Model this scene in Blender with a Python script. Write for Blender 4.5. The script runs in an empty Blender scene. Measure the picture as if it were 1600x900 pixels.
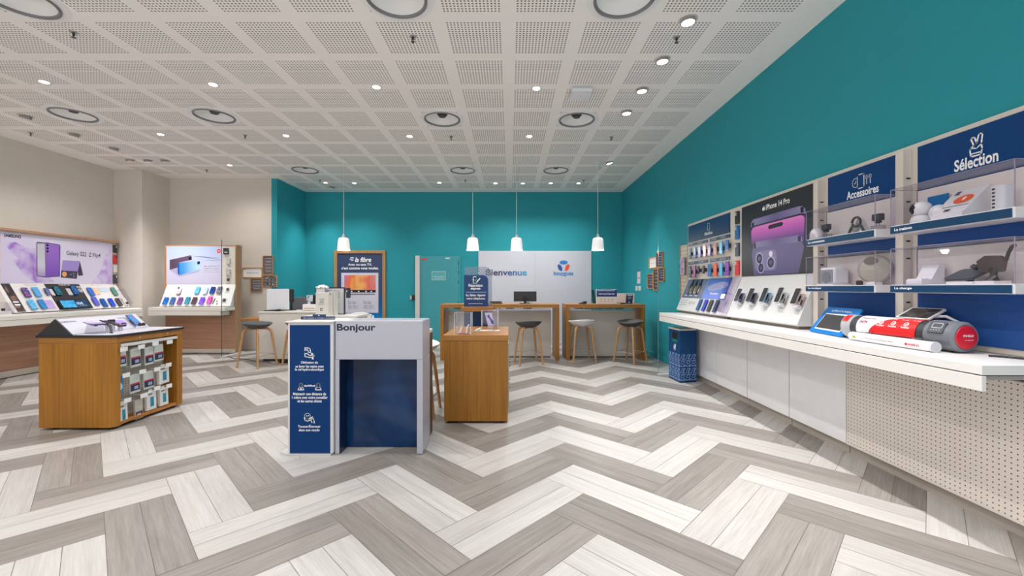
import bpy, bmesh, math, random
from mathutils import Vector, Matrix

# ------------------------------------------------------------------ camera, world, exposure
H, F, CX, CY = 1.30, 655.0, 797.0, 450.0        # eye height, focal length in px (1600 wide), vanishing point
CEIL = 3.615
scene = bpy.context.scene
COL = scene.collection
cam_data = bpy.data.cameras.new('camera')
cam = bpy.data.objects.new('camera', cam_data)
COL.objects.link(cam)
cam.location = (0, 0, H)
cam.rotation_euler = (math.pi / 2, 0, 0)
cam_data.sensor_width = 36
cam_data.lens = F / 1600 * 36
cam_data.shift_x = (800 - CX) / 1600
cam_data.clip_start = 0.05
scene.camera = cam
scene.view_settings.view_transform = 'Standard'
scene.view_settings.look = 'None'
scene.view_settings.gamma = 1
scene.view_settings.use_curve_mapping = False
scene.view_settings.exposure = 0.26
scene.cycles.use_denoising = True
scene.cycles.max_bounces = 8
scene.cycles.diffuse_bounces = 5
scene.cycles.transparent_max_bounces = 16
scene.cycles.sample_clamp_indirect = 6
world = bpy.data.worlds.new('world')
scene.world = world
world.use_nodes = True
WBG = world.node_tree.nodes['Background']
# daylight from the open shop front: a soft grey sky; lower half made brighter to lift the ceiling
_tc = world.node_tree.nodes.new('ShaderNodeTexCoord')
_sx = world.node_tree.nodes.new('ShaderNodeSeparateXYZ')
_mr = world.node_tree.nodes.new('ShaderNodeMapRange')
_mr.inputs[1].default_value = -0.25; _mr.inputs[2].default_value = 0.25
_mr.inputs[3].default_value = 2.0; _mr.inputs[4].default_value = 0.35
world.node_tree.links.new(_tc.outputs['Generated'], _sx.inputs[0])
world.node_tree.links.new(_sx.outputs[2], _mr.inputs[0])
world.node_tree.links.new(_mr.outputs[0], WBG.inputs[1])
WBG.inputs[0].default_value = (0.97, 0.985, 1.0, 1)
E_DOWN, E_TILT, E_PEND = 65.0, 26.0, 12.0          # watts of the recessed lamps, the tilted lamps, the pendants
E_GLOW = 14.0
E_ROW = 125.0                                    # the row along the right wall
random.seed(11)

# ------------------------------------------------------------------ materials
def lin(c):
    c = c / 255.0
    return c / 12.92 if c <= 0.04045 else ((c + 0.055) / 1.055) ** 2.4
def rgb(c):
    return (lin(c[0]), lin(c[1]), lin(c[2]), 1)
class NT:
    def __init__(self, name):
        self.m = bpy.data.materials.new(name)
        self.m.use_nodes = True
        self.t = self.m.node_tree
        self.b = self.t.nodes['Principled BSDF']
        self.out = self.t.nodes['Material Output']
    def n(self, typ, **kw):
        x = self.t.nodes.new(typ)
        for k, v in kw.items():
            setattr(x, k, v)
        return x
    def l(self, a, b):
        self.t.links.new(a, b)
    def m_(self, op, a, b=None, c=None):
        x = self.n('ShaderNodeMath', operation=op)
        for i, v in enumerate((a, b, c)):
            if v is None: continue
            if isinstance(v, (int, float)): x.inputs[i].default_value = v
            else: self.l(v, x.inputs[i])
        return x.outputs[0]
    def mix(self, fac, a, b):
        x = self.n('ShaderNodeMix', data_type='RGBA')
        for i, v in ((0, fac), (6, a), (7, b)):
            if isinstance(v, (int, float)): x.inputs[i].default_value = v
            elif isinstance(v, tuple): x.inputs[i].default_value = v
            else: self.l(v, x.inputs[i])
        return x.outputs[2]
    def coord(self, kind='Object'):
        return self.n('ShaderNodeTexCoord').outputs[kind]
    def noise(self, vec, scale, detail=3, rough=0.5):
        x = self.n('ShaderNodeTexNoise')
        x.inputs['Scale'].default_value = scale
        x.inputs['Detail'].default_value = detail
        x.inputs['Roughness'].default_value = rough
        self.l(vec, x.inputs['Vector'])
        return x.outputs[0]
    def scaled(self, vec, s, loc=(0, 0, 0)):
        x = self.n('ShaderNodeMapping')
        x.inputs['Scale'].default_value = s
        x.inputs['Location'].default_value = loc
        self.l(vec, x.inputs['Vector'])
        return x.outputs[0]
    def xyz(self, vec):
        x = self.n('ShaderNodeSeparateXYZ')
        self.l(vec, x.inputs[0])
        return x.outputs
    def finish(self, col, rough=0.5, metal=0.0, spec=0.5, coat=0.0):
        if isinstance(col, tuple): self.b.inputs['Base Color'].default_value = col
        else: self.l(col, self.b.inputs['Base Color'])
        self.b.inputs['Roughness'].default_value = rough
        self.b.inputs['Metallic'].default_value = metal
        self.b.inputs['Specular IOR Level'].default_value = spec
        self.b.inputs['Coat Weight'].default_value = coat
        return self.m
_C = {}
def M(c, rough=0.5, metal=0.0, spec=0.5, var=0.03, coat=0.0):
    key = (c, rough, metal, spec, var, coat)
    if key not in _C:
        t = NT('paint_%02x%02x%02x_%d' % (int(c[0]), int(c[1]), int(c[2]), int(rough * 100)))
        nz = t.noise(t.coord(), 9.0, 2)
        a = tuple(v * (1 - var) for v in rgb(c)[:3]) + (1,)
        b = tuple(min(1, v * (1 + var)) for v in rgb(c)[:3]) + (1,)
        _C[key] = t.finish(t.mix(nz, a, b), rough, metal, spec, coat)
    return _C[key]
def glow(name, c, s):
    t = NT(name)
    t.b.inputs['Base Color'].default_value = rgb(c)
    t.b.inputs['Emission Color'].default_value = rgb(c)
    t.b.inputs['Emission Strength'].default_value = s
    return t.m
def wood(name, c1, c2, axis, rough=0.42, fine=55.0, coarse=0.35):
    t = NT(name)
    s = [fine, fine, fine]; s[axis] = 1.6
    g = t.noise(t.scaled(t.coord(), tuple(s)), 1.0, 4, 0.6)
    s2 = [7.0, 7.0, 7.0]; s2[axis] = 0.7
    w = t.noise(t.scaled(t.coord(), tuple(s2)), 1.0, 2, 0.5)
    f = t.m_('ADD', t.m_('MULTIPLY', g, 1 - coarse), t.m_('MULTIPLY', w, coarse))
    f = t.m_('MULTIPLY_ADD', f, 2.2, -0.6)
    x = t.n('ShaderNodeClamp'); t.l(f, x.inputs[0])
    return t.finish(t.mix(x.outputs[0], rgb(c1), rgb(c2)), rough)
def swirl(name, cols, scale=14.0, rough=0.25, dist=2.5):
    t = NT(name)
    x = t.n('ShaderNodeTexNoise')
    x.inputs['Scale'].default_value = scale
    x.inputs['Detail'].default_value = 2
    x.inputs['Distortion'].default_value = dist
    t.l(t.coord(), x.inputs['Vector'])
    r = t.n('ShaderNodeValToRGB')
    t.l(x.outputs[0], r.inputs[0])
    e = r.color_ramp.elements
    e[0].position = 0.36; e[1].position = 0.64
    e[0].color = rgb(cols[0]); e[1].color = rgb(cols[-1])
    for i, c in enumerate(cols[1:-1]):
        k = r.color_ramp.elements.new(0.36 + 0.28 * (i + 1) / (len(cols) - 1)); k.color = rgb(c)
    return t.finish(r.outputs[0], rough)
def ramp(name, cols, axis, lo, hi, rough=0.35):
    """printed colour gradient along one object axis"""
    t = NT(name)
    v = t.xyz(t.coord())[axis]
    x = t.n('ShaderNodeMapRange'); t.l(v, x.inputs[0])
    x.inputs[1].default_value = lo; x.inputs[2].default_value = hi
    r = t.n('ShaderNodeValToRGB'); t.l(x.outputs[0], r.inputs[0])
    e = r.color_ramp.elements
    e[0].color = rgb(cols[0]); e[1].color = rgb(cols[-1])
    for i, c in enumerate(cols[1:-1]):
        k = e.new((i + 1) / (len(cols) - 1)); k.color = rgb(c)
    return t.finish(r.outputs[0], rough)
def clear(name, tint=(240, 240, 245), refl=1.0, rough=0.02):
    t = NT(name)
    tr = t.n('ShaderNodeBsdfTransparent'); tr.inputs[0].default_value = rgb(tint)
    gl = t.n('ShaderNodeBsdfGlossy'); gl.inputs['Roughness'].default_value = rough
    lw = t.n('ShaderNodeLayerWeight'); lw.inputs[0].default_value = 0.5
    fac = t.m_('MULTIPLY_ADD', t.m_('POWER', lw.outputs['Facing'], 5.0), 0.5 * refl, 0.022 * refl)
    mx = t.n('ShaderNodeMixShader')
    t.l(fac, mx.inputs[0])
    t.l(tr.outputs[0], mx.inputs[1]); t.l(gl.outputs[0], mx.inputs[2])
    t.l(mx.outputs[0], t.out.inputs[0])
    return t.m
def dots(name, base, hole, ax, pitch, rad, rough=0.4):
    """perforated sheet: round holes on a square grid in two object axes"""
    t = NT(name)
    c = t.xyz(t.coord())
    ds = []
    for a in ax:
        f = t.m_('SUBTRACT', t.m_('FRACT', t.m_('DIVIDE', c[a], pitch)), 0.5)
        ds.append(t.m_('MULTIPLY', f, f))
    d = t.m_('LESS_THAN', t.m_('ADD', ds[0], ds[1]), (rad / pitch) ** 2)
    return t.finish(t.mix(d, rgb(base), rgb(hole)), rough)

WHITE = M((232, 231, 230), 0.35)
GLOSSW = M((246, 246, 248), 0.15)
OFFW = M((214, 208, 202), 0.45)
BEIGE = M((205, 197, 188), 0.5)
NAVY = M((0, 54, 106), 0.35, spec=0.2)
NAVY_D = M((22, 44, 84), 0.35)
ROYAL = M((28, 60, 128), 0.35)
BLACK = M((22, 22, 25), 0.4)
DARK = M((48, 47, 50), 0.5)
STEEL = M((190, 190, 192), 0.25, 0.9)
GREYP = M((78, 77, 80), 0.5)
PRINT_W = M((244, 244, 246), 0.5, var=0.0)
INK = M((16, 30, 62), 0.5, var=0.0)
CLEAR = clear('clear_acrylic', (251, 250, 252))
CLEAR_EDGE = M((150, 140, 160), 0.2)
GLASS = clear('clear_glass', (252, 254, 254), 0.22)
OAK_V = wood('oak_upright_grain', (126, 78, 12), (178, 120, 34), 2)
OAK_X = wood('oak_long_grain', (140, 88, 30), (186, 128, 56), 0)
OAK_Y = wood('oak_deep_grain', (148, 92, 36), (190, 130, 60), 1)
LEG_WOOD = wood('pale_leg_oak', (164, 120, 78), (205, 160, 112), 2)
WALNUT_X = wood('brown_laminate_across', (150, 106, 84), (196, 150, 122), 0, 0.5, 40)
WALNUT_Y = wood('brown_laminate_deep', (150, 106, 84), (196, 150, 122), 1, 0.5, 40)
FRAME_OAK = wood('frame_oak', (164, 112, 58), (196, 146, 90), 2)

# ------------------------------------------------------------------ mesh building
class MB:
    def __init__(self):
        self.bm = bmesh.new()
        self.mi = 0
    def _add(self, vs, fs, smooth=False, M4=None):
        bv = [self.bm.verts.new(M4 @ Vector(v) if M4 is not None else v) for v in vs]
        for f in fs:
            try:
                bf = self.bm.faces.new([bv[i] for i in f])
                bf.material_index = self.mi
                bf.smooth = smooth
            except ValueError:
                pass
        return self
    def box(self, x0, x1, y0, y1, z0, z1, M4=None):
        x0, x1 = sorted((x0, x1)); y0, y1 = sorted((y0, y1)); z0, z1 = sorted((z0, z1))
        v = [(x, y, z) for z in (z0, z1) for y in (y0, y1) for x in (x0, x1)]
        return self._add(v, [(0, 2, 3, 1), (4, 5, 7, 6), (0, 1, 5, 4), (2, 6, 7, 3), (0, 4, 6, 2), (1, 3, 7, 5)], False, M4)
    def prism(self, pts, n0, n1, M4=None, smooth=False):
        """outline in (u, v) given a depth n0..n1"""
        k = len(pts)
        a = sum(pts[i][0] * pts[(i + 1) % k][1] - pts[(i + 1) % k][0] * pts[i][1] for i in range(k))
        if a < 0: pts = pts[::-1]
        if n0 > n1: n0, n1 = n1, n0
        v = [(p[0], p[1], n0) for p in pts] + [(p[0], p[1], n1) for p in pts]
        self._add(v, [tuple(range(k))[::-1], tuple(range(k, 2 * k))], False, M4)
        self._add(v, [(i, (i + 1) % k, k + (i + 1) % k, k + i) for i in range(k)], smooth, M4)
        return self
    def flat(self, pts, n, M4=None):
        k = len(pts)
        a = sum(pts[i][0] * pts[(i + 1) % k][1] - pts[(i + 1) % k][0] * pts[i][1] for i in range(k))
        if a < 0: pts = pts[::-1]
        return self._add([(p[0], p[1], n) for p in pts], [tuple(range(k))], False, M4)
    def lathe(self, prof, seg=24, M4=None, smooth=True):
        vs, fs = [], []
        for r, z in prof:
            for i in range(seg):
                a = 2 * math.pi * i / seg
                vs.append((r * math.cos(a), r * math.sin(a), z))
        for j in range(len(prof) - 1):
            for i in range(seg):
                k = (i + 1) % seg
                fs.append((j * seg + i, j * seg + k, (j + 1) * seg + k, (j + 1) * seg + i))
        self._add(vs, fs, smooth, M4)
        return self
    def cyl(self, p0, p1, r0, r1=None, seg=16):
        r1 = r0 if r1 is None else r1
        p0, p1 = Vector(p0), Vector(p1)
        d = p1 - p0
        q = d.to_track_quat('Z', 'Y').to_matrix().to_4x4()
        m = Matrix.Translation(p0) @ q
        L = d.length
        return self.lathe([(1e-5, 0), (r0, 0), (r0, 0), (r1, L), (r1, L), (1e-5, L)], seg, m)
    def tube(self, pts, r, seg=8):
        pts = [Vector(p) for p in pts]
        rs = r if isinstance(r, (list, tuple)) else [r] * len(pts)
        vs, fs = [], []
        up = Vector((0, 0, 1))
        for i, p in enumerate(pts):
            t = (pts[min(i + 1, len(pts) - 1)] - pts[max(i - 1, 0)]).normalized()
            a = t.cross(up)
            if a.length < 1e-4: a = t.cross(Vector((0, 1, 0)))
            a.normalize(); b = t.cross(a)
            for k in range(seg):
                w = 2 * math.pi * k / seg
                vs.append(p + (a * math.cos(w) + b * math.sin(w)) * rs[i])
        for i in range(len(pts) - 1):
            for k in range(seg):
                q = (k + 1) % seg
                fs.append((i * seg + k, (i + 1) * seg + k, (i + 1) * seg + q, i * seg + q))
        fs.append(tuple(range(seg))); fs.append(tuple(range((len(pts) - 1) * seg, len(pts) * seg))[::-1])
        return self._add(vs, fs, True)
    def surf(self, fn, nu, nv, thick=0.0, M4=None):
        """fn(s, t) -> point with s, t in 0..1"""
        vs = [fn(i / nu, j / nv) for j in range(nv + 1) for i in range(nu + 1)]
        fs = [(j * (nu + 1) + i, j * (nu + 1) + i + 1, (j + 1) * (nu + 1) + i + 1, (j + 1) * (nu + 1) + i) for j in range(nv) for i in range(nu)]
        return self._add(vs, fs, True, M4)
    def stroke(self, pts, w, n, M4, closed=False):
        pts = [Vector(p) for p in pts]
        k = len(pts)
        for i in range(k if closed else k - 1):
            a, b = pts[i], pts[(i + 1) % k]
            d = (b - a)
            if d.length < 1e-6: continue
            d.normalize(); s = Vector((-d.y, d.x)) * w / 2; e = d * w / 2
            self.flat([a - s - e, b - s + e, b + s + e, a + s - e], n, M4)
        return self
    def text(self, s, cx, y0, w, h, n, M4, bold=0.0, shear=0.0, align='C'):
        """lettering fitted to a w x h box, bottom edge at y0"""
        cu = bpy.data.curves.new('lettering', 'FONT')
        cu.body = s; cu.size = 1.0; cu.offset = bold; cu.shear = shear; cu.resolution_u = 3
        ob = bpy.data.objects.new('lettering_source', cu)
        me = bpy.data.meshes.new_from_object(ob)
        vv = [v.co.copy() for v in me.vertices]
        if vv:
            xa, xb = min(v.x for v in vv), max(v.x for v in vv)
            ya, yb = min(v.y for v in vv), max(v.y for v in vv)
            kx = w / max(xb - xa, 1e-6); ky = h / max(yb - ya, 1e-6)
            x0 = cx - w / 2 if align == 'C' else cx
            self._add([((v.x - xa) * kx + x0, (v.y - ya) * ky + y0, n) for v in vv], [tuple(p.vertices) for p in me.polygons], False, M4)
        bpy.data.objects.remove(ob); bpy.data.curves.remove(cu); bpy.data.meshes.remove(me)
        return self
    def build(self, name, mats, parent=None, bevel=0.0, seg=2, solid=0.0, sub=0, origin=None, weld=False):
        if not isinstance(mats, (list, tuple)): mats = [mats]
        if weld: bmesh.ops.remove_doubles(self.bm, verts=self.bm.verts[:], dist=1e-5)
        me = bpy.data.meshes.new(name)
        vs = [v.co for v in self.bm.verts]
        if parent is not None:
            inv = WM[parent.name].inverted()
            loc = Vector((0, 0, 0))
        else:
            if origin is None:
                xs = [v.x for v in vs]; ys = [v.y for v in vs]; zs = [v.z for v in vs]
                origin = ((min(xs) + max(xs)) / 2, (min(ys) + max(ys)) / 2, min(zs))
            loc = Vector(origin)
            inv = Matrix.Translation(-loc)
        bmesh.ops.transform(self.bm, matrix=inv, verts=self.bm.verts[:])
        self.bm.to_mesh(me)
        self.bm.free()
        for m in mats: me.materials.append(m)
        o = bpy.data.objects.new(name, me)
        COL.objects.link(o)
        if any(p.use_smooth for p in me.polygons):
            me.set_sharp_from_angle(angle=math.radians(40))
        if parent is not None:
            o.parent = parent
            WM[o.name] = WM[parent.name]
        else:
            o.location = loc
            WM[o.name] = Matrix.Translation(loc)
        if solid:
            md = o.modifiers.new('thickness', 'SOLIDIFY'); md.thickness = solid; md.offset = 0
        if sub:
            md = o.modifiers.new('smooth', 'SUBSURF'); md.levels = sub; md.render_levels = sub
        if bevel:
            md = o.modifiers.new('edge', 'BEVEL'); md.width = bevel; md.segments = seg; md.limit_method = 'ANGLE'; md.angle_limit = math.radians(50)
        return o
WM = {}
def thing(name, label, cat, loc=(0, 0, 0), rz=0.0, group=None):
    o = bpy.data.objects.new(name, None)
    COL.objects.link(o)
    o.empty_display_size = 0.1
    o.location = loc; o.rotation_euler = (0, 0, rz)
    WM[o.name] = Matrix.Translation(Vector(loc)) @ Matrix.Rotation(rz, 4, 'Z')
    return tag(o, label, cat, group)
def tag(o, label, cat, group=None):
    o['label'] = label; o['category'] = cat
    if group: o['group'] = group
    return o
def struct(o):
    o['kind'] = 'structure'
    return o
def dup(root, loc, rz=0.0, label=None, group=None):
    r = root.copy(); COL.objects.link(r)
    r.location = loc; r.rotation_euler = (0, 0, rz)
    if label: r['label'] = label
    if group: r['group'] = group
    for ch in list(root.children):
        c = ch.copy(); COL.objects.link(c); c.parent = r
        for g in list(ch.children):
            d = g.copy(); COL.objects.link(d); d.parent = c
    return r
class Fr:
    """a plane in the place: origin, right, up, outward"""
    def __init__(self, o, u, v):
        self.o = Vector(o); self.u = Vector(u).normalized(); self.v = Vector(v).normalized()
        self.n = self.u.cross(self.v)
        m = Matrix.Identity(4)
        for i in range(3):
            m[i][0] = self.u[i]; m[i][1] = self.v[i]; m[i][2] = self.n[i]; m[i][3] = self.o[i]
        self.M = m
    def px(self, x, y, n=0.0):
        d = Vector(((x - CX) / F, 1, (CY - y) / F))
        e = Vector((0, 0, H))
        t = ((self.o + self.n * n - e).dot(self.n)) / d.dot(self.n)
        p = e + d * t - self.o
        return p.dot(self.u), p.dot(self.v)
    def w(self, u, v, n=0.0):
        return self.o + self.u * u + self.v * v + self.n * n
def fX(x, Y): return (x - CX) / F * Y
def zY(y, Y): return H - (y - CY) / F * Y
def ell(cx, cy, rx, ry, k=24, rot=0.0, a0=0.0, a1=None):
    a1 = 2 * math.pi if a1 is None else a1
    full = abs(a1 - a0 - 2 * math.pi) < 1e-6
    out = []
    for i in range(k if full else k + 1):
        a = a0 + (a1 - a0) * i / k
        x, y = rx * math.cos(a), ry * math.sin(a)
        out.append((cx + x * math.cos(rot) - y * math.sin(rot), cy + x * math.sin(rot) + y * math.cos(rot)))
    return out
def rrect(x0, x1, y0, y1, r, k=4):
    pts = []
    for cx, cy, a in ((x1 - r, y1 - r, 0), (x0 + r, y1 - r, 90), (x0 + r, y0 + r, 180), (x1 - r, y0 + r, 270)):
        for i in range(k + 1):
            t = math.radians(a + 90 * i / k)
            pts.append((cx + r * math.cos(t), cy + r * math.sin(t)))
    return pts
ORD = ['first', 'second', 'third', 'fourth', 'fifth', 'sixth', 'seventh', 'eighth', 'ninth', 'tenth']
# ------------------------------------------------------------------ the room
XR, XL, YB, YG, YC, XT, XC = 2.70, -7.75, 10.11, 8.87, 8.20, -4.93, -7.20
YF = -2.6                                        # the open shop front, behind the camera
TEAL = M((44, 150, 162), 0.6, spec=0.2)
WALLG = M((208, 200, 190), 0.6, spec=0.3)

def clip(poly, x0, x1, y0, y1):
    for ax, lim, sg in ((0, x0, 1), (0, x1, -1), (1, y0, 1), (1, y1, -1)):
        out = []
        for i in range(len(poly)):
            a, b = poly[i], poly[(i + 1) % len(poly)]
            da, db = sg * (a[ax] - lim), sg * (b[ax] - lim)
            if da >= 0: out.append(a)
            if da * db < 0:
                t = da / (da - db)
                out.append((a[0] + (b[0] - a[0]) * t, a[1] + (b[1] - a[1]) * t))
        poly = out
        if len(poly) < 3: return None
    return poly

def floor_material(name, c1, c2):
    t = NT(name)
    uv = t.n('ShaderNodeUVMap'); uv.uv_map = 'grain'
    g = t.noise(t.scaled(uv.outputs[0], (4.0, 95.0, 1)), 1.0, 4, 0.65)
    g2 = t.noise(t.scaled(uv.outputs[0], (1.2, 26.0, 1)), 1.0, 2, 0.5)
    at = t.n('ShaderNodeAttribute'); at.attribute_name = 'tone'
    f = t.m_('ADD', t.m_('MULTIPLY', g, 0.6), t.m_('MULTIPLY', g2, 0.4))
    f = t.m_('MULTIPLY_ADD', f, 2.6, -0.85)
    f = t.m_('ADD', f, t.m_('MULTIPLY_ADD', at.outputs['Fac'], 0.5, -0.25))
    x = t.n('ShaderNodeClamp'); t.l(f, x.inputs[0])
    return t.finish(t.mix(x.outputs[0], rgb(c1), rgb(c2)), 0.38, spec=0.4)
FLOOR_L = floor_material('floor_pale_plank', (168, 164, 161), (196, 193, 190))
FLOOR_G = floor_material('floor_grey_plank', (120, 114, 109), (154, 148, 143))
GROUT = M((120, 114, 108), 0.8)

def build_floor():
    bm = bmesh.new()
    uvl = bm.loops.layers.uv.new('grain')
    tone = bm.faces.layers.float.new('tone_f')
    L, W = 0.9214, 0.3089
    r2 = math.sqrt(0.5)
    U, V = Vector((r2, r2)), Vector((-r2, r2))
    P0 = Vector((0.466, 3.09)) - U * (L + W) - V * W
    def plank(o, du, dv, l, w, mi, lim):
        g = 0.0013
        o = o + du * g + dv * g; l -= 2 * g; w -= 2 * g
        q = [o, o + du * l, o + du * l + dv * w, o + dv * w]
        p = clip([(a.x, a.y) for a in q], *lim)
        if not p: return
        try: f = bm.faces.new([bm.verts.new((a[0], a[1], 0)) for a in p])
        except ValueError: return
        if f.normal.z < 0 or f.calc_area() and (f.normal_update() or f.normal.z < 0): f.normal_flip()
        f.material_index = mi
        f[tone] = random.random()
        ro = random.uniform(0, 50)
        for lp in f.loops:
            d = Vector((lp.vert.co.x, lp.vert.co.y)) - o
            lp[uvl].uv = (d.dot(du) + ro, d.dot(dv) + ro * 3.7)
    lim = (XL, XR, YF, YB)
    for k in range(-40, 41):
        for j in range(-18, 19):
            A = P0 + (U + V) * (W * k) + (U - V) * (L * j)
            if not (XL - 2 < A.x < XR + 2 and YF - 2 < A.y < YB + 2): continue
            mi = 0 if k % 2 == 0 else 1
            for h in (0, 1):
                plank(A + V * (h * W / 2), U, V, L, W / 2, mi, lim)
                plank(A + U * (L + (h + 1) * W / 2) + V * (W - L), V, -U, L, W / 2, mi, lim)
    me = bpy.data.meshes.new('floor')
    # grout bed under the planks, with real depth
    gb = [bm.verts.new((x, yy, z)) for z in (-0.12, -0.0025) for yy in (YF, YB) for x in (XL, XR)]
    for q in ((0, 2, 3, 1), (4, 5, 7, 6), (0, 1, 5, 4), (2, 6, 7, 3), (0, 4, 6, 2), (1, 3, 7, 5)):
        f = bm.faces.new([gb[a] for a in q]); f.material_index = 2
    vals = [f[tone] for f in bm.faces]
    bm.to_mesh(me); bm.free()
    at = me.attributes.new('tone', 'FLOAT', 'FACE')
    at.data.foreach_set('value', vals)
    for m in (FLOOR_L, FLOOR_G, GROUT): me.materials.append(m)
    o = bpy.data.objects.new('floor', me); COL.objects.link(o)
    return struct(o)
build_floor()

# ceiling: plaster board with square perforated fields
def ceiling_material():
    t = NT('perforated_ceiling')
    c = t.xyz(t.coord())
    px, py, x0, y0 = 0.612, 0.62, -0.015, 4.823
    def axis(v, p, o):
        return t.m_('FRACT', t.m_('DIVIDE', t.m_('SUBTRACT', v, o), p))
    u, v = axis(c[0], px, x0), axis(c[1], py, y0)
    lo, hi, n = 0.1, 0.9, 16
    masks = []
    for q in (u, v):
        masks += [t.m_('GREATER_THAN', q, lo), t.m_('LESS_THAN', q, hi)]
    d2 = []
    for q in (u, v):
        f = t.m_('SUBTRACT', t.m_('FRACT', t.m_('MULTIPLY', t.m_('SUBTRACT', q, lo), n / (hi - lo))), 0.5)
        d2.append(t.m_('MULTIPLY', f, f))
    h = t.m_('LESS_THAN', t.m_('ADD', d2[0], d2[1]), 0.27 ** 2)
    for mk in masks: h = t.m_('MULTIPLY', h, mk)
    for a, op, lim in ((0, 'GREATER_THAN', -7.36), (0, 'LESS_THAN', 2.40), (1, 'LESS_THAN', 9.75)):
        h = t.m_('MULTIPLY', h, t.m_(op, c[a], lim))
    side = t.m_('MAXIMUM', t.m_('GREATER_THAN', c[0], -4.75), t.m_('LESS_THAN', c[1], 8.53))
    h = t.m_('MULTIPLY', h, side)
    return t.finish(t.mix(h, rgb((246, 241, 237)), rgb((120, 114, 110))), 0.7, spec=0.2)
CEIL_M = ceiling_material()

def on_ceiling(x, y):
    d = CY - y
    return ((x - CX) / d * (CEIL - H), F * (CEIL - H) / d)
VENTS = [(28, -2, 'in the top left corner of the picture'), (619, -4, 'left one of the two nearest, cut by the frame'), (976, -4, 'right one of the two nearest, cut by the frame'),
         (115, 179, 'leftmost of the middle row of four'), (335, 181, 'second from left in the middle row of four'), (691, 186, 'third from left in the middle row of four'), (901, 187, 'last on the right in the middle row of four'),
         (477, 265.5, 'leftmost of the far row of three'), (723, 266, 'middle one of the far row of three'), (868.5, 266, 'last on the right in the far row of three')]
DOWN = [(69, 128), (333, 132), (588, 136), (838, 138), (251, 210), (447, 212), (640, 213), (827, 213), (359, 258), (686.5, 285.6),
        (509, 285.6), (553.7, 286), (774, 286.4), (817, 286.8), (860.5, 286.4), (904, 286.4)]
TILT = [(40, 181), (116, 209), (178, 231), (203, 249), (231, 250), (258, 250), (1075, 30), (1035, 92), (1003, 139), (979, 174), (952, 253), (519, 291.6)]
HIDDEN_DOWN = [(x, y) for y in (3.25, 1.6, 0.0, -1.4) for x in (-5.2, -3.38, -1.54, 0.3)]
HIDDEN_TILT = [(1.53, 2.99), (1.53, 2.37), (1.53, 1.75), (1.53, 1.13), (-6.53, 5.0), (-6.53, 4.4)]

def build_ceiling():
    mb = MB(); mb.box(XL, XR, YF, YB, CEIL, CEIL + 0.14)
    o = mb.build('ceiling', CEIL_M, origin=(0, 0, CEIL))
    cut = MB()
    for x, y, _ in VENTS:
        p = on_ceiling(x, y); cut.cyl((p[0], p[1], CEIL - 0.05), (p[0], p[1], CEIL + 0.10), 0.226, seg=40)
    for p in [on_ceiling(*q) for q in DOWN] + HIDDEN_DOWN:
        cut.cyl((p[0], p[1], CEIL - 0.05), (p[0], p[1], CEIL + 0.06), 0.052, seg=20)
    c = cut.build('cutter', CEIL_M, weld=True)
    bm = bmesh.new(); bm.from_mesh(c.data); bmesh.ops.recalc_face_normals(bm, faces=bm.faces[:]); bm.to_mesh(c.data); bm.free()
    md = o.modifiers.new('holes', 'BOOLEAN'); md.object = c; md.operation = 'DIFFERENCE'; md.solver = 'EXACT'
    dg = bpy.context.evaluated_depsgraph_get()
    me = bpy.data.meshes.new_from_object(o.evaluated_get(dg))
    o.modifiers.clear(); o.data = me
    for p in me.polygons: p.use_smooth = False
    bpy.data.objects.remove(c)
    return struct(o)
build_ceiling()

def wall(name, x0, x1, y0, y1, mat, z0=0.0, z1=CEIL):
    mb = MB(); mb.box(x0, x1, y0, y1, z0, z1)
    return struct(mb.build(name, mat))
wall('wall_right', XR, XR + 0.12, YF, YB + 0.12, TEAL, -0.12, CEIL + 0.14)
wall('wall_back', XT - 0.12, XR, YB, YB + 0.12, TEAL, -0.12, CEIL + 0.14)
wall('wall_left', XL - 0.12, XL, YF, YG, WALLG, -0.12, CEIL + 0.14)
wall('wall_left_rear', XL - 0.12, XT - 0.12, YG, YG + 0.12, WALLG, -0.12, CEIL + 0.14)
wall('wall_recess_side', XT - 0.12, XT, YG, YB, TEAL, -0.12, CEIL + 0.14)
wall('column_left', XL, XC, YC, YG, WALLG)
def board(name, x0, x1, y0, y1, mat, h=0.09):
    mb = MB(); mb.box(x0, x1, y0, y1, 0, h)
    return struct(mb.build(name, mat, bevel=0.003))
board('baseboard_right', XR - 0.014, XR, 6.40, YB - 0.014, TEAL)
board('baseboard_back', -1.2, XR, YB - 0.014, YB, TEAL)
board('baseboard_left_rear', -5.4, XT - 0.0, YG - 0.014, YG, WALLG)

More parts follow.
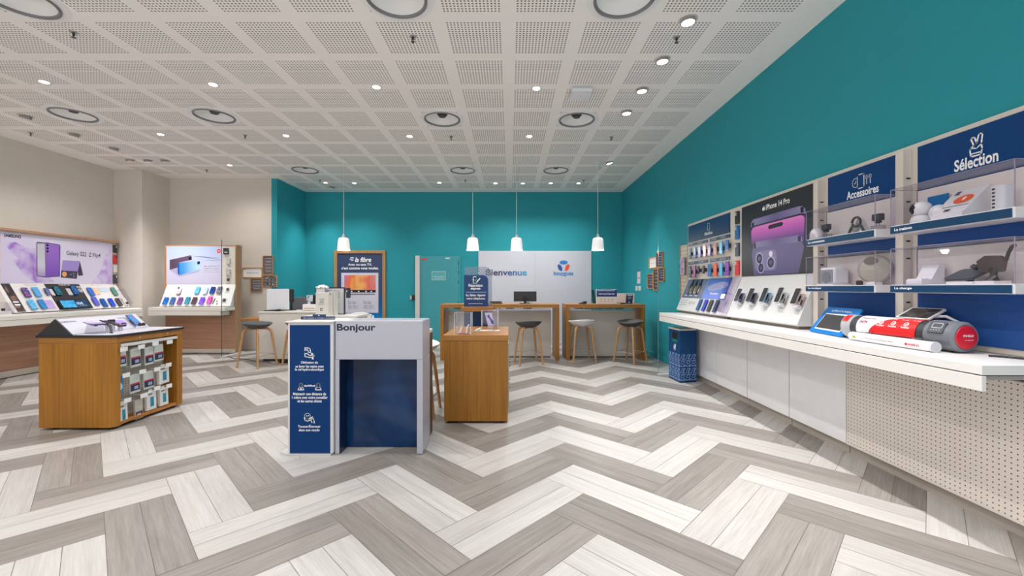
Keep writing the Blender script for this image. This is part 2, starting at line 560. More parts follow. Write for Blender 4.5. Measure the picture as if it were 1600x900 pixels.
# ------------------------------------------------------------------ ceiling fittings
LENS = glow('lamp_lens', (255, 250, 242), E_GLOW)
def lamp_light(parent, energy, aim, size, r, z):
    ld = bpy.data.lights.new('lamp_beam', 'SPOT')
    ld.energy = energy; ld.spot_size = math.radians(size); ld.spot_blend = 1.0; ld.shadow_soft_size = r
    ld.color = (1.0, 0.985, 0.965)
    lo = bpy.data.objects.new('lamp_beam', ld); COL.objects.link(lo)
    lo.parent = parent; lo.location = (0, 0, z)
    lo.rotation_euler = Vector(aim).to_track_quat('-Z', 'Y').to_euler()
def downlight(p, label, group, cone=150):
    t = thing('ceiling_downlight', label, 'ceiling light', (p[0], p[1], CEIL), group=group)
    T = Matrix.Translation((p[0], p[1], CEIL))
    MB().lathe([(0.044, 0.05), (0.0435, 0.0), (0.0435, -0.004), (0.062, -0.004), (0.064, 0.0)], 24, T).build('trim_ring', M((220, 214, 208), 0.5), t)
    MB().lathe([(1e-4, 0.012), (0.043, 0.012), (0.043, 0.03), (1e-4, 0.03)], 20, T).build('lamp_lens', LENS, t)
    lamp_light(t, E_DOWN, (0, 0, -1), cone, 0.05, -0.02)
def tilt_light(p, label, group, aim, cone=100, watts=None):
    t = thing('adjustable_spotlight', label, 'ceiling light', (p[0], p[1], CEIL), group=group)
    a = Vector(aim).normalized()
    q = Vector((0, 0, -1)).rotation_difference(a).to_matrix().to_4x4()
    T = Matrix.Translation((p[0], p[1], CEIL))
    MB().lathe([(0.05, 0.0), (0.05, -0.006), (0.078, -0.006), (0.08, 0.0)], 24, T).build('trim_ring', M((205, 200, 195), 0.5), t)
    T2 = T @ Matrix.Translation((0, 0, -0.012)) @ q
    MB().lathe([(1e-4, 0.02), (0.055, 0.02), (0.06, 0.012), (0.06, -0.022), (0.054, -0.022), (0.05, -0.01)], 24, T2).build('lamp_head', M((150, 146, 142), 0.4), t)
    MB().lathe([(1e-4, -0.018), (0.051, -0.018), (0.051, -0.012), (1e-4, -0.012)], 20, T2).build('lamp_lens', LENS, t)
    lamp_light(t, watts or E_TILT, a, cone, 0.05, -0.06)
dl = ['leftmost in the nearest row of four', 'second from left in the nearest row of four', 'third from left in the nearest row of four', 'rightmost in the nearest row of four',
      'leftmost in the second row of four', 'second from left in the second row of four', 'third from left in the second row of four', 'rightmost in the second row of four',
      'alone, before the grey rear wall', 'alone, in the middle of the last row', 'first on the left in the last row', 'second on the left in the last row',
      'first of four at the right end of the last row', 'second of four at the right end of the last row', 'third of four at the right end of the last row', 'fourth of four at the right end of the last row']
for q, l in zip(DOWN, dl):
    downlight(on_ceiling(*q), 'glowing round ceiling downlight, ' + l, 'recessed downlights', 150 if q[1] < 280 else 118)
tl = ['first and nearest of three along the grey left wall', 'second of three along the grey left wall', 'third and farthest of three along the grey left wall',
      'left one of the trio before the column', 'middle one of the trio before the column', 'right one of the trio before the column',
      'nearest of five along the teal right wall', 'second nearest of five along the teal right wall', 'third of five along the teal right wall', 'fourth of five along the teal right wall', 'farthest of five along the teal right wall',
      'beside the left end of the last lamp row']
for i, (q, l) in enumerate(zip(TILT, tl)):
    aim = (-0.35, 0.1, -1) if i < 3 else (0, 0.27, -1) if i < 6 else (0.25, 0, -1) if i == 10 else (0.03, 0, -1) if i < 11 else (-0.35, 0.1, -1)
    tilt_light(on_ceiling(*q), 'tilting ceiling spotlight, ' + l, 'tilting spotlights', aim, *((66, E_TILT * 3.0) if i in (3, 4, 5, 10, 11) else (100, None) if i < 3 else (64, E_ROW)))
for p in HIDDEN_DOWN:
    downlight(p, 'glowing round downlight over the shop entrance, outside the picture', 'entrance downlights')
for p in HIDDEN_TILT:
    tilt_light(p, 'tilting spotlight over the wall displays, outside the picture', 'entrance spotlights', (0.03 if p[0] > 0 else -0.35, 0, -1), *((64, E_ROW) if p[0] > 0 else (100, None)))

VENT_W = M((236, 235, 234), 0.45); VENT_G = M((128, 127, 129), 0.4, 0.3)
for x, y, l in VENTS:
    p = on_ceiling(x, y)
    t = thing('air_diffuser', 'round ceiling air diffuser, ' + l, 'air vent', (p[0], p[1], CEIL), group='ceiling air diffusers')
    T = Matrix.Translation((p[0], p[1], CEIL))
    MB().lathe([(0.30, 0.0), (0.298, -0.005), (0.245, -0.005), (0.245, 0.0)], 48, T).build('flange', VENT_W, t)
    MB().lathe([(0.245, -0.003), (0.243, -0.016), (0.232, -0.02), (0.222, -0.012), (0.220, 0.004)], 48, T).build('rim', VENT_G, t)
    MB().lathe([(0.221, 0.002), (0.19, 0.012), (0.13, 0.034), (0.07, 0.062)], 48, T).build('cone', VENT_W, t)
    MB().lathe([(0.071, 0.061), (0.071, 0.066), (1e-4, 0.066)], 32, T).build('throat', M((40, 38, 38), 0.6), t)
    MB().lathe([(1e-4, 0.03), (0.046, 0.03), (0.05, 0.036), (0.048, 0.0655)], 24, T).build('hub', M((66, 64, 64), 0.5), t)
spr = [(115, 50, 'nearest of the left half'), (645, 57, 'above the middle of the floor'), (1057, 58, 'beside the nearest right spotlight'), (48, 207, 'nearest the grey left wall'), (383, 211, 'between two downlights of the second row'),
       (705, 213, 'behind the middle diffuser'), (955, 214, 'behind the right diffuser'), (323, 265, 'before the grey rear wall'), (500, 281, 'left end of the last lamp row'), (912, 281, 'right end of the last lamp row'), (727, 281, 'middle of the last lamp row')]
for x, y, l in spr:
    p = on_ceiling(x, y)
    t = thing('fire_sprinkler', 'small metal fire sprinkler under the ceiling, ' + l, 'sprinkler', (p[0], p[1], CEIL), group='ceiling sprinklers')
    T = Matrix.Translation((p[0], p[1], CEIL))
    MB().lathe([(0.032, 0.0), (0.03, -0.006), (0.012, -0.008)], 16, T).build('escutcheon', M((170, 166, 162), 0.4, 0.4), t)
    MB().lathe([(0.009, -0.006), (0.009, -0.03), (0.004, -0.034), (0.004, -0.05)], 12, T).build('nozzle', M((60, 56, 54), 0.4, 0.5), t)
    MB().lathe([(1e-4, -0.052), (0.017, -0.052), (0.017, -0.048), (1e-4, -0.048)], 12, T).build('deflector', M((70, 66, 62), 0.4, 0.5), t)
p = on_ceiling(907, 141)
t = thing('ceiling_sensor', 'white square box fixed under the ceiling, beside the right spotlight row', 'sensor', (p[0], p[1], CEIL))
T = Matrix.Translation((p[0], p[1], CEIL))
MB().box(-0.105, 0.105, -0.10, 0.10, -0.028, 0.0, T).build('bracket', M((188, 196, 196), 0.4), t, bevel=0.004)
MB().box(-0.115, 0.115, -0.12, 0.11, -0.065, -0.028, T).build('housing', M((222, 222, 226), 0.4), t, bevel=0.006)
MB().lathe([(1e-4, -0.068), (0.007, -0.068), (0.007, -0.064)], 12, T).build('indicator', M((110, 110, 115), 0.4), t)

# ------------------------------------------------------------------ pendants
PEND_M = glow('pendant_glass', (246, 244, 243), 0.28)
PEND_Y = 7.73
for i, (px, l) in enumerate(((537, 'leftmost, before the framed poster'), (738.6, 'second from left, beside the door'), (807.2, 'third from left, over the wide table'), (934, 'rightmost, over the narrow table'))):
    X = fX(px, PEND_Y)
    t = thing('pendant_lamp', 'white glass pendant lamp on a thin cord, ' + l, 'pendant lamp', (X, PEND_Y, CEIL), group='white pendant lamps')
    T = Matrix.Translation((X, PEND_Y, 0))
    MB().lathe([(0.06, CEIL), (0.06, CEIL - 0.012), (0.02, CEIL - 0.022), (1e-4, CEIL - 0.022)], 24, T).build('ceiling_rose', M((225, 222, 218), 0.4), t)
    MB().cyl((X, PEND_Y, 2.27), (X, PEND_Y, CEIL - 0.015), 0.0055, seg=8).build('cord', M((200, 208, 208), 0.4), t)
    MB().lathe([(0.012, 2.295), (0.022, 2.28), (0.032, 2.245), (0.034, 2.225)], 20, T).build('lamp_holder', M((205, 200, 196), 0.3, 0.3), t)
    MB().lathe([(0.02, 2.232), (0.07, 2.226), (0.09, 2.21), (0.098, 2.17), (0.107, 2.08), (0.112, 1.998), (0.107, 1.998), (0.102, 2.08), (0.092, 2.165), (0.08, 2.2), (0.02, 2.215)], 32, T).build('lamp_shade', PEND_M, t)
    MB().lathe([(1e-4, 2.06), (0.03, 2.08), (0.04, 2.12), (0.022, 2.19), (1e-4, 2.21)], 16, T).build('bulb', glow('pendant_bulb', (255, 246, 235), 6.0), t)
    ld = bpy.data.lights.new('pendant_light', 'POINT'); ld.energy = E_PEND; ld.shadow_soft_size = 0.05; ld.color = (1, 0.95, 0.9)
    lo = bpy.data.objects.new('pendant_light', ld); COL.objects.link(lo); lo.parent = t; lo.location = (0, 0, 1.985 - CEIL)
# ------------------------------------------------------------------ right wall: cabinets, worktop, display board
RX = 2.66
RF = Fr((RX, 0, 0), (0, -1, 0), (0, 0, 1))       # u = -Y, v = Z, outward = -X
XZ = Fr((0, 0, 0), (1, 0, 0), (0, 0, 1))          # section drawings in X, Z swept along Y (n = -Y)
WT = 0.94                                         # worktop height

def rect(mb, fr, u0, u1, v0, v1, n0, n1):
    return mb.box(u0, u1, v0, v1, n0, n1, fr.M)
def outline(fr, zx, zy, s, pts, n=0.0):
    return [fr.px(zx + x * s, zy + y * s, n) for x, y in pts]

# base units
for i, (y0, y1, l) in enumerate(((3.295, 3.963, 'next to the perforated panel'), (3.971, 4.666, 'second from the perforated panel'), (4.674, 5.366, 'third from the perforated panel'), (5.374, 6.17, 'last one, behind the blue bin'))):
    t = thing('base_cabinet', 'glossy white base cabinet under the worktop, ' + l, 'cabinet', (2.68, (y0 + y1) / 2, 0), group='white base cabinets')
    MB().box(2.655, 2.698, y0, y1, 0.078, 0.814).build('body', OFFW, t)
    MB().box(2.64, 2.655, y0 + 0.002, y1 - 0.002, 0.078, 0.812).build('door', GLOSSW, t, bevel=0.002)
    MB().box(2.668, 2.698, y0, y1, 0.0, 0.078).build('plinth', M((176, 166, 156), 0.5), t)
PEG = dots('pegboard_beige', (236, 226, 217), (88, 80, 74), (1, 2), 0.028, 0.0041)
t = thing('pegboard_cabinet', 'beige perforated panel cabinet under the near end of the worktop', 'cabinet', (2.68, 2.25, 0))
MB().box(2.655, 2.698, 1.2, 3.287, 0.078, 0.814).build('body', OFFW, t)
MB().box(2.64, 2.655, 1.2, 3.287, 0.095, 0.812).build('pegboard', PEG, t)
MB().box(2.636, 2.655, 1.2, 3.287, 0.078, 0.095).build('lower_rail', M((230, 221, 212), 0.5), t)
MB().box(2.668, 2.698, 1.2, 3.287, 0.0, 0.078).build('plinth', M((176, 166, 156), 0.5), t)

t = thing('wall_worktop', 'long white worktop running along the teal right wall', 'worktop', (2.45, 4.06, 0.816))
MB().box(2.2, 2.698, 1.955, 6.18, 0.893, WT).build('top_slab', M((230, 228, 226), 0.3), t, bevel=0.003)
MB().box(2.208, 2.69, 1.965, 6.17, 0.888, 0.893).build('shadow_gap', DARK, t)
mb = MB()
mb.box(2.2, 2.222, 1.955, 3.02, 0.816, 0.888); mb.box(2.2, 2.222, 3.0225, 6.18, 0.816, 0.888)
mb.build('front_apron', M((228, 225, 222), 0.35), t, bevel=0.002)
mb = MB(); mb.box(2.222, 2.698, 6.155, 6.18, 0.816, 0.888)
mb.build('end_apron', M((222, 220, 220), 0.35), t)
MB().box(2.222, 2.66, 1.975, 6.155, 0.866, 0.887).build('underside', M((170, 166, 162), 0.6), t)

t = thing('display_board', 'tall off-white display board fixed above the right worktop', 'display board', (2.68, 3.7, 0.942))
MB().box(RX, 2.698, 1.2, 6.27, 0.942, 2.247).build('back_board', M((214, 206, 196), 0.5), t, bevel=0.003)
for y0, y1, l in ((3.545, 3.6, 'between the black poster and the Accessoires panel'), (2.775, 2.832, 'between the Accessoires and Selection panels')):
    t = thing('board_upright', 'narrow beige slotted upright on the display board, ' + l, 'upright', (2.63, (y0 + y1) / 2, 0.975), group='slotted uprights')
    MB().box(2.602, 2.6595, y0, y1, 0.975, 2.215).build('post', M((214, 205, 194), 0.5), t, bevel=0.002)
    mb = MB()
    for z in (2.02, 1.865, 1.605, 1.49, 1.2):
        mb.box(2.622, 2.65, y0 - 0.001, y0 + 0.002, z, z + 0.011)
    mb.build('slots', BLACK, t)

# header panels
PANEL = M((0, 60, 118), 0.4, spec=0.2); PANEL_L = M((40, 80, 146), 0.4, spec=0.2)
t = thing('header_panel', 'navy header panel with a phone symbol above the small phones', 'sign', (2.655, 5.65, 1.97))
rect(MB(), RF, -6.24, -5.06, 1.97, 2.212, 0.0, 0.008).build('panel', ramp('navy_header', ((28, 48, 88), (0, 58, 110)), 2, 0.0, 0.24), t)
mb = MB()
u, v = RF.px(1107, 361, 0.009)
mb.text('Mobiles', u, 2.012, 0.22, 0.042, 0.0092, RF.M, 0.02)
mb.stroke(rrect(u - 0.03, u + 0.03, 2.075, 2.165, 0.01), 0.007, 0.0092, RF.M, True)
mb.build('lettering', PRINT_W, t)
def blue_panel(label, y0, y1, icon, word, px0, px1, py0, py1, zicon):
    t = thing('header_panel', label, 'sign', (2.655, (y0 + y1) / 2, 0.975))
    rect(MB(), RF, -y1, -y0, 1.93, 2.217, 0.0, 0.006).build('panel', PANEL, t)
    mb = MB(); rect(mb, RF, -y1, -y0, 1.55, 1.655, 0.0, 0.006); rect(mb, RF, -y1, -y0, 0.975, 1.28, 0.0, 0.006)
    mb.build('lower_panel', PANEL_L, t)
    u0, v0 = RF.px(px0, py0, 0.007); u1, v1 = RF.px(px1, py1, 0.007)
    mb = MB()
    mb.text(word, (u0 + u1) / 2, (v0 + v1) / 2 - 0.035, abs(u1 - u0), 0.062 if 'l' not in word else 0.07, 0.0072, RF.M, 0.025)
    icon(mb, zicon)
    mb.build('lettering', PRINT_W, t)
def icon_acc(mb, c):
    u, v = RF.px(*c, 0.007)
    mb.stroke(rrect(u - 0.02, u + 0.04, v - 0.05, v + 0.055, 0.008), 0.006, 0.0072, RF.M, True)
    mb.stroke(ell(u - 0.035, v, 0.032, 0.035, 12, 0, math.radians(60), math.radians(300)), 0.006, 0.0072, RF.M)
    mb.stroke([(u - 0.035, v + 0.012), (u - 0.035, v), (u - 0.045, v - 0.006)], 0.005, 0.0072, RF.M)
    for k in (0.065, 0.095):
        mb.stroke(ell(u + k, v + 0.02, 0.009, 0.014, 8), 0.006, 0.0072, RF.M, True)
        mb.stroke([(u + k, v + 0.006), (u + k, v - 0.03)], 0.006, 0.0072, RF.M)
def icon_hand(mb, c):
    u, v = RF.px(*c, 0.007)
    P = lambda *a: [(u + x, v + y) for x, y in a]
    mb.stroke(P((-0.03, -0.05), (-0.035, -0.005), (-0.015, 0.01), (-0.03, 0.055), (-0.012, 0.06), (0.0, 0.02), (0.012, 0.07), (0.03, 0.066), (0.024, 0.01), (0.028, -0.02), (0.022, -0.05)), 0.008, 0.0072, RF.M, True)
    mb.stroke(P((-0.03, 0.0), (0.0, -0.01), (0.018, 0.005)), 0.006, 0.0072, RF.M)
    mb.stroke(P((-0.028, -0.035), (0.022, -0.035)), 0.006, 0.0072, RF.M)
blue_panel('navy panel reading Accessoires behind the two far shelf cases', 2.835, 3.50, icon_acc, 'Accessoires', 1323, 1373, 307, 291, (1343, 284))
blue_panel('navy panel reading Selection with a hand symbol, nearest the frame edge', 1.3, 2.73, icon_hand, 'Sélection', 1491, 1560, 262, 240, (1526, 229))

# phone rows
def strip(u0, u1, v0, v1, ws, l):
    t = thing('price_strip', l, 'label strip', RF.w((u0 + u1) / 2, v0, 0.0), group='navy price strips')
    rect(MB(), RF, u0, u1, v0, v1, 0.0, 0.007).build('strip', NAVY_D, t)
    mb = MB()
    for a, w in ws:
        mb.text(w, u0 + (u1 - u0) * a, v0 + 0.012, 0.14, 0.018, 0.0075, RF.M, 0.02)
    mb.build('lettering', M((190, 196, 210), 0.5), t)
strip(-6.24, -5.63, 1.913, 1.952, ((0.13, '39€'), (0.62, '99€')), 'navy price strip, upper row at the far end')
strip(-5.57, -5.06, 1.913, 1.952, ((0.2, '149€'), (0.66, '199€')), 'navy price strip, upper row at the near end')
strip(-6.24, -5.63, 1.643, 1.684, ((0.2, '229€'), (0.7, '1€')), 'navy price strip, lower row at the far end')
strip(-5.57, -5.06, 1.643, 1.684, ((0.2, '59€'), (0.66, '299€')), 'navy price strip, lower row at the near end')

_S = {}
def scr(cols, scale=14):
    k = (tuple(cols), scale)
    if k not in _S: _S[k] = swirl('screen_%d' % len(_S), cols, scale)
    return _S[k]
BLUE1 = ((10, 60, 150), (30, 130, 215)); SKY = ((70, 170, 230), (130, 205, 240)); DKBLUE = ((18, 28, 80), (30, 90, 190)); PURP = ((80, 40, 150), (170, 90, 220))
PINK = ((230, 120, 160), (240, 190, 200)); TEALC = ((10, 150, 190), (80, 80, 200)); RED = ((230, 60, 60), (250, 140, 90)); ORANGE = ((240, 150, 30), (60, 80, 160)); BLK = ((30, 30, 35), (60, 60, 70)); MIXC = ((20, 30, 110), (20, 50, 170), (230, 110, 120)); GRN = ((60, 120, 110), (90, 160, 140)); LILAC = ((190, 160, 225), (214, 190, 236)); PEACH = ((240, 190, 150), (248, 214, 180)); MAG = ((200, 30, 150), (250, 120, 200)); GREYC = ((110, 110, 118), (160, 160, 168)); PALEB = ((170, 205, 240), (215, 230, 248)); DKP = ((70, 50, 60), (100, 80, 95)); VIO = ((90, 50, 190), (160, 110, 240)); MULTI = ((30, 60, 170), (220, 60, 90))
def phone(fr, u, v, label, body, cols, w=0.072, h=0.15, n=0.03, d=0.009, group=None, name='display_phone', mount=True, rot=0.0, back=False):
    p = fr.w(u, v, 0.0)
    t = thing(name, label, 'phone', p, group=group)
    m = fr.M @ Matrix.Translation((u, v, 0)) @ Matrix.Rotation(rot, 4, 'Z')
    MB().prism(rrect(-w / 2, w / 2, -h / 2, h / 2, min(0.009, w / 5)), n, n + d, m).build('body', M(body, 0.3), t)
    MB().prism(rrect(-w / 2 + 0.003, w / 2 - 0.003, -h / 2 + 0.003, h / 2 - 0.003, min(0.007, w / 6)), n + d, n + d + 0.001, m).build('screen', scr(cols), t)
    if mount and n > 0.004:
        MB().box(-0.018, 0.018, -0.03, 0.02, 0.0, n, m).build('mount', M((60, 60, 64), 0.4), t)
    return t
r1 = [(1078, 'dark green', (40, 50, 48), ((40, 60, 50), (120, 150, 120))), (1085.5, 'blue and pink', (30, 40, 80), ((40, 90, 190), (70, 120, 210), (200, 140, 190))), (1093, 'bright blue', (20, 60, 130), BLUE1), (1101, 'pink', (150, 60, 80), PINK),
      (1108.5, 'navy and orange', (20, 30, 90), MIXC), (1117.5, 'orange striped', (160, 110, 30), ORANGE), (1126.5, 'sky blue', (30, 110, 170), SKY), (1136, 'small teal blue', (20, 80, 130), BLUE1)]
for i, (x, c, b, s) in enumerate(r1):
    u, v = RF.px(x, 397, 0.04)
    phone(RF, u, 1.80 if i < 7 else 1.815, c + ' demo phone, %s from the far end in the upper wall row' % ORD[i], b, s, h=0.155 if i < 7 else 0.125, w=0.082, n=0.035, group='phones in the upper wall row')
r2 = [(1078, 'black rimmed grey', (34, 38, 40), ((60, 70, 72), (150, 160, 160))), (1085, 'pink and violet', (60, 50, 80), ((120, 70, 160), (230, 130, 170))), (1091.5, 'tiny black flip', (30, 30, 34), BLK), (1099.5, 'black flip', (30, 30, 34), BLK),
      (1108.5, 'teal', (20, 110, 140), TEALC), (1117.5, 'coral red', (200, 60, 50), RED), (1126.5, 'light blue', (30, 110, 170), SKY), (1136.5, 'purple', (60, 30, 110), PURP)]
for i, (x, c, b, s) in enumerate(r2):
    u, v = RF.px(x, 425, 0.04)
    small = i in (2, 3)
    phone(RF, u, 1.535 if not small else 1.55, c + ' demo phone, %s from the far end in the lower wall row' % ORD[i], b, s, h=0.17 if not small else 0.11, w=0.085 if not small else 0.055, n=0.035, group='phones in the lower wall row')
for c, nm, y0, y1 in (((40, 32, 30), 'black', 330, 350), ((0, 96, 160), 'blue', 352.5, 374), ((40, 46, 74), 'navy', 379.5, 400.5), ((214, 18, 40), 'red', 407, 430)):
    u, va = RF.px(1151.7, y0, 0.012); _, vb = RF.px(1151.7, y1, 0.012)
    t = thing('phone_case', nm + ' phone case hanging left of the large black poster', 'phone case', RF.w(u, vb, 0.0), group='phone cases beside the poster')
    MB().prism(rrect(u - 0.042, u + 0.042, vb, va, 0.012), 0.003, 0.016, RF.M).build('shell', M(c, 0.35), t, bevel=0.003)
    MB().prism(rrect(u - 0.034, u - 0.008, va - 0.05, va - 0.012, 0.006), 0.016, 0.0185, RF.M).build('camera_cutout', M((200, 200, 205), 0.3), t)
    MB().cyl(RF.w(u, va - 0.004, 0.0), RF.w(u, va - 0.004, 0.03), 0.003, seg=8).build('hook', STEEL, t)

# big black poster
t = thing('poster', 'large black poster of two purple phones over the white ramp', 'poster', (2.655, 4.2, 1.43))
rect(MB(), RF, -4.80, -3.612, 1.432, 2.217, 0.0, 0.008).build('sheet', M((38, 36, 42), 0.35), t)
Z3 = lambda pts, n=0.009: outline(RF, 1140, 280, 0.17778, pts, n)
def art(name, pts, n, mat): MB().flat(Z3(pts, n), n, RF.M).build(name, mat, t)
METAL = ramp('lilac_metal', ((150, 138, 184), (104, 92, 142), (160, 150, 196)), 1, -0.5, 0.5)
art('printed_phone_rim', [(180, 560), (180, 430), (186, 378), (206, 350), (300, 322), (598, 236), (640, 230), (668, 255), (676, 330), (664, 590), (640, 590), (200, 640)], 0.0085, M((44, 34, 70), 0.35))
art('printed_phone_edge', [(188, 425), (190, 380), (210, 354), (600, 240), (640, 236), (664, 258), (668, 300), (620, 300), (225, 405)], 0.0088, METAL)
art('printed_screen', [(192, 555), (190, 460), (205, 428), (230, 418), (625, 316), (650, 322), (660, 345), (652, 560), (620, 500), (245, 548), (212, 560), (206, 590)], 0.009, ramp('pink_screen', ((96, 60, 140), (210, 100, 200), (250, 150, 214)), 2, 0.35, 0.58))
art('printed_island', [(345, 405), (455, 374), (470, 382), (466, 408), (350, 440), (337, 428)], 0.0094, M((40, 20, 40), 0.3))
art('printed_back_edge', [(206, 620), (212, 572), (240, 547), (600, 493), (636, 506), (640, 550), (600, 553), (230, 600)], 0.0096, METAL)
art('printed_back', [(216, 846), (194, 660), (200, 622), (228, 600), (606, 552), (640, 556), (656, 590), (608, 822)], 0.0099, ramp('purple_back', ((84, 72, 122), (112, 102, 150)), 2, 0.0, 0.35))
mb = MB()
for x in (203, 220): pass
mb.flat(Z3([(196, 388), (214, 378), (214, 412), (196, 420)], 0.0099), 0.0099, RF.M)
mb.flat(Z3([(622, 248), (650, 240), (652, 292), (624, 296)], 0.0099), 0.0099, RF.M)
mb.flat(Z3([(212, 572), (232, 562), (232, 606), (214, 612)], 0.0102), 0.0102, RF.M)
mb.flat(Z3([(598, 502), (626, 500), (626, 548), (600, 548)], 0.0102), 0.0102, RF.M)
mb.build('printed_gaps', M((30, 26, 42), 0.3), t)
def zc(x, y): return RF.px(1140 + x * 0.17778, 280 + y * 0.17778, 0.01)
u0, v0 = zc(222, 800); u1, v1 = zc(412, 640)
u0b, _ = zc(225, 720); v_t = zc(300, 628)[1]; v_b = zc(300, 806)[1]
MB().flat(rrect(u0, u1, v_b, v_t, 0.06, 6), 0.0102, RF.M).build('printed_camera_plate', M((126, 116, 164), 0.3), t)
for x, y, r in ((262, 697, 0.062), (362, 733, 0.064), (276, 780, 0.056)):
    c = zc(x, y)
    MB().flat(ell(*c, r, r), 0.0105, RF.M).build('printed_lens', M((196, 184, 226), 0.3), t)
    MB().flat(ell(*c, r * 0.84, r * 0.84), 0.0108, RF.M).build('printed_lens_glass', M((40, 36, 60), 0.2), t)
    MB().flat(ell(*c, r * 0.36, r * 0.36), 0.0111, RF.M).build('printed_lens_core', M((92, 84, 130), 0.2), t)
MB().flat(ell(*zc(362, 655), 0.03, 0.03), 0.0105, RF.M).build('printed_flash', M((235, 225, 245), 0.3), t)
mb = MB()
ua, va = zc(318, 272); ub, _ = zc(527, 205); _, vt = zc(318, 224)
mb.text('iPhone 14 Pro', (ua + ub) / 2, va, ub - ua, (vt - va) * 1.02, 0.009, RF.M, 0.02)
uc = ua - 0.04; vc = va + (vt - va) * 0.36; hh = (vt - va) * 0.4
mb.flat(ell(uc - 0.009, vc, 0.013, hh * 0.85), 0.009, RF.M); mb.flat(ell(uc + 0.009, vc, 0.013, hh * 0.85), 0.0091, RF.M); mb.flat(ell(uc + 0.006, vc + hh * 1.15, 0.006, hh * 0.28, rot=-0.5), 0.009, RF.M)
mb.build('lettering', PRINT_W, t)

# ramps on the worktop
RB = (2.475, 0.981); RT = (2.658, 1.43)
RSL = Fr((RB[0], 0, RB[1]), (0, -1, 0), (RT[0] - RB[0], 0, RT[1] - RB[1]))
SLEN = math.hypot(RT[0] - RB[0], RT[1] - RB[1])
def ramp_stand(y0, y1, label):
    t = thing('sloped_stand', label, 'display stand', (2.56, (y0 + y1) / 2, WT))
    MB().prism([(RB[0], RB[1]), (RT[0], RT[1]), (RT[0], 0.968), (RB[0] + 0.02, 0.968)], -y1, -y0, XZ.M).build('body', M((214, 213, 213), 0.35), t, bevel=0.003)
    MB().box(2.51, 2.645, y0 + 0.03, y1 - 0.03, WT + 0.001, 0.968).build('base', M((120, 112, 100), 0.6), t)
    return t
ramp_stand(3.615, 4.80, 'white sloped stand carrying the five dark phones under the black poster')
t = ramp_stand(4.815, 6.24, 'white sloped stand with watch and watchstrap graphics, at the far end')
def sl(x, y, n=0.003): return RSL.px(x, y, n)
ua, va = sl(1064, 466); ub, vb = sl(1076.6, 438)
v_mid, v_top = SLEN * 0.40, SLEN * 0.985
MB().box(-6.22, -5.60, v_mid, v_top, 0.002, 0.004, RSL.M).build('watch_graphic', M((48, 72, 112), 0.4), t)
MB().box(-5.585, -4.99, v_mid, v_top, 0.002, 0.004, RSL.M).build('blue_graphic', ramp('deep_blue_print', ((10, 70, 190), (14, 84, 208), (30, 90, 170)), 2, 0.0, 0.45), t)
MB().flat(ell(-5.27, v_mid + 0.17, 0.25, 0.055, 28, 0.1), 0.0044, RSL.M).build('crowd_print', swirl('crowd', ((40, 90, 180), (120, 150, 200), (200, 160, 150)), 40.0, 0.4, 4.0), t)
mb = MB()
for i, w in enumerate(('39€', '59€', '79€')): mb.text(w, -6.1 + 0.16 * i, v_mid + 0.025, 0.09, 0.022, 0.0045, RSL.M, 0.01)
mb.text('Watch', -5.95, v_mid + 0.065, 0.3, 0.028, 0.0045, RSL.M, 0.01)
mb.text('Bracelets', -5.29, v_mid + 0.06, 0.2, 0.03, 0.0045, RSL.M, 0.02)
mb.build('lettering', PRINT_W, t)
mb = MB()
for i in range(3): mb.text('montre connectée', -6.08, 0.15 - 0.035 * i, 0.22, 0.014, 0.0025, RSL.M)
for i in range(3): mb.text('%d9€' % (i + 1), -5.88 + 0.07 * i, 0.1, 0.04, 0.04, 0.0025, RSL.M)
mb.build('price_lettering', M((90, 96, 110), 0.5), t)
for i in range(3):
    u = -6.03 + 0.13 * i
    w = thing('smart_watch', 'black smart watch with gold buckle on the navy graphic, %s from the far end' % ORD[i], 'watch', RSL.w(u, 0.36, 0), group='black smart watches')
    MB().box(u - 0.018, u + 0.018, 0.24, 0.47, 0.012, 0.02, RSL.M).build('strap', M((20, 20, 22), 0.5), w, bevel=0.003)
    MB().prism(rrect(u - 0.028, u + 0.028, 0.33, 0.40, 0.012), 0.012, 0.026, RSL.M).build('watch_case', M((30, 30, 34), 0.2), w)
    MB().box(u + 0.026, u + 0.04, 0.27, 0.37, 0.005, 0.016, RSL.M).build('buckle', M((206, 178, 140), 0.3, 0.4), w)
    MB().box(u - 0.012, u + 0.012, 0.28, 0.42, 0.0041, 0.012, RSL.M).build('holder', DARK, w)
for i, (x, c, nm) in enumerate(((1090.5, (40, 84, 140), 'steel blue'), (1099.5, (20, 50, 180), 'royal blue'), (1108, (44, 50, 52), 'charcoal'), (1117.5, (36, 56, 96), 'navy'))):
    u, _ = sl(x, 479, 0.02)
    w = thing('watch_strap', nm + ' watch strap upright on the white far stand, %s from the far end' % ORD[i], 'watch strap', RSL.w(u, 0.1, 0), group='upright watch straps')
    MB().box(u - 0.038, u + 0.038, 0.02, 0.18, 0.012, 0.022, RSL.M).build('band', M(c, 0.5), w, bevel=0.004)
    MB().box(u - 0.014, u + 0.014, 0.05, 0.14, 0.0, 0.012, RSL.M).build('holder', CLEAR_EDGE, w)
t = thing('acrylic_holder', 'clear acrylic pocket holder between the two sloped stands', 'holder', (2.5, 4.9, 1.0))
mb = MB()
for u in (-4.97, -4.90, -4.83): mb.box(u - 0.003, u + 0.003, 0.03, SLEN * 0.97, 0.002, 0.07, RSL.M)
mb.box(-4.97, -4.83, 0.03, 0.036, 0.002, 0.07, RSL.M); mb.box(-4.97, -4.83, 0.26, 0.266, 0.002, 0.07, RSL.M); mb.box(-4.97, -4.83, 0.03, 0.25, 0.064, 0.07, RSL.M)
mb.build('pocket', clear('tinted_acrylic', (243, 240, 246), 0.5), t)
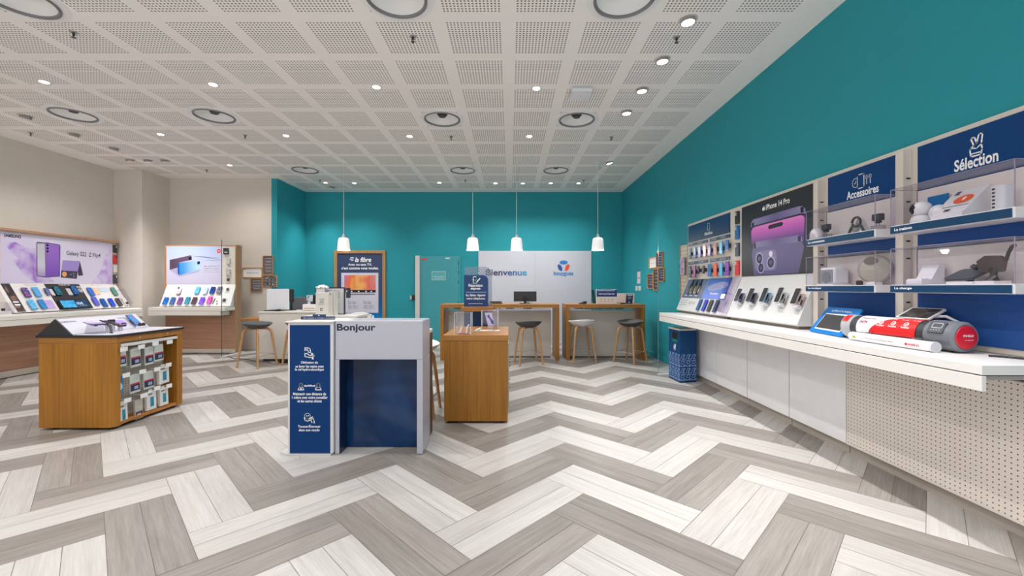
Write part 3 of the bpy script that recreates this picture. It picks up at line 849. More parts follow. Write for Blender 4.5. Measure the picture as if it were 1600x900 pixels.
MB().box(-4.95, -4.86, 0.18, 0.24, 0.071, 0.074, RSL.M).build('price_card', PRINT_W, t)
for i, (x, y, c, nm) in enumerate(((1152.8, 461.5, (140, 136, 170), 'lilac'), (1171.7, 461.5, (120, 120, 130), 'graphite'), (1193.3, 461.5, (150, 180, 205), 'pale blue'), (1217.2, 461.5, (210, 210, 212), 'silver'), (1243.3, 463.5, (226, 206, 200), 'rose'))):
    u, v = sl(x, y, 0.06)
    t = thing('demo_phone', 'dark demo phone with a %s rim on the white ramp, %s from far end' % (nm, ORD[i]), 'phone', RSL.w(u, v, 0), group='phones under the black poster')
    m = RSL.M @ Matrix.Translation((u, v, 0))
    MB().prism(rrect(-0.036, 0.036, -0.068, 0.078, 0.01), 0.055, 0.064, m).build('body', M(c, 0.2, 0.4), t)
    MB().prism(rrect(-0.034, 0.034, -0.066, 0.076, 0.008), 0.064, 0.065, m).build('screen', M((58, 56, 60), 0.25), t)
    MB().prism(rrect(-0.012, 0.056, -0.078, 0.04, 0.01), 0.02, 0.029, m).build('back_shell', M(c, 0.15, 0.5), t)
    mb = MB(); mb.box(-0.03, 0.045, -0.095, -0.07, 0.0, 0.05, m); mb.box(-0.012, 0.03, -0.06, 0.02, 0.0, 0.02, m)
    mb.build('holder', M((214, 214, 218), 0.15), t, bevel=0.003)
    mb = MB(); mb.box(-0.016, 0.02, -0.03, 0.02, 0.029, 0.055, m); mb.box(0.05, 0.062, -0.065, -0.02, 0.029, 0.034, m)
    mb.build('security_clamp', BLACK, t)

# shelf cases
def case(y0, y1, z0, z1, zt, word, label, ww=0.13):
    t = thing('shelf_case', label, 'shelf case', (2.56, (y0 + y1) / 2, z0), group='clear shelf cases')
    mb = MB(); mb.box(2.474, 2.652, y0, y1, z0 - 0.004, z1 + 0.006); mb.build('shelf', M((222, 220, 224), 0.35), t, bevel=0.002)
    m = MB(); m.box(2.468, 2.474, y0 + 0.012, y1, z0, z1); m.build('label_strip', M((0, 58, 96), 0.35), t)
    LF = Fr((2.468, 0, 0), (0, -1, 0), (0, 0, 1))
    MB().text(word, -y1 + 0.03, z0 + 0.015, ww * 0.9, 0.018, 0.0008, LF.M, 0.03, align='L').build('lettering', PRINT_W, t)
    MB().box(2.645, 2.652, y0, y1, z1 + 0.006, zt - 0.004).build('back_panel', M((226, 218, 214), 0.5), t)
    mb = MB(); a = 0.004; zb = z1 + 0.007
    mb.box(2.472, 2.472 + a, y0, y1, zb, zt); mb.box(2.476, 2.645, y0, y0 + a, zb, zt); mb.box(2.476, 2.645, y1 - a, y1, zb, zt); mb.box(2.472, 2.645, y0, y1, zt, zt + a)
    mb.build('clear_cover', CLEAR, t)
    mb = MB(); e = 0.0035
    for x in (2.470, 2.642):
        for y in (y0, y1): mb.box(x, x + e, y - e / 2, y + e / 2, zb, zt + a)
    for y in (y0, y1): mb.box(2.472, 2.645, y - e / 2, y + e / 2, zt + a - 0.001, zt + a + 0.0015)
    mb.box(2.470, 2.473, y0, y1, zt + a - 0.001, zt + a + 0.0015)
    mb.build('cover_edges', CLEAR_EDGE, t)
    return z1 + 0.006
case(2.838, 3.50, 1.649, 1.694, 1.930, 'La connexion', 'clear topped shelf case with the two black plugs, under the Accessoires lettering', 0.2)
case(2.838, 3.50, 1.273, 1.315, 1.548, 'La musique', 'clear topped shelf case with the round speaker, lower of the far pair', 0.16)
case(2.053, 2.722, 1.649, 1.694, 1.930, 'La maison', 'clear topped shelf case with the white cameras, under the Selection lettering')
case(2.053, 2.722, 1.273, 1.315, 1.548, 'La charge', 'clear topped shelf case with the dark tablet mount, lower of the near pair')
zu, zl = 1.7005, 1.3215
def at(px, X): return X * F / (px - CX)
def shelf_thing(name, label, cat, px, X, z):
    y = at(px, X)
    t = thing(name, label, cat, (X, y, z))
    return t, Matrix.Translation((X, y, z)), y
t, T, y = shelf_thing('white_dome', 'shiny white dome at the far end of the upper far shelf case', 'device', 1276, 2.525, zu)
MB().lathe([(0.05, 0.0), (0.05, 0.012)], 28, T).build('foot', M((190, 188, 192), 0.3), t)
MB().lathe([(0.047, 0.012), (0.05, 0.035), (0.046, 0.06), (0.034, 0.082), (0.016, 0.095), (1e-4, 0.099)], 28, T).build('shell', M((224, 222, 224), 0.15, 0.2), t)
for px, l in ((1291, 'left of the bracelet stand'), (1372, 'right of the bracelet stand')):
    t, T, y = shelf_thing('wall_plug', 'black wall plug on a clear block, ' + l, 'plug', px, 2.56, zu)
    MB().box(-0.025, 0.025, -0.035, 0.035, 0.0, 0.035, T).build('clear_block', clear('block_acrylic', (232, 230, 236)), t)
    mb = MB(); mb.box(-0.02, 0.02, -0.032, 0.032, 0.068, 0.115, T); mb.box(-0.012, 0.012, -0.02, 0.02, 0.05, 0.068, T)
    mb.build('plug_body', M((66, 66, 74), 0.4), t, bevel=0.005)
    mb = MB()
    for q in (-0.01, 0.01): mb.cyl((2.56, y + q, zu + 0.0352), (2.56, y + q, zu + 0.05), 0.0025, seg=8)
    mb.build('pins', STEEL, t)
t, T, y = shelf_thing('bracelet_stand', 'dark chain bracelet over a folded white card in the upper far case', 'bracelet', 1352, 2.56, zu)
RR = Fr((2.55, y, zu), (0, -1, 0), (0, 0, 1))
MB().prism([(-0.06, 0), (0.0, 0.1), (0.06, 0), (0.052, 0), (0.0, 0.088), (-0.052, 0)], 0.0, 0.05, RR.M).build('card', M((205, 202, 204), 0.5), t)
mb = MB()
mb.tube([RR.w(0.036 * math.cos(a), 0.075 + 0.034 * math.sin(a), 0.055) for a in [i * math.pi / 10 for i in range(21)]], 0.008)
mb.tube([RR.w(-0.065, 0.0, 0.055), RR.w(-0.045, 0.035, 0.055), RR.w(-0.028, 0.055, 0.055)], 0.009); mb.tube([RR.w(0.065, 0.0, 0.055), RR.w(0.045, 0.035, 0.055), RR.w(0.028, 0.055, 0.055)], 0.009)
mb.build('chain', M((78, 74, 68), 0.35, 0.4), t)
t, T, y = shelf_thing('cube_speaker', 'white cube speaker with a grey grille in the lower far case', 'speaker', 1303, 2.555, zl)
MB().box(-0.075, 0.07, -0.085, 0.085, 0.0, 0.012, T).build('tray', M((230, 230, 232), 0.4), t)
MB().box(-0.055, 0.06, -0.075, 0.075, 0.012, 0.14, T).build('cabinet', M((226, 226, 230), 0.35), t, bevel=0.012)
MB().box(-0.0595, -0.0552, -0.062, 0.062, 0.022, 0.122, T).build('grille', M((150, 150, 156), 0.6), t)
CF = Fr((2.555 - 0.0598, y, zl), (0, -1, 0), (0, 0, 1))
MB().prism(ell(0.0, 0.062, 0.045, 0.045, 24), 0.0, 0.003, CF.M).build('cone', M((128, 128, 136), 0.5), t)
t, T, y = shelf_thing('round_speaker', 'round pale grey speaker standing on edge in the lower far case', 'speaker', 1367, 2.575, zl)
CF = Fr((2.575, y, zl), (0, -1, 0), (0, 0, 1))
tl2 = CF.M @ Matrix.Rotation(0.62, 4, 'Y') @ Matrix.Translation((0, 0.112, 0))
MB().lathe([(1e-4, -0.02), (0.09, -0.02), (0.1, -0.008), (0.1, 0.012), (0.088, 0.026), (1e-4, 0.03)], 40, tl2).build('shell', M((164, 162, 156), 0.35), t)
MB().lathe([(1e-4, 0.031), (0.076, 0.028), (0.078, 0.0265), (1e-4, 0.029)], 36, tl2).build('front_cloth', M((176, 174, 160), 0.6), t)
MB().prism(ell(-0.015, 0.058, 0.04, 0.026, 20), 0.028, 0.034, tl2).build('handle_hole', M((118, 116, 108), 0.5), t)
MB().box(-0.035, 0.02, -0.04, 0.04, 0.0, 0.022, T).build('stand', M((225, 225, 228), 0.4), t, bevel=0.003)
t, T, y = shelf_thing('button_remote', 'small black cylinder beside the round speaker', 'device', 1343, 2.52, zl)
MB().lathe([(1e-4, 0.0), (0.02, 0.0), (0.02, 0.028), (0.015, 0.032), (1e-4, 0.032)], 20, T).build('body', DARK, t)
MB().lathe([(1e-4, 0.033), (0.012, 0.033), (0.012, 0.032)], 16, T).build('cap', M((90, 90, 92), 0.3), t)

t, T, y = shelf_thing('security_camera', 'white pan camera with a dark face in the upper near case', 'camera', 1440, 2.535, zu)
MB().lathe([(1e-4, 0.0), (0.05, 0.0), (0.054, 0.01), (0.048, 0.035), (0.032, 0.046), (1e-4, 0.048)], 28, T).build('base', M((228, 228, 230), 0.3), t)
MB().lathe([(0.02, 0.044), (0.04, 0.056), (0.05, 0.08), (0.045, 0.11), (0.025, 0.128), (1e-4, 0.134)], 28, T).build('head', M((230, 230, 232), 0.25), t)
m = Matrix.Translation((2.535, y, zu + 0.088)) @ Vector((-0.75, -0.25, 0.02)).to_track_quat('Z', 'Y').to_matrix().to_4x4() @ Matrix.Translation((0.0, 0.0, 0.0))
m2 = Matrix.Translation((2.535, y, zu + 0.088)) @ Vector((-0.7, 0.55, 0.0)).to_track_quat('Z', 'Y').to_matrix().to_4x4()
MB().lathe([(0.036, 0.03), (0.03, 0.046), (0.015, 0.053), (1e-4, 0.055)], 24, m2).build('face', M((34, 34, 38), 0.15), t)
MB().lathe([(0.011, 0.05), (0.01, 0.058), (1e-4, 0.06)], 16, m2).build('lens', M((90, 90, 100), 0.1), t)
t, T, y = shelf_thing('ball_lamp', 'plain white ball right of the pan camera', 'device', 1467, 2.545, zu)
MB().lathe([(1e-4, 0.0), (0.024, 0.0), (0.03, 0.006)], 24, T).build('foot', M((210, 210, 214), 0.4), t)
MB().lathe([(0.028, 0.006), (0.042, 0.025), (0.046, 0.048), (0.04, 0.072), (0.024, 0.089), (1e-4, 0.095)], 28, T).build('ball', M((228, 227, 230), 0.3), t)
t = thing('blue_card', 'small blue card standing behind the white cameras', 'card', (2.635, 2.56, zu))
CF = Fr((2.636, 2.58, zu), (0, -1, 0), (0, 0, 1))
MB().box(-0.062, 0.062, 0.0, 0.17, 0.0, 0.005, CF.M).build('sheet', M((0, 110, 176), 0.4), t)
MB().box(-0.03, 0.03, 0.0, 0.006, 0.005, 0.03, CF.M).build('foot', M((0, 96, 160), 0.4), t)
t = thing('demo_box', 'white wedge box with an orange oval in the upper near case', 'display box', (2.56, 2.36, zu))
y0, y1 = 2.30, 2.475
MB().prism([(2.48, zu), (2.642, zu), (2.642, zu + 0.17), (2.634, zu + 0.17), (2.492, zu + 0.028), (2.48, zu + 0.022)], -y1, -y0, XZ.M).build('body', M((226, 224, 228), 0.35), t)
SF = Fr((2.492, 0, zu + 0.0285), (0, -1, 0), (0.142, 0, 0.1415))
MB().flat(ell(-2.372, 0.105, 0.05, 0.036), 0.002, SF.M).build('orange_oval', M((240, 100, 40), 0.4), t)
mb = MB(); mb.flat(ell(-2.37, 0.11, 0.008, 0.016), 0.0025, SF.M); mb.text('wifi', -2.40, 0.16, 0.07, 0.018, 0.002, SF.M)
mb.build('mark', PRINT_W, t)
mb = MB(); mb.box(-2.455, -2.43, 0.155, 0.185, 0.001, 0.002, SF.M); mb.box(-2.42, -2.39, 0.012, 0.03, 0.001, 0.002, SF.M); mb.box(-2.47, -2.31, 0.05, 0.053, 0.001, 0.002, SF.M)
mb.build('printed_marks', M((80, 70, 76), 0.4), t)
t, T, y = shelf_thing('router', 'white upright router with a row of dark ports in the upper near case', 'router', 1566, 2.575, zu)
MB().prism(rrect(-0.036, 0.036, -0.034, 0.034, 0.026, 6), 0.004, 0.135, T).build('housing', M((218, 220, 226), 0.3), t)
MB().prism(rrect(-0.033, 0.033, -0.031, 0.031, 0.023, 6), 0.0, 0.004, T).build('foot', M((170, 172, 178), 0.4), t)
mb = MB()
for k in range(6): mb.box(-0.038, -0.030, 0.002, 0.014, 0.018 + 0.019 * k, 0.027 + 0.019 * k, T)
mb.build('ports', DARK, t)
t, T, y = shelf_thing('white_charger', 'white stepped charging stand at the far end of the lower near case', 'charger', 1448, 2.56, zl)
MB().prism([(-0.08, 0.0), (-0.08, 0.03), (-0.02, 0.03), (0.03, 0.125), (0.06, 0.125), (0.06, 0.0)], -0.05, 0.05, T @ Matrix.Rotation(math.pi / 2, 4, 'X')).build('body', M((226, 224, 230), 0.35), t, bevel=0.006)
MB().box(-0.075, -0.03, -0.045, 0.045, 0.0302, 0.036, T).build('pad', M((240, 238, 242), 0.3), t)
t, T, y = shelf_thing('wireless_pad', 'dark tilted wireless charging pad in the lower near case', 'charger', 1512, 2.55, zl)
MB().box(-0.06, 0.04, -0.075, 0.06, 0.0, 0.014, T).build('white_block', M((232, 226, 230), 0.4), t)
mp = T @ Matrix.Translation((0, 0, 0.055)) @ Matrix.Rotation(-0.45, 4, 'Y')
MB().prism(rrect(-0.07, 0.06, -0.075, 0.075, 0.02), -0.007, 0.007, mp).build('pad', M((74, 76, 84), 0.35), t)
MB().cyl((2.565, y, zl + 0.0141), (2.565, y, zl + 0.05), 0.014).build('stem', DARK, t)
t, T, y = shelf_thing('tablet_mount', 'dark car tablet mount with clamp arms in the lower near case', 'mount', 1551, 2.555, zl)
MB().box(-0.05, 0.04, -0.05, 0.05, 0.0, 0.016, T).build('white_block', M((232, 226, 230), 0.4), t)
mp = T @ Matrix.Translation((0, 0.005, 0.108)) @ Matrix.Rotation(0.35, 4, 'Z') @ Matrix.Rotation(-0.18, 4, 'Y') @ Matrix.Scale(0.78, 4)
MB().prism([(-0.075, -0.02), (-0.05, -0.05), (0.03, -0.055), (0.07, -0.02), (0.06, 0.05), (0.02, 0.062), (-0.06, 0.055)], -0.01, 0.01, mp @ Matrix.Rotation(-math.pi / 2, 4, 'Y') @ Matrix.Rotation(math.pi / 2, 4, 'Z')).build('plate', M((84, 76, 74), 0.4), t, bevel=0.004)
mb = MB()
mb.tube([(2.555, y - 0.06, zl + 0.12), (2.55, y - 0.075, zl + 0.16), (2.545, y - 0.095, zl + 0.19), (2.54, y - 0.11, zl + 0.195)], 0.008)
mb.tube([(2.56, y + 0.06, zl + 0.105), (2.56, y + 0.085, zl + 0.09), (2.56, y + 0.1, zl + 0.1)], 0.014)
mb.build('clamp_arm', M((70, 66, 68), 0.4), t)
mb = MB(); mb.tube([(2.555, y, zl + 0.0161), (2.555, y - 0.005, zl + 0.045), (2.562, y, zl + 0.08)], [0.03, 0.014, 0.018]); mb.build('neck', M((60, 58, 60), 0.4), t)

# things on the worktop
t = thing('tablet_stand', 'bright blue frame around a dark tablet, leaning on the worktop', 'tablet', (2.44, 3.24, WT))
a, b = Vector((2.475, 3.46, WT + 0.001)), Vector((2.41, 3.04, WT + 0.001))
lean = Vector((0.145, 0.03, 0.19))
TF = Fr(a, b - a, lean - (b - a).normalized() * lean.dot((b - a).normalized()))
L = (b - a).length
MB().prism(rrect(0, L, 0, 0.245, 0.02), 0.0, 0.012, TF.M).build('frame', M((0, 120, 200), 0.35), t)
mb = MB(); mb.box(0.05, L - 0.05, 0.03, 0.185, 0.012, 0.0135, TF.M); mb.build('white_border', PRINT_W, t)
MB().box(0.056, L - 0.056, 0.042, 0.174, 0.0135, 0.0145, TF.M).build('screen', M((66, 64, 66), 0.3), t)
MB().text('La fibre à la maison', L / 2, 0.205, 0.24, 0.018, 0.0127, TF.M, 0.02).build('lettering', PRINT_W, t)
MB().box(0.1, L - 0.1, 0.02, 0.03, -0.10, -0.0005, TF.M).build('rear_strut', M((0, 96, 170), 0.4), t)

t = thing('cutting_machine', 'grey and red tube shaped machine lying along the worktop', 'machine', (2.45, 2.67, WT))
A, B = Vector((2.452, 3.02, WT + 0.088)), Vector((2.50, 2.30, WT + 0.088))
ax = (B - A).normalized(); LEN = (B - A).length
q = Matrix.Translation(A) @ ax.to_track_quat('Z', 'X').to_matrix().to_4x4()
AX = Fr(A, ax.cross(Vector((0, 0, 1))), Vector((0, 0, 1)))       # not used for bodies; gives side direction
side = ax.cross(Vector((0, 0, 1))).normalized()                     # points to the wall or the room
if side.x > 0: side = -side
def ring(ang, r, s):                                                # point on the tube: angle from the room side upward
    return A + ax * s + side * (r * math.cos(ang)) + Vector((0, 0, 1)) * (r * math.sin(ang))
def skin(mb, r, s0, s1, a0, a1, k=14, f=None):
    vs, fs = [], []
    for i in range(k + 1):
        an = a0 + (a1 - a0) * i / k
        e0, e1 = (s0, s1) if f is None else (f(i / k), s1)
        vs += [ring(an, r, e0), ring(an, r, e1)]
    for i in range(k): fs.append((2 * i, 2 * i + 1, 2 * i + 3, 2 * i + 2))
    return mb._add(vs, fs, True)
R = 0.08
MB().cyl(A + ax * 0.06, A + ax * (LEN - 0.1), R - 0.002, seg=40).build('tube', M((58, 58, 64), 0.4), t)
MB().lathe([(1e-4, -0.004), (0.07, -0.004), (0.082, 0.006), (0.082, 0.075), (0.079, 0.078)], 40, q).build('far_cap', M((176, 176, 182), 0.35), t)
MB().lathe([(0.0815, LEN - 0.155), (0.086, LEN - 0.15), (0.086, LEN - 0.01), (0.072, LEN + 0.004), (0.064, LEN + 0.002)], 40, q).build('near_cap', M((112, 116, 124), 0.3), t)
MB().lathe([(0.066, LEN + 0.001), (0.062, LEN + 0.007), (0.03, LEN + 0.012), (1e-4, LEN + 0.012)], 40, q).build('end_disc', M((206, 26, 48), 0.3), t)
skin(MB(), 0.0808, 0.13, LEN - 0.2, -0.35, 2.0).build('red_wrap', M((226, 36, 40), 0.3), t)
skin(MB(), 0.0813, 0.13, 0.34, -0.35, 2.0, 14, None).build('white_wrap', M((226, 224, 232), 0.35), t) if False else None
mbw = MB(); vs, fs = [], []
for i in range(15):
    an = -0.35 + 2.35 * i / 14
    e = 0.22 + 0.26 * (i / 14) ** 1.6
    vs += [ring(an, 0.0814, 0.13), ring(an, 0.0814, e)]
for i in range(14): fs.append((2 * i, 2 * i + 1, 2 * i + 3, 2 * i + 2))
mbw._add(vs, fs, True); mbw.build('white_wrap', M((228, 226, 234), 0.35), t)
skin(MB(), 0.0835, 0.012, 0.058, 0.45, 1.25).build('red_badge', M((226, 36, 40), 0.3), t)
def wrap_text(mb, word, s, an, w, h, r=0.0818, bold=0.02):
    base = ring(an, r, s); nrm = (side * math.cos(an) + Vector((0, 0, 1)) * math.sin(an)); up = -side * math.sin(an) + Vector((0, 0, 1)) * math.cos(an)
    f = Fr(base, ax, up); mb.text(word, 0, 0, w, h, 0.0006, f.M, bold)
    return f
mb = MB()
for s, an in ((0.30, 0.62), (0.38, 0.62), (0.46, 0.62)):
    f = wrap_text(mb, 'Protection', s, an - 0.30, 0.05, 0.012)
    base = ring(an, 0.0825, s); nrm = side * math.cos(an) + Vector((0, 0, 1)) * math.sin(an); up = -side * math.sin(an) + Vector((0, 0, 1)) * math.cos(an)
    f = Fr(base, ax, up); mb.stroke(ell(0, 0.002, 0.013, 0.013, 14), 0.004, 0.0006, f.M, True)
    mb.stroke([(-0.006, 0.0), (0, -0.004), (0.007, 0.008)], 0.004, 0.0006, f.M)
for s in (0.36, 0.43, 0.50): wrap_text(mb, 'À vie', s, 1.05, 0.045, 0.01)
mb.build('white_lettering', PRINT_W, t)
mb = MB()
wrap_text(mb, '29€99', 0.175, 0.42, 0.06, 0.022); wrap_text(mb, 'Protection écran', 0.20, 0.9, 0.1, 0.012)
mb.build('red_lettering', M((150, 30, 60), 0.4), t)
pan = Fr(ring(0.55, 0.087, LEN - 0.118), ax, -side * math.sin(0.55) + Vector((0, 0, 1)) * math.cos(0.55))
MB().prism(rrect(-0.01, 0.075, -0.03, 0.04, 0.008), -0.006, 0.002, pan.M).build('control_panel', M((64, 68, 76), 0.3), t)
mb = MB(); mb.stroke(rrect(0.008, 0.06, 0.0, 0.03, 0.006), 0.004, 0.0028, pan.M, True)
for k in range(4): mb.flat(ell(0.012 + 0.014 * k, -0.014, 0.003, 0.003, 10), 0.0028, pan.M)
mb.build('panel_symbols', M((190, 194, 200), 0.4), t)
ef = Fr(A + ax * (LEN + 0.0125), -side, Vector((0, 0, 1)))
if ef.n.dot(ax) < 0: ef = Fr(A + ax * (LEN + 0.0125), side, Vector((0, 0, 1)))
mb = MB(); mb.text('SHIELD', 0.006, 0.004, 0.05, 0.012, 0.0006, ef.M, 0.02); mb.text('on demand', 0.004, -0.016, 0.048, 0.007, 0.0006, ef.M)
mb.flat([(-0.03, 0.016), (-0.022, 0.016), (-0.022, 0.008), (-0.026, 0.003), (-0.03, 0.008)], 0.0006, ef.M)
mb.build('disc_lettering', PRINT_W, t)
mb = MB()
for s in (0.03, LEN - 0.05): mb.cyl(A + ax * s + Vector((0, 0, -0.088)), A + ax * s + Vector((0, 0, -0.07)), 0.022)
mb.build('foot', BLACK, t)
C0, C1 = Vector((2.366, 2.90, WT + 0.030)), Vector((2.366, 2.34, WT + 0.030))
MB().cyl(C0, C1, 0.029, seg=28).build('film_roll', M((226, 224, 228), 0.35), t)
mb = MB()
for s in (0.12, 0.44): mb.box(2.366, 2.43, 2.90 - s - 0.01, 2.90 - s + 0.01, WT + 0.052, WT + 0.066)
mb.build('roll_clip', M((120, 118, 118), 0.4), t)
MB().cyl(C1 + Vector((0, -0.001, 0)), C1 + Vector((0, -0.012, 0)), 0.031, seg=28).build('roll_end', M((205, 205, 212), 0.3), t)
rf = Fr((2.366 - 0.0296, 0, WT + 0.030), (0, -1, 0), (0, 0, 1))
mb = MB(); mb.text('Screen protector film', -2.66, -0.004, 0.2, 0.009, 0.0005, rf.M)
mb.build('roll_lettering', M((70, 70, 80), 0.4), t)
mb = MB(); mb.text('SHIELD', -2.43, -0.006, 0.07, 0.013, 0.0005, rf.M, 0.02); mb.flat(ell(-2.475, 0.0, 0.008, 0.008), 0.0005, rf.M); mb.build('roll_mark', M((200, 40, 50), 0.4), t)
MB().box(-2.86, -2.835, -0.008, 0.006, 0.0, 0.0006, rf.M).build('roll_tag', M((150, 190, 40), 0.4), t)

t = thing('tablet', 'white framed tablet lying on a curved white stand behind the machine', 'tablet', (2.57, 2.62, WT))
a = Vector((2.52, 2.74, WT + 0.163)); ud = Vector((0.0, -1, 0)); vd = Vector((0.11, 0, 0.063))
TF = Fr(a, ud, vd)
MB().prism(rrect(0, 0.22, 0, 0.128, 0.012), 0.0, 0.009, TF.M).build('frame', M((226, 226, 230), 0.3), t)
MB().prism(rrect(0.016, 0.204, 0.008, 0.12, 0.003), 0.009, 0.0098, TF.M).build('screen', swirl('dark_screen', ((52, 46, 48), (84, 78, 80)), 4, 0.15), t)
MB().tube([TF.w(0.2, 0.06, -0.008), (2.60, 2.50, WT + 0.19), (2.625, 2.455, WT + 0.16), (2.62, 2.445, WT + 0.07), (2.57, 2.52, WT + 0.010), (2.53, 2.58, WT + 0.009)], 0.009).build('curved_stand', M((226, 226, 230), 0.3), t)
MB().tube([TF.w(0.11, 0.06, -0.006), (2.58, 2.63, WT + 0.10), (2.56, 2.62, WT + 0.01)], 0.012).build('stem', M((220, 220, 224), 0.3), t)
tag(MB().tube([(2.5, 2.19, WT + 0.006), (2.545, 2.16, WT + 0.006), (2.57, 2.10, WT + 0.006), (2.6, 2.02, WT + 0.006), (2.585, 1.97, WT + 0.006)], 0.005).build('power_cable', BLACK), 'thin black cable lying on the worktop beside the near end of the tube machine', 'cable')

# far end: slatted board with leaflets, glass screen, bin
t = thing('slat_board', 'narrow beige panel with a wooden edge behind the glass screen', 'display board', (2.68, 6.42, 1.0))
MB().box(2.66, 2.698, 6.29, 6.53, 1.0, 1.955).build('panel', dots('slat_holes', (206, 190, 172), (150, 110, 80), (1, 2), 0.06, 0.012), t)
MB().box(2.652, 2.698, 6.53, 6.548, 0.99, 1.965).build('wood_edge', FRAME_OAK, t)
t = thing('leaflet_holder', 'clear leaflet pocket with pink leaflets on the narrow beige panel', 'holder', (2.64, 6.42, 1.5))
mb = MB(); mb.box(2.62, 2.624, 6.31, 6.52, 1.5, 1.74); mb.box(2.624, 2.66, 6.31, 6.314, 1.5, 1.7); mb.box(2.624, 2.66, 6.516, 6.52, 1.5, 1.7); mb.box(2.62, 2.66, 6.31, 6.52, 1.496, 1.5)
mb.build('pocket', CLEAR, t)
mb = MB(); mb.box(2.628, 2.634, 6.32, 6.41, 1.501, 1.77); mb.box(2.636, 2.642, 6.42, 6.51, 1.501, 1.76); mb.build('leaflet', swirl('leaflet_print', ((230, 226, 228), (200, 150, 170), (120, 110, 130)), 16), t)
def glass_screen(label, x0, x1, y0, y1, z1):
    t = thing('glass_screen', label, 'glass screen', ((x0 + x1) / 2, (y0 + y1) / 2, 0), group='glass screens beside the displays')
    MB().box(x0, x1, y0, y1, 0.018, z1).build('pane', GLASS, t)
    if y1 - y0 < 0.05:
        MB().box(x0, x1, y0 - 0.03, y1 + 0.03, 0.0, 0.018).build('floor_rail', M((205, 205, 208), 0.4), t)
        MB().box(x0 - 0.002, x0, y0, y1, 0.018, z1).build('polished_edge', M((120, 150, 150), 0.2), t)
    else:
        MB().box(x0 - 0.03, x1 + 0.03, y0, y1, 0.0, 0.018).build('floor_rail', M((205, 205, 208), 0.4), t)
        MB().box(x0, x1, y0 - 0.002, y0, 0.018, z1).build('polished_edge', M((70, 84, 90), 0.2), t)
glass_screen('tall clear glass screen at the far end of the right worktop', 2.22, 2.698, 6.275, 6.287, 2.25)

BIN_M = M((8, 70, 124), 0.4, spec=0.3)
t = thing('recycling_bin', 'blue recycling bin with a white line pattern under the worktop end', 'bin', (2.44, 5.9, 0))
bx = [(2.325, 5.735), (2.575, 5.79), (2.575, 6.08), (2.30, 6.08)]
MB().prism(bx, 0.012, 0.715, Matrix.Identity(4)).build('body', BIN_M, t, bevel=0.004)
cx0, cy0 = 2.445, 5.93
sc = lambda k: [(cx0 + (x - cx0) * k, cy0 + (y - cy0) * k) for x, y in bx]
MB().prism(sc(0.97), 0.0, 0.012, Matrix.Identity(4)).build('foot', BLACK, t)
MB().prism(sc(1.02), 0.7152, 0.738, Matrix.Identity(4)).build('lid', M((222, 216, 210), 0.4), t, bevel=0.003)
a, b = Vector((*bx[3], 0)), Vector((*bx[0], 0))
SFr = Fr(a, b - a, (0, 0, 1)); SL = (b - a).length
MB().prism(rrect(0.12, 0.27, 0.585, 0.675, 0.008), 0.0, 0.003, SFr.M).build('slot', BLACK, t)
MB().box(0.12, 0.27, 0.545, 0.583, 0.0, 0.003, SFr.M).build('green_band', M((0, 130, 110), 0.4), t)
mb = MB(); mb.flat(ell(0.19, 0.47, 0.02, 0.026), 0.001, SFr.M); mb.flat(ell(0.215, 0.50, 0.012, 0.02), 0.0012, SFr.M); mb.stroke(ell(0.19, 0.47, 0.032, 0.04, 12), 0.006, 0.001, SFr.M, True)
mb.build('recycle_symbol', PRINT_W, t)
a, b = Vector((*bx[0], 0)), Vector((*bx[1], 0))
FFr = Fr(a, b - a, (0, 0, 1)); FL = (b - a).length
mb = MB()
def pattern(fr, Lw):
    nx = max(1, int(Lw / 0.07)); w = Lw / nx
    for i in range(nx):
        for j in range(4):
            x, y = (i + 0.5) * w, 0.07 + 0.095 * j
            s = w * 0.44
            if j in (1, 3):
                mb.stroke([(x - s, y - 0.03), (x - s * 0.2, y + 0.03), (x + s * 0.6, y + 0.03), (x - s * 0.2, y - 0.03), (x + s, y - 0.03)], 0.007, 0.0008, fr.M)
                mb.stroke([(x + s, y + 0.03), (x, y - 0.02)], 0.007, 0.0008, fr.M)
            else:
                mb.stroke(ell(x, y + 0.018, s * 0.75, 0.018, 10, 0.4), 0.007, 0.0008, fr.M, True)
                mb.stroke([(x - s, y - 0.02), (x - s * 0.4, y - 0.035), (x + s, y - 0.012), (x + s * 0.5, y - 0.04)], 0.007, 0.0008, fr.M)
        for yy in (0.035, 0.115, 0.225, 0.305):
            mb.stroke([(i * w + 0.004, yy), ((i + 1) * w - 0.004, yy)], 0.005, 0.0008, fr.M)
pattern(SFr, SL); pattern(FFr, FL)
mb.build('line_pattern', M((150, 176, 226), 0.4), t)
# ------------------------------------------------------------------ back wall
BF = Fr((0, YB, 0), (1, 0, 0), (0, 0, 1))
def bx(x0, x1, ya, yb, n0, n1, mb=None, fr=BF):
    """box on a wall plane from picture measurements"""
    mb = mb or MB()
    u0, v1 = fr.px(x0, ya, n1); u1, v0 = fr.px(x1, yb, n1)
    return mb.box(u0, u1, v0, v1, n0, n1, fr.M)
def tx(mb, fr, s, x0, x1, ya, yb, n, bold=0.02, shear=0.0):
    u0, v1 = fr.px(x0, ya, n); u1, v0 = fr.px(x1, yb, n)
    return mb.text(s, (u0 + u1) / 2, v0, u1 - u0, v1 - v0, n, fr.M, bold, shear)

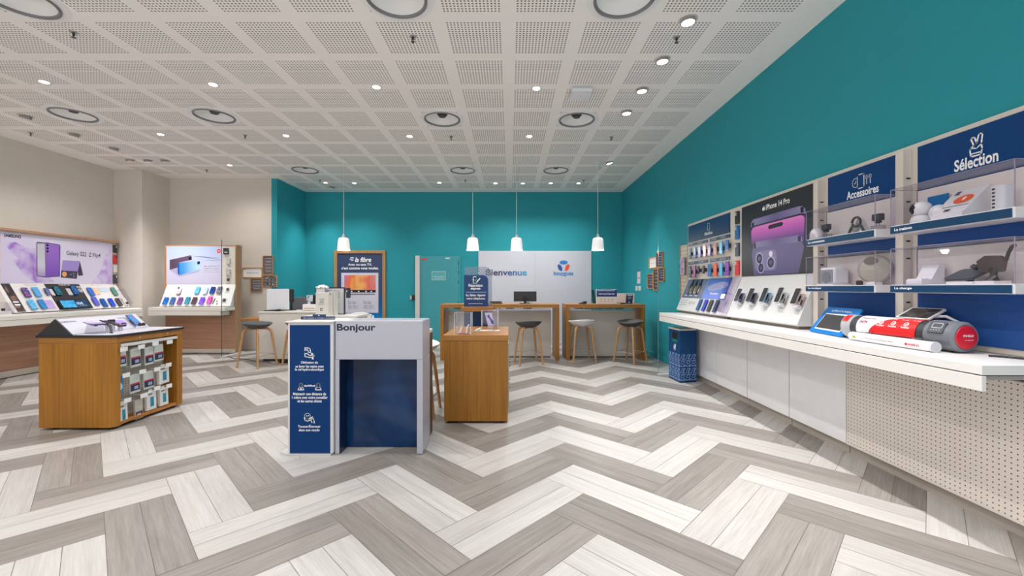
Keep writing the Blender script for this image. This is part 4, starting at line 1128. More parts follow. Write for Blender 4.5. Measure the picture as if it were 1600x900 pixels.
DOOR_T = M((54, 150, 160), 0.4)
u0, v1 = BF.px(650, 400.5); u1, _ = BF.px(716.5, 401)
d = struct(MB().box(u0 + 0.1, u1, 0.01, v1, 0.0, 0.045, BF.M).build('door_1', DOOR_T, bevel=0.004))
MB().box(u0, u0 + 0.105, 0.0, v1 + 0.01, 0.0, 0.09, BF.M).build('door_jamb', M((206, 204, 200), 0.4), d)
MB().box(u1, u1 + 0.05, 0.0, v1 + 0.02, 0.0, 0.03, BF.M).build('door_frame', DOOR_T, d)
mb = MB()
for z in (0.3, 0.9, 1.4, 1.62, 1.85): mb.box(u1 - 0.005, u1 + 0.012, z, z + 0.09, 0.03, 0.052, BF.M)
mb.build('hinge', M((24, 96, 102), 0.4), d)
mb = MB(); bx(674.7, 696, 424, 437.7, 0.045, 0.047, mb); mb.build('door_notice', M((86, 168, 172), 0.4), d)
mb = MB(); tx(mb, BF, 'Accès réservé', 677, 694, 431, 433, 0.0476, 0.01); tx(mb, BF, 'au personnel', 678, 693, 434, 436, 0.0476, 0.01)
q = [BF.px(*p, 0.0476) for p in ((674.9, 424.2), (695.8, 424.2), (695.8, 437.5), (674.9, 437.5))]
mb.stroke(q, 0.009, 0.0476, BF.M, True); mb.build('notice_lettering', M((190, 220, 220), 0.5), d)
bx(658.6, 668, 403.8, 406.3, 0.045, 0.047).build('red_sticker', M((200, 50, 70), 0.4), d)
bx(696, 703, 402.6, 404.5, 0.045, 0.047).build('white_sticker', M((200, 214, 210), 0.4), d)
t = thing('door_handle_box', 'black lock box with a pale lever left of the teal door', 'lock', BF.w(-2.31, 1.05, 0))
bx(643.3, 649, 461, 469, 0.0, 0.06).build('box', BLACK, t)
bx(640.5, 643.3, 462, 468, 0.0, 0.04).build('lever', M((190, 196, 192), 0.4), t)

# welcome panel
t = thing('welcome_panel', 'tall white wall panel reading Bienvenue behind the bar tables', 'sign', (0.6, YB - 0.02, 0))
u0, v1 = BF.px(747.5, 392, 0.03); u1, _ = BF.px(924, 392, 0.03)
MB().box(u0, (u0 + u1) / 2 - 0.001, 0.0, v1, 0.0005, 0.03, BF.M).build('left_board', M((200, 202, 212), 0.4), t, bevel=0.002)
MB().box((u0 + u1) / 2 + 0.001, u1, 0.0, v1, 0.0005, 0.03, BF.M).build('right_board', M((200, 202, 212), 0.4), t, bevel=0.002)
mb = MB(); tx(mb, BF, 'Bienvenue', 759, 823.5, 420.5, 430.5, 0.036, 0.018)
mb.build('lettering', ramp('blue_fade', ((24, 36, 84), (24, 38, 88), (26, 90, 165), (50, 185, 230)), 0, -1.2, -0.12), t)
mb = MB(); tx(mb, BF, 'bouygues', 865, 895.8, 423.5, 432, 0.036, 0.016)
c = BF.px(880.6, 410, 0.036); mb.flat(ell(*c, 0.098, 0.045), 0.036, BF.M); mb.build('logo_blue', M((0, 122, 204), 0.4), t)
MB().flat(ell(*BF.px(875, 418.2, 0.036), 0.045, 0.088, rot=math.radians(28)), 0.036, BF.M).build('logo_navy', M((0, 72, 160), 0.4), t)
MB().flat(ell(*BF.px(886.2, 418.2, 0.036), 0.045, 0.088, rot=math.radians(-28)), 0.036, BF.M).build('logo_orange', M((230, 80, 36), 0.4), t)

# framed poster
t = thing('framed_poster', 'tall oak framed navy poster reading la fibre on the teal rear wall', 'poster', BF.w(-3.6, 0.42, 0))
u0, v1 = BF.px(522, 391.2, 0.04); u1, _ = BF.px(602, 391.2, 0.04)
fw = 0.07
mb = MB(); mb.box(u0, u0 + fw, 0.42, v1, 0.0005, 0.045, BF.M); mb.box(u1 - fw, u1, 0.42, v1, 0.0005, 0.045, BF.M); mb.box(u0 + fw, u1 - fw, v1 - fw, v1, 0.0005, 0.045, BF.M); mb.box(u0 + fw, u1 - fw, 0.42, 0.42 + fw, 0.0005, 0.045, BF.M)
mb.build('frame', FRAME_OAK, t)
MB().box(u0 + fw, u1 - fw, 0.42 + fw, v1 - fw, 0.001, 0.02, BF.M).build('sheet', ramp('fibre_blue', ((10, 130, 200), (16, 90, 150), (46, 64, 104), (46, 62, 100)), 2, 0.05, 1.3), t)
bx(533.2, 591.2, 426.3, 488.7, 0.02, 0.022).build('white_card', M((214, 210, 226), 0.45), t)
def tv_picture():
    q = NT('tv_picture')
    c = q.xyz(q.coord())
    nz = q.noise(q.scaled(q.coord(), (3.0, 1.0, 2.0), (1.3, 0, 0.4)), 1.0, 3)
    v = q.m_('ADD', q.m_('MULTIPLY_ADD', c[0], 0.85, 0.46), q.m_('ADD', q.m_('MULTIPLY_ADD', c[2], -0.35, 0.36), q.m_('MULTIPLY_ADD', nz, 0.9, -0.45)))
    r = q.n('ShaderNodeValToRGB'); q.l(v, r.inputs[0])
    e = r.color_ramp.elements
    cols = ((206, 110, 180), (228, 110, 120), (236, 110, 60), (246, 180, 96), (230, 100, 90), (226, 130, 120), (110, 190, 206))
    e[0].color = rgb(cols[0]); e[1].color = rgb(cols[-1])
    for i, k in enumerate(cols[1:-1]):
        x = e.new((i + 1) / 6); x.color = rgb(k)
    return q.finish(r.outputs[0], 0.35)
bx(538, 587, 430, 457, 0.022, 0.0235).build('television_picture', tv_picture(), t)
mb = MB(); bx(538, 587, 453, 457, 0.0235, 0.0245, mb); bx(541, 586, 459.2, 460.4, 0.022, 0.023, mb); mb.build('picture_bar', M((40, 30, 40), 0.4), t)
mb = MB()
for x in (541.5, 549.5, 560.5, 572, 580):
    mb.flat(ell(*BF.px(x, 455.3, 0.025), 0.02, 0.018, 10), 0.025, BF.M)
tx(mb, BF, 'la fibre', 554.5, 580, 402, 409.5, 0.021, 0.025, 0.25)
for i, (a, b) in enumerate(((547.5, 553), (546, 552.3), (548, 552.6))):
    bx(a, b, 402.2 + 2.2 * i, 403.2 + 2.2 * i, 0.0202, 0.021, mb)
tx(mb, BF, 'Avec ou sans TV,', 544, 581, 411.5, 415.6, 0.021, 0.03); tx(mb, BF, "c'est comme vous voulez.", 533.5, 591.5, 416.6, 421, 0.021, 0.03)
mb.build('white_lettering', PRINT_W, t)
mb = MB(); tx(mb, BF, 'Bbox fibre', 543, 556, 470.5, 472.3, 0.0226, 0.01); tx(mb, BF, 'sans télé', 543, 556, 473, 474.8, 0.0226, 0.01); tx(mb, BF, 'Bbox fibre', 568, 580, 470.5, 472.3, 0.0226, 0.01); tx(mb, BF, 'avec télé', 568, 580, 473, 474.8, 0.0226, 0.01)
for y in (477, 479, 481): tx(mb, BF, 'offre fibre', 543, 559, y, y + 1, 0.0226); tx(mb, BF, 'offre fibre', 568, 584, y, y + 1, 0.0226)
mb.build('dark_lettering', M((70, 60, 90), 0.5), t)

# right wall frames and switches
WF = Fr((XR, 0, 0), (0, -1, 0), (0, 0, 1))
GF = Fr((0, YG, 0), (1, 0, 0), (0, 0, 1))
FRM = M((190, 142, 84), 0.45)
def frame_pic(fr, pts, label, back, name='wall_frame', lines=None, photo=False, light=False):
    x0, x1, ya, yb = pts
    u0, v1 = fr.px(x0, ya, 0.03); u1, v0 = fr.px(x1, yb, 0.03)
    if fr is WF:
        vs = [fr.px(x0, ya, 0.03), fr.px(x1, ya, 0.03), fr.px(x0, yb, 0.03), fr.px(x1, yb, 0.03)]
        xm = (x0 + x1) / 2; _, v1 = fr.px(xm, ya, 0.03); _, v0 = fr.px(xm, yb, 0.03)
    t = thing(name, label, 'picture frame', fr.w((u0 + u1) / 2, v0, 0), group='small wooden frames on the wall')
    w, h = u1 - u0, v1 - v0
    r = 0.03; e = 0.013
    o = rrect(u0, u1, v0, v1, r); i = rrect(u0 + e, u1 - e, v0 + e, v1 - e, r - e * 0.6)
    mb = MB(); k = len(o)
    vs = [(*p, 0.0005) for p in o] + [(*p, 0.026) for p in o] + [(*p, 0.026) for p in i] + [(*p, 0.005) for p in i]
    fs = []
    for a in range(k):
        b = (a + 1) % k
        for q in range(3): fs.append((q * k + a, q * k + b, (q + 1) * k + b, (q + 1) * k + a))
    mb._add(vs, fs, False, fr.M); mb.build('frame', FRM, t)
    MB().prism(rrect(u0 + e * 0.8, u1 - e * 0.8, v0 + e * 0.8, v1 - e * 0.8, r - e * 0.6), 0.001, 0.006, fr.M).build('sheet', back, t)
    if lines:
        mb = MB()
        for s, a, b, ww in lines: mb.text(s, u0 + w * 0.5, v0 + h * a, w * ww, h * b, 0.0068, fr.M, 0.01)
        mb.build('lettering', M((205, 200, 206), 0.5) if not light else M((120, 124, 140), 0.5), t)
GREY_S = M((108, 102, 104), 0.5); NAVY_S = M((40, 46, 76), 0.5); WHITE_S = M((232, 230, 232), 0.5)
lst = [('Nos services', 0.84, 0.06, 0.55), ('Conseil', 0.66, 0.07, 0.5), ('Reprise', 0.5, 0.07, 0.5), ('Assistance', 0.34, 0.07, 0.55), ('Livraison', 0.18, 0.07, 0.5)]
lst2 = [('Nos garanties', 0.76, 0.09, 0.7), ('Nos horaires', 0.6, 0.07, 0.7), ('Conseil', 0.42, 0.08, 0.55), ('Paiement', 0.25, 0.08, 0.55)]
frame_pic(GF, (377.8, 409.4, 417.8, 433.9), 'wide wooden frame with a white sheet on the grey rear wall', WHITE_S, lines=[('Bienvenue chez vous', 0.42, 0.13, 0.55)], light=True)
frame_pic(GF, (409.8, 426.7, 399.4, 429.6), 'upright wooden frame with a grey list, highest on the grey rear wall', GREY_S, lines=lst)
frame_pic(GF, (390.6, 409.2, 434.4, 456.7), 'squarish wooden frame with a grey list, lowest on the grey rear wall', GREY_S, lines=lst2)
frame_pic(GF, (409.6, 432.2, 430, 448.9), 'wooden frame with a dark photograph on the grey rear wall', swirl('photo_print', ((24, 26, 40), (40, 44, 64), (220, 210, 205)), 22, 0.4, 3.0))
frame_pic(WF, (1012.8, 1025, 402, 419.4), 'wooden frame with a white sheet on the teal right wall', WHITE_S, lines=[('Bienvenue', 0.46, 0.08, 0.6)], light=True)
frame_pic(WF, (1024.6, 1034.4, 393.3, 417.8), 'upright wooden frame with a navy sheet, highest on the teal right wall', NAVY_S, lines=lst)
frame_pic(WF, (1027.4, 1036.7, 418.3, 440), 'wooden frame with a navy sheet below the highest one on the teal right wall', NAVY_S, lines=lst2)
frame_pic(WF, (1019.8, 1027.0, 420, 453.9), 'tall narrow wooden frame with a navy list on the teal right wall', NAVY_S, lines=lst)
frame_pic(WF, (1010.6, 1019, 427.8, 451), 'wooden frame with a navy sheet, farthest on the teal right wall', NAVY_S, lines=lst2)
t = thing('safety_notice', 'narrow white notice above two switches on the teal right wall', 'notice', WF.w(-8.78, 1.4, 0))
mb = MB(); bx(995.6, 1000.4, 422.5, 443, 0.0003, 0.004, mb, WF); mb.build('sheet', M((226, 214, 222), 0.45), t)
mb = MB(); bx(995.6, 1000.4, 422.5, 424, 0.004, 0.006, mb, WF); bx(996.4, 999.8, 434, 435, 0.004, 0.006, mb, WF); mb.build('dark_band', M((80, 90, 120), 0.45), t)
for a, b, l in ((992.9, 995.9, 'left'), (997.4, 1000.6, 'right')):
    t = thing('light_switch', 'white double switch under the notice on the teal right wall, %s one' % l, 'switch', WF.w(-8.8, 1.25, 0), group='switches under the notice')
    mb = MB(); bx(a, b, 447, 454.5, 0.0003, 0.012, mb, WF); mb.build('plate', M((226, 228, 226), 0.35), t, bevel=0.003)
    mb = MB(); bx(a + 0.8, b - 0.8, 448.4, 453, 0.012, 0.017, mb, WF); mb.build('rocker', M((210, 212, 210), 0.3), t)

# ------------------------------------------------------------------ bar tables
GPANEL = M((196, 190, 182), 0.5)
def bar_table(x0, x1, y0, y1, px0, px1, label):
    z = 1.006
    t = thing('bar_table', label, 'table', ((x0 + x1) / 2, (y0 + y1) / 2, 0))
    MB().box(x0, x1, y0, y1, z - 0.062, z).build('table_top', OAK_X, t, bevel=0.003)
    for a in (x0, x1 - 0.066):
        MB().box(a, a + 0.066, y0, y1, 0.004, z - 0.0625).build('leg', OAK_V, t, bevel=0.003)
    MB().box(px0, px1, y0 + 0.28, y0 + 0.31, 0.03, 0.885).build('front_panel', GPANEL, t, bevel=0.002)
    MB().box(px0 + 0.01, px1 - 0.01, y0 + 0.29, y0 + 0.305, 0.0, 0.03).build('panel_plinth', M((100, 96, 92), 0.6), t)
    MB().box(px0 + 0.02, px1 - 0.02, y0 + 0.2, y0 + 0.275, 0.905, 0.914).build('cable_tray', M((196, 180, 164), 0.5), t)
    mb = MB()
    k = 0
    for i in range(5):
        a = px0 + 0.1 + (px1 - px0 - 0.3) * i / 5
        pts = [(a + 0.03 * j, y0 + 0.22 + 0.02 * math.sin(j * 2.1 + i), 0.921 + 0.006 * (j % 2)) for j in range(6)]
        mb.tube(pts, 0.006)
    mb.build('cable', BLACK, t)
    mb = MB()
    for i in range(3): mb.box(px0 + (px1 - px0) * (0.2 + 0.3 * i), px0 + (px1 - px0) * (0.2 + 0.3 * i) + 0.014, y0 + 0.23, y0 + 0.26, 0.914, 0.9435)
    mb.build('tray_bracket', BLACK, t)
    return t
bar_table(-1.257, 0.886, 7.535, 8.15, -1.145, 0.765, 'wide oak bar table with a grey front panel before the white welcome panel')
bar_table(1.01, 2.43, 7.535, 8.15, 1.09, 2.33, 'narrow oak bar table with a grey front panel beside the teal right wall')
BT = 1.0065
def monitor(x0, x1, y, zt, zb, label, col=DARK, face=-1, foot=True):
    t = thing('monitor', label, 'monitor', ((x0 + x1) / 2, y, BT))
    xm = (x0 + x1) / 2
    MB().box(x0, x1, y, y + 0.022, zb, zt).build('housing', col, t, bevel=0.004)
    MB().box(x0 + 0.01, x1 - 0.01, y + 0.022, y + 0.024, zb + 0.02, zt - 0.01).build('screen', M((30, 34, 40), 0.15), t)
    MB().box(xm - 0.06, xm + 0.06, y - 0.02, y, zb + 0.05, zt - 0.05).build('rear_bulge', col, t, bevel=0.006)
    mb = MB(); mb.box(xm - 0.025, xm + 0.025, y - 0.035, y - 0.02, BT + 0.012, zt - 0.08); mb.build('stand', BLACK, t)
    mb = MB(); mb.box(xm - 0.11, xm + 0.11, y - 0.10, y + 0.06, BT, BT + 0.012); mb.build('foot', BLACK, t, bevel=0.003)
    return t
Y = 7.9
monitor(fX(802.8, Y), fX(838.3, Y), Y, zY(455.3, Y), BT + 0.04, 'black monitor seen from behind on the wide bar table')
t = thing('desk_phone', 'small dark device with a pale base before the monitor foot', 'device', (fX(825, 7.75), 7.75, BT))
xx = fX(825, 7.75)
MB().prism(rrect(-0.03, 0.05, -0.03, 0.03, 0.015), 0.0, 0.012, Matrix.Translation((xx, 7.75, BT))).build('base', M((130, 150, 146), 0.4), t)
MB().lathe([(0.024, 0.0121), (0.02, 0.03), (0.01, 0.036), (1e-4, 0.037)], 16, Matrix.Translation((xx, 7.75, BT))).build('puck', M((60, 70, 70), 0.4), t)
t = thing('keyboard', 'black keyboard stacked on a dark box at the left of the wide bar table', 'keyboard', (fX(775, 7.8), 7.8, BT))
xa, xb = fX(765, 7.8), fX(785, 7.8)
MB().box(xa, xb, 7.74, 7.88, BT, BT + 0.02).build('box', M((90, 84, 82), 0.5), t)
MB().box(xa, xb - 0.01, 7.73, 7.87, BT + 0.032, BT + 0.046).build('key_plate', BLACK, t, bevel=0.003)
MB().box(xa + 0.02, xb - 0.03, 7.76, 7.86, BT + 0.02, BT + 0.032).build('foot', M((180, 170, 160), 0.5), t)
t = thing('payment_terminal', 'small black payment terminal at the left of the narrow bar table', 'terminal', (fX(910, 7.75), 7.75, BT))
TT = Matrix.Translation((fX(910, 7.75), 7.75, BT))
MB().prism([(-0.06, 0), (0.07, 0), (0.07, 0.05), (0.0, 0.03), (-0.06, 0.012)], -0.042, 0.042, TT @ Matrix.Rotation(math.pi / 2, 4, 'X') @ Matrix.Rotation(0.3, 4, 'Y')).build('body', M((40, 40, 44), 0.4), t, bevel=0.004)
MB().box(0.0, 0.05, -0.03, 0.03, 0.0505, 0.054, TT).build('display', M((90, 96, 110), 0.2), t)
t = thing('services_sign', 'white stand with a navy band reading Services Express on the narrow bar table', 'sign', (fX(948, 7.7), 7.72, BT))
Y = 7.7; SFR = Fr((0, Y, 0), (1, 0, 0), (0, 0, 1))
x0, x1 = fX(932, Y), fX(964, Y); zt = zY(452.2, Y)
MB().box(x0, x1, Y, Y + 0.05, BT, zt).build('stand', M((230, 224, 222), 0.4), t, bevel=0.003)
MB().box(x0 + 0.004, x1 - 0.002, -0.002 + Y, Y, BT + (zt - BT) * 0.5, zt - 0.004).build('navy_band', M((18, 58, 124), 0.4), t)
mb = MB(); mb.text('Services Express', (x0 + x1) / 2, BT + (zt - BT) * 0.62, 0.29, 0.035, 0.003, SFR.M, 0.03); mb.box(x0 + 0.02, x1 - 0.04, Y - 0.0035, Y - 0.0021, zt - 0.03, zt - 0.018)
mb.build('lettering', PRINT_W, t)
mb = MB()
for k in range(4):
    c = x0 + 0.09 + 0.067 * k
    mb.stroke(ell(c, BT + 0.085, 0.015, 0.017, 10), 0.004, 0.001, SFR.M, True); mb.stroke([(c - 0.015, BT + 0.045), (c + 0.015, BT + 0.045)], 0.005, 0.001, SFR.M)
mb.build('service_symbols', M((130, 126, 134), 0.5), t)
t = thing('tablet', 'black tablet leaning at the left edge of the Services Express stand', 'tablet', (fX(928.5, 7.78), 7.8, BT))
m = Matrix.Translation((fX(929.5, 7.8), 7.8, BT + 0.004)) @ Matrix.Rotation(0.9, 4, 'Z') @ Matrix.Rotation(-0.18, 4, 'X')
MB().prism(rrect(-0.05, 0.05, 0.0, 0.26, 0.01), -0.005, 0.005, m @ Matrix.Rotation(math.pi / 2, 4, 'X')).build('body', M((26, 28, 32), 0.3), t)
MB().prism(rrect(-0.044, 0.044, 0.01, 0.25, 0.006), 0.005, 0.0058, m @ Matrix.Rotation(math.pi / 2, 4, 'X')).build('screen', M((40, 60, 62), 0.2), t)
Y = 7.95
t = thing('all_in_one_computer', 'pale computer seen from behind at the right of the narrow bar table', 'computer', (fX(978, Y), Y, BT))
x0, x1 = fX(965, Y), fX(991.5, Y)
MB().box(x0, x1, Y, Y + 0.03, BT + 0.015, zY(458.5, Y)).build('housing', M((216, 206, 200), 0.4), t, bevel=0.004)
MB().box((x0 + x1) / 2 - 0.08, (x0 + x1) / 2 + 0.08, Y - 0.03, Y + 0.06, BT, BT + 0.015).build('foot', M((200, 196, 192), 0.4), t)
MB().box(x0 + 0.012, x1 - 0.012, Y + 0.03, Y + 0.0315, BT + 0.03, zY(459.5, Y)).build('screen', M((30, 32, 36), 0.2), t)
Y = 7.72
t = thing('leaflet_stand', 'navy leaflet in a small stand before the pale computer', 'card', (fX(983, Y), Y, BT))
CF = Fr((fX(977.3, Y), Y, BT), (1, 0, 0), (0.12, 0.1, 1)); w = fX(988, Y) - fX(977.3, Y)
MB().box(0, w, 0.006, 0.185, 0.0, 0.006, CF.M).build('sheet', M((30, 44, 86), 0.4), t)
mb = MB(); mb.box(0.02, w - 0.01, 0.155, 0.175, 0.006, 0.0068, CF.M); mb.text('Assurance', w / 2, 0.12, w * 0.5, 0.018, 0.0066, CF.M, 0.02); mb.text('téléphone', w / 2, 0.09, w * 0.5, 0.018, 0.0066, CF.M, 0.02); mb.flat(ell(w / 2, 0.03, 0.012, 0.012, 12), 0.0066, CF.M)
mb.build('lettering', M((200, 206, 224), 0.5), t)
MB().box(fX(977.3, Y), fX(988, Y), Y - 0.015, Y + 0.05, BT, BT + 0.006).build('base', CLEAR_EDGE, t)
t = thing('card_reader', 'flat black card reader left of the navy leaflet stand', 'device', (fX(973, 7.73), 7.73, BT))
MB().box(fX(969.5, 7.73), fX(976.5, 7.73), 7.7, 7.77, BT, BT + 0.022).build('body', BLACK, t, bevel=0.004)
MB().box(fX(970.5, 7.73), fX(975, 7.73), 7.71, 7.75, BT + 0.022, BT + 0.024).build('keypad', M((90, 88, 90), 0.5), t)

# ------------------------------------------------------------------ stools and chairs
def seat_surface(k=1.0):
    def fn(s, tt):
        th = 2 * math.pi * s; r = tt
        lip = max(0.0, math.sin(th)) ** 1.5
        z = 0.622 + 0.098 * r ** 2.6 + 0.028 * lip * r ** 3 - 0.018 * max(0.0, -math.sin(th)) ** 2 * r ** 3
        return Vector((0.232 * r * math.cos(th), (0.205 + 0.0 * lip) * r * math.sin(th), z))
    return fn
def make_stool(color, label, group):
    t = thing('bar_stool', label, 'stool', group=group)
    MB().surf(seat_surface(), 40, 10).build('seat', color, t, solid=0.012, weld=True)
    for sx, sy in ((1, 1), (1, -1), (-1, -1), (-1, 1)):
        c = [(0.03, 0.622), (0.085, 0.622), (0.118, 0.614), (0.136, 0.59), (0.145, 0.55), (0.168, 0.35), (0.205, 0.0)]
        MB().tube([(sx * a, sy * a * 0.98, z) for a, z in c], [0.014, 0.018, 0.021, 0.0215, 0.021, 0.019, 0.0155], 10).build('leg', LEG_WOOD, t)
    mb = MB(); a = 0.186
    pts = [(a, a, 0.19), (-a, a, 0.19), (-a, -a, 0.19), (a, -a, 0.19)]
    for i in (0, 2): mb.tube([pts[i], pts[(i + 1) % 4]], 0.0045, 6)
    for x in (a, -a): mb.tube([(x, a, 0.19), (x, -a, 0.19)], 0.0045, 6)
    mb.build('footrest', STEEL, t, weld=True)
    return t
SG = 'wooden legged bar stools'
GREY_SEAT = M((74, 73, 76), 0.5); WHITE_SEAT = M((226, 226, 230), 0.4)
sg = make_stool(GREY_SEAT, 'dark grey bar stool in front of the wide bar table', SG)
sg.location = (0.315, 7.2, 0); sg.rotation_euler = (0, 0, math.pi + 0.22)
dup(sg, (2.1, 7.33, 0), -0.85, 'dark grey bar stool turned sideways at the right of the narrow bar table', SG)
dup(sg, (-4.20, 6.97, 0), 1.35, 'dark grey bar stool at the left end of the rear white desk', SG)
dup(sg, (-3.53, 7.06, 0), 0.95, 'dark grey bar stool half hidden behind the blue notice totem', SG)
sw = make_stool(WHITE_SEAT, 'white bar stool at the left leg of the narrow bar table', SG)
sw.location = (1.27, 7.45, 0); sw.rotation_euler = (0, 0, math.pi + 0.12)
dup(sw, (-0.965, 4.36, 0), 0.0, 'white bar stool just behind the reception desk', SG)
def shell_chair(loc, rz, color, top, label, width=0.26):
    t = thing('shell_chair', label, 'chair', loc, rz)
    W = WM[t.name]
    prof = [(-0.23, 0.445), (-0.2, 0.46), (-0.1, 0.445), (0.03, 0.44), (0.14, 0.455), (0.2, 0.52), (0.235, 0.62), (0.255, top - 0.04), (0.262, top)]
    def fn(s, q):
        i = min(int(q * (len(prof) - 1)), len(prof) - 2); f = q * (len(prof) - 1) - i
        y = prof[i][0] * (1 - f) + prof[i + 1][0] * f; z = prof[i][1] * (1 - f) + prof[i + 1][1] * f
        e = (s - 0.5) * 2
        w = width * (1.0 - 0.22 * max(0, (q - 0.82) / 0.18) ** 2 - 0.15 * max(0, 0.12 - q) / 0.12)
        up = 0.05 * abs(e) ** 3
        drop = 0.07 * abs(e) ** 3 * max(0, (q - 0.7) / 0.3)
        return Vector((w * e, y - up * (0.9 if q > 0.55 else 0.0), z + (up if q < 0.55 else up * 0.4) - drop))
    MB().surf(fn, 16, 24, M4=W).build('seat_shell', color, t, solid=0.012)
    for sx, sy in ((1, 1), (1, -1), (-1, -1), (-1, 1)):
        MB().tube([W @ Vector((sx * 0.04, sy * 0.04, 0.425)), W @ Vector((sx * 0.13, sy * 0.12, 0.42)), W @ Vector((sx * 0.165, sy * 0.15, 0.38)), W @ Vector((sx * 0.22, sy * 0.2, 0.0))], [0.012, 0.016, 0.016, 0.012], 8).build('leg', LEG_WOOD, t)
    return t
shell_chair((-2.68, 7.3, 0), 0.12, M((224, 224, 228), 0.35), 0.862, 'white shell chair showing only its curved back above the reception desk')
shell_chair((-4.22, 8.30, 0), 0.0, M((96, 96, 104), 0.5), 1.12, 'grey shell chair behind the silver computer on the rear white desk', 0.24)

# ------------------------------------------------------------------ oak pedestal and repair totem
PX0, PX1, PY0, PY1, PZ = -0.644, -0.015, 4.016, 4.93, 0.8475
t = thing('display_pedestal', 'closed oak display pedestal with two clear cubes on top', 'pedestal', ((PX0 + PX1) / 2, (PY0 + PY1) / 2, 0))
MB().box(PX0 + 0.012, PX1 - 0.008, PY0, PY1, 0.022, PZ - 0.056).build('body', OAK_V, t, bevel=0.003)
MB().box(PX0, PX1, PY0 - 0.003, PY1, PZ - 0.055, PZ).build('top', OAK_X, t, bevel=0.003)
for x in (PX0 + 0.06, PX1 - 0.06):
    for y in (PY0 + 0.06, PY1 - 0.06):
        MB().cyl((x, y, 0), (x, y, 0.022), 0.025).build('foot', BLACK, t)
mb = MB()
for z in (0.72, 0.5, 0.28): mb.box(PX1 - 0.008, PX1 + 0.003, PY0 + 0.1, PY1 - 0.1, z, z + 0.02)
mb.box(PX1 - 0.008, PX1 + 0.004, PY0 + 0.08, PY0 + 0.1, 0.12, 0.76)
mb.build('side_rails', M((176, 170, 164), 0.4), t)
mb = MB()
for i in range(3):
    for z in (0.735, 0.515, 0.295): mb.tube([(PX1 + 0.002, PY0 + 0.2 + 0.2 * i, z), (PX1 + 0.012, PY0 + 0.2 + 0.2 * i, z), (PX1 + 0.014, PY0 + 0.2 + 0.2 * i, z + 0.012)], 0.004, 6)
mb.build('hook', M((120, 104, 90), 0.4), t)
def clear_cube(x0, x1, y0, y1, z0, z1, label):
    t = thing('clear_cube', label, 'display cube', ((x0 + x1) / 2, (y0 + y1) / 2, z0), group='clear display cubes on the pedestal')
    a = 0.005; mb = MB()
    mb.box(x0, x1, y0, y0 + a, z0, z1); mb.box(x0, x1, y1 - a, y1, z0, z1); mb.box(x0, x0 + a, y0 + a, y1 - a, z0, z1); mb.box(x1 - a, x1, y0 + a, y1 - a, z0, z1); mb.box(x0, x1, y0, y1, z1, z1 + a)
    mb.build('panes', CLEAR, t)
    mb = MB(); e = 0.006
    for x in (x0, x1 - e):
        for y in (y0, y1 - e): mb.box(x - 0.0005, x + e, y - 0.0005, y + e, z0, z1 + a)
    for x in (x0, x1 - e): mb.box(x, x + e, y0, y1, z1 + a, z1 + a + 0.001)
    for y in (y0, y1 - e): mb.box(x0, x1, y, y + e, z1 + a, z1 + a + 0.001)
    mb.build('cube_edges', M((206, 210, 216), 0.25), t)
z0 = PZ + 0.0008
clear_cube(-0.538, -0.375, 4.05, 4.21, z0, z0 + 0.205, 'clear acrylic cube over pale cables, left front on the oak pedestal')
clear_cube(-0.317, -0.13, 4.62, 4.80, z0, z0 + 0.195, 'clear acrylic cube over a purple printed card, right rear on the oak pedestal')
t = thing('charging_cables', 'pale charging cables and brown earphones inside the left clear cube', 'cable', (-0.45, 4.13, z0))
mb = MB()
mb.tube([(-0.51, 4.10, z0 + 0.008), (-0.49, 4.12, z0 + 0.02), (-0.48, 4.13, z0 + 0.05), (-0.475, 4.14, z0 + 0.075)], 0.006)
mb.build('left_plug', M((226, 226, 230), 0.4), t)
MB().tube([(-0.43, 4.10, z0 + 0.01), (-0.425, 4.13, z0 + 0.05), (-0.405, 4.14, z0 + 0.095)], [0.006, 0.007, 0.009]).build('right_plug', M((226, 226, 232), 0.4), t)
MB().tube([(-0.50 + 0.03 * i / 2, 4.09 + 0.02 * math.sin(i * 1.7), z0 + 0.008 + 0.004 * (i % 2)) for i in range(8)], 0.006).build('coil', M((180, 130, 110), 0.5), t)
MB().box(-0.515, -0.39, 4.12, 4.19, z0, z0 + 0.004).build('mat', M((214, 206, 204), 0.5), t)
t = thing('printed_card', 'purple and blue phone card standing inside the right clear cube', 'card', (-0.22, 4.7, z0))
CF = Fr((-0.245, 4.70, z0 + 0.035), (1, -0.1, 0), (-0.25, 0.1, 1))
MB().box(-0.005, 0.075, 0.0, 0.145, 0.0, 0.004, CF.M).build('sheet', M((206, 200, 236), 0.4), t)
MB().flat([(0.01, 0.10), (0.035, 0.125), (0.05, 0.08), (0.072, 0.05), (0.07, 0.01), (0.04, 0.02), (0.035, 0.07)], 0.0046, CF.M).build('printed_phone', M((50, 60, 160), 0.4), t)
MB().box(-0.25, -0.19, 4.68, 4.73, z0, z0 + 0.034).build('clear_foot', M((206, 204, 208), 0.2), t)
t = thing('leaflet', 'white printed leaflet lying on the oak pedestal', 'leaflet', (-0.21, 4.42, z0))
m = Matrix.Translation((-0.215, 4.43, z0)) @ Matrix.Rotation(0.06, 4, 'Z')
MB().box(-0.105, 0.105, -0.05, 0.05, 0.0, 0.004, m).build('sheet', M((228, 224, 224), 0.5), t)
mb = MB(); mb.box(-0.03, 0.05, -0.035, -0.02, 0.004, 0.0048, m); mb.box(0.03, 0.07, 0.0, 0.03, 0.004, 0.0048, m); mb.build('print', M((120, 116, 140), 0.5), t)
t = thing('white_pen', 'white stylus on a small base between the two clear cubes', 'pen', (-0.33, 4.33, z0))
MB().tube([(-0.36, 4.3, z0 + 0.012), (-0.31, 4.36, z0 + 0.03)], [0.009, 0.012]).build('barrel', M((228, 228, 232), 0.3), t)
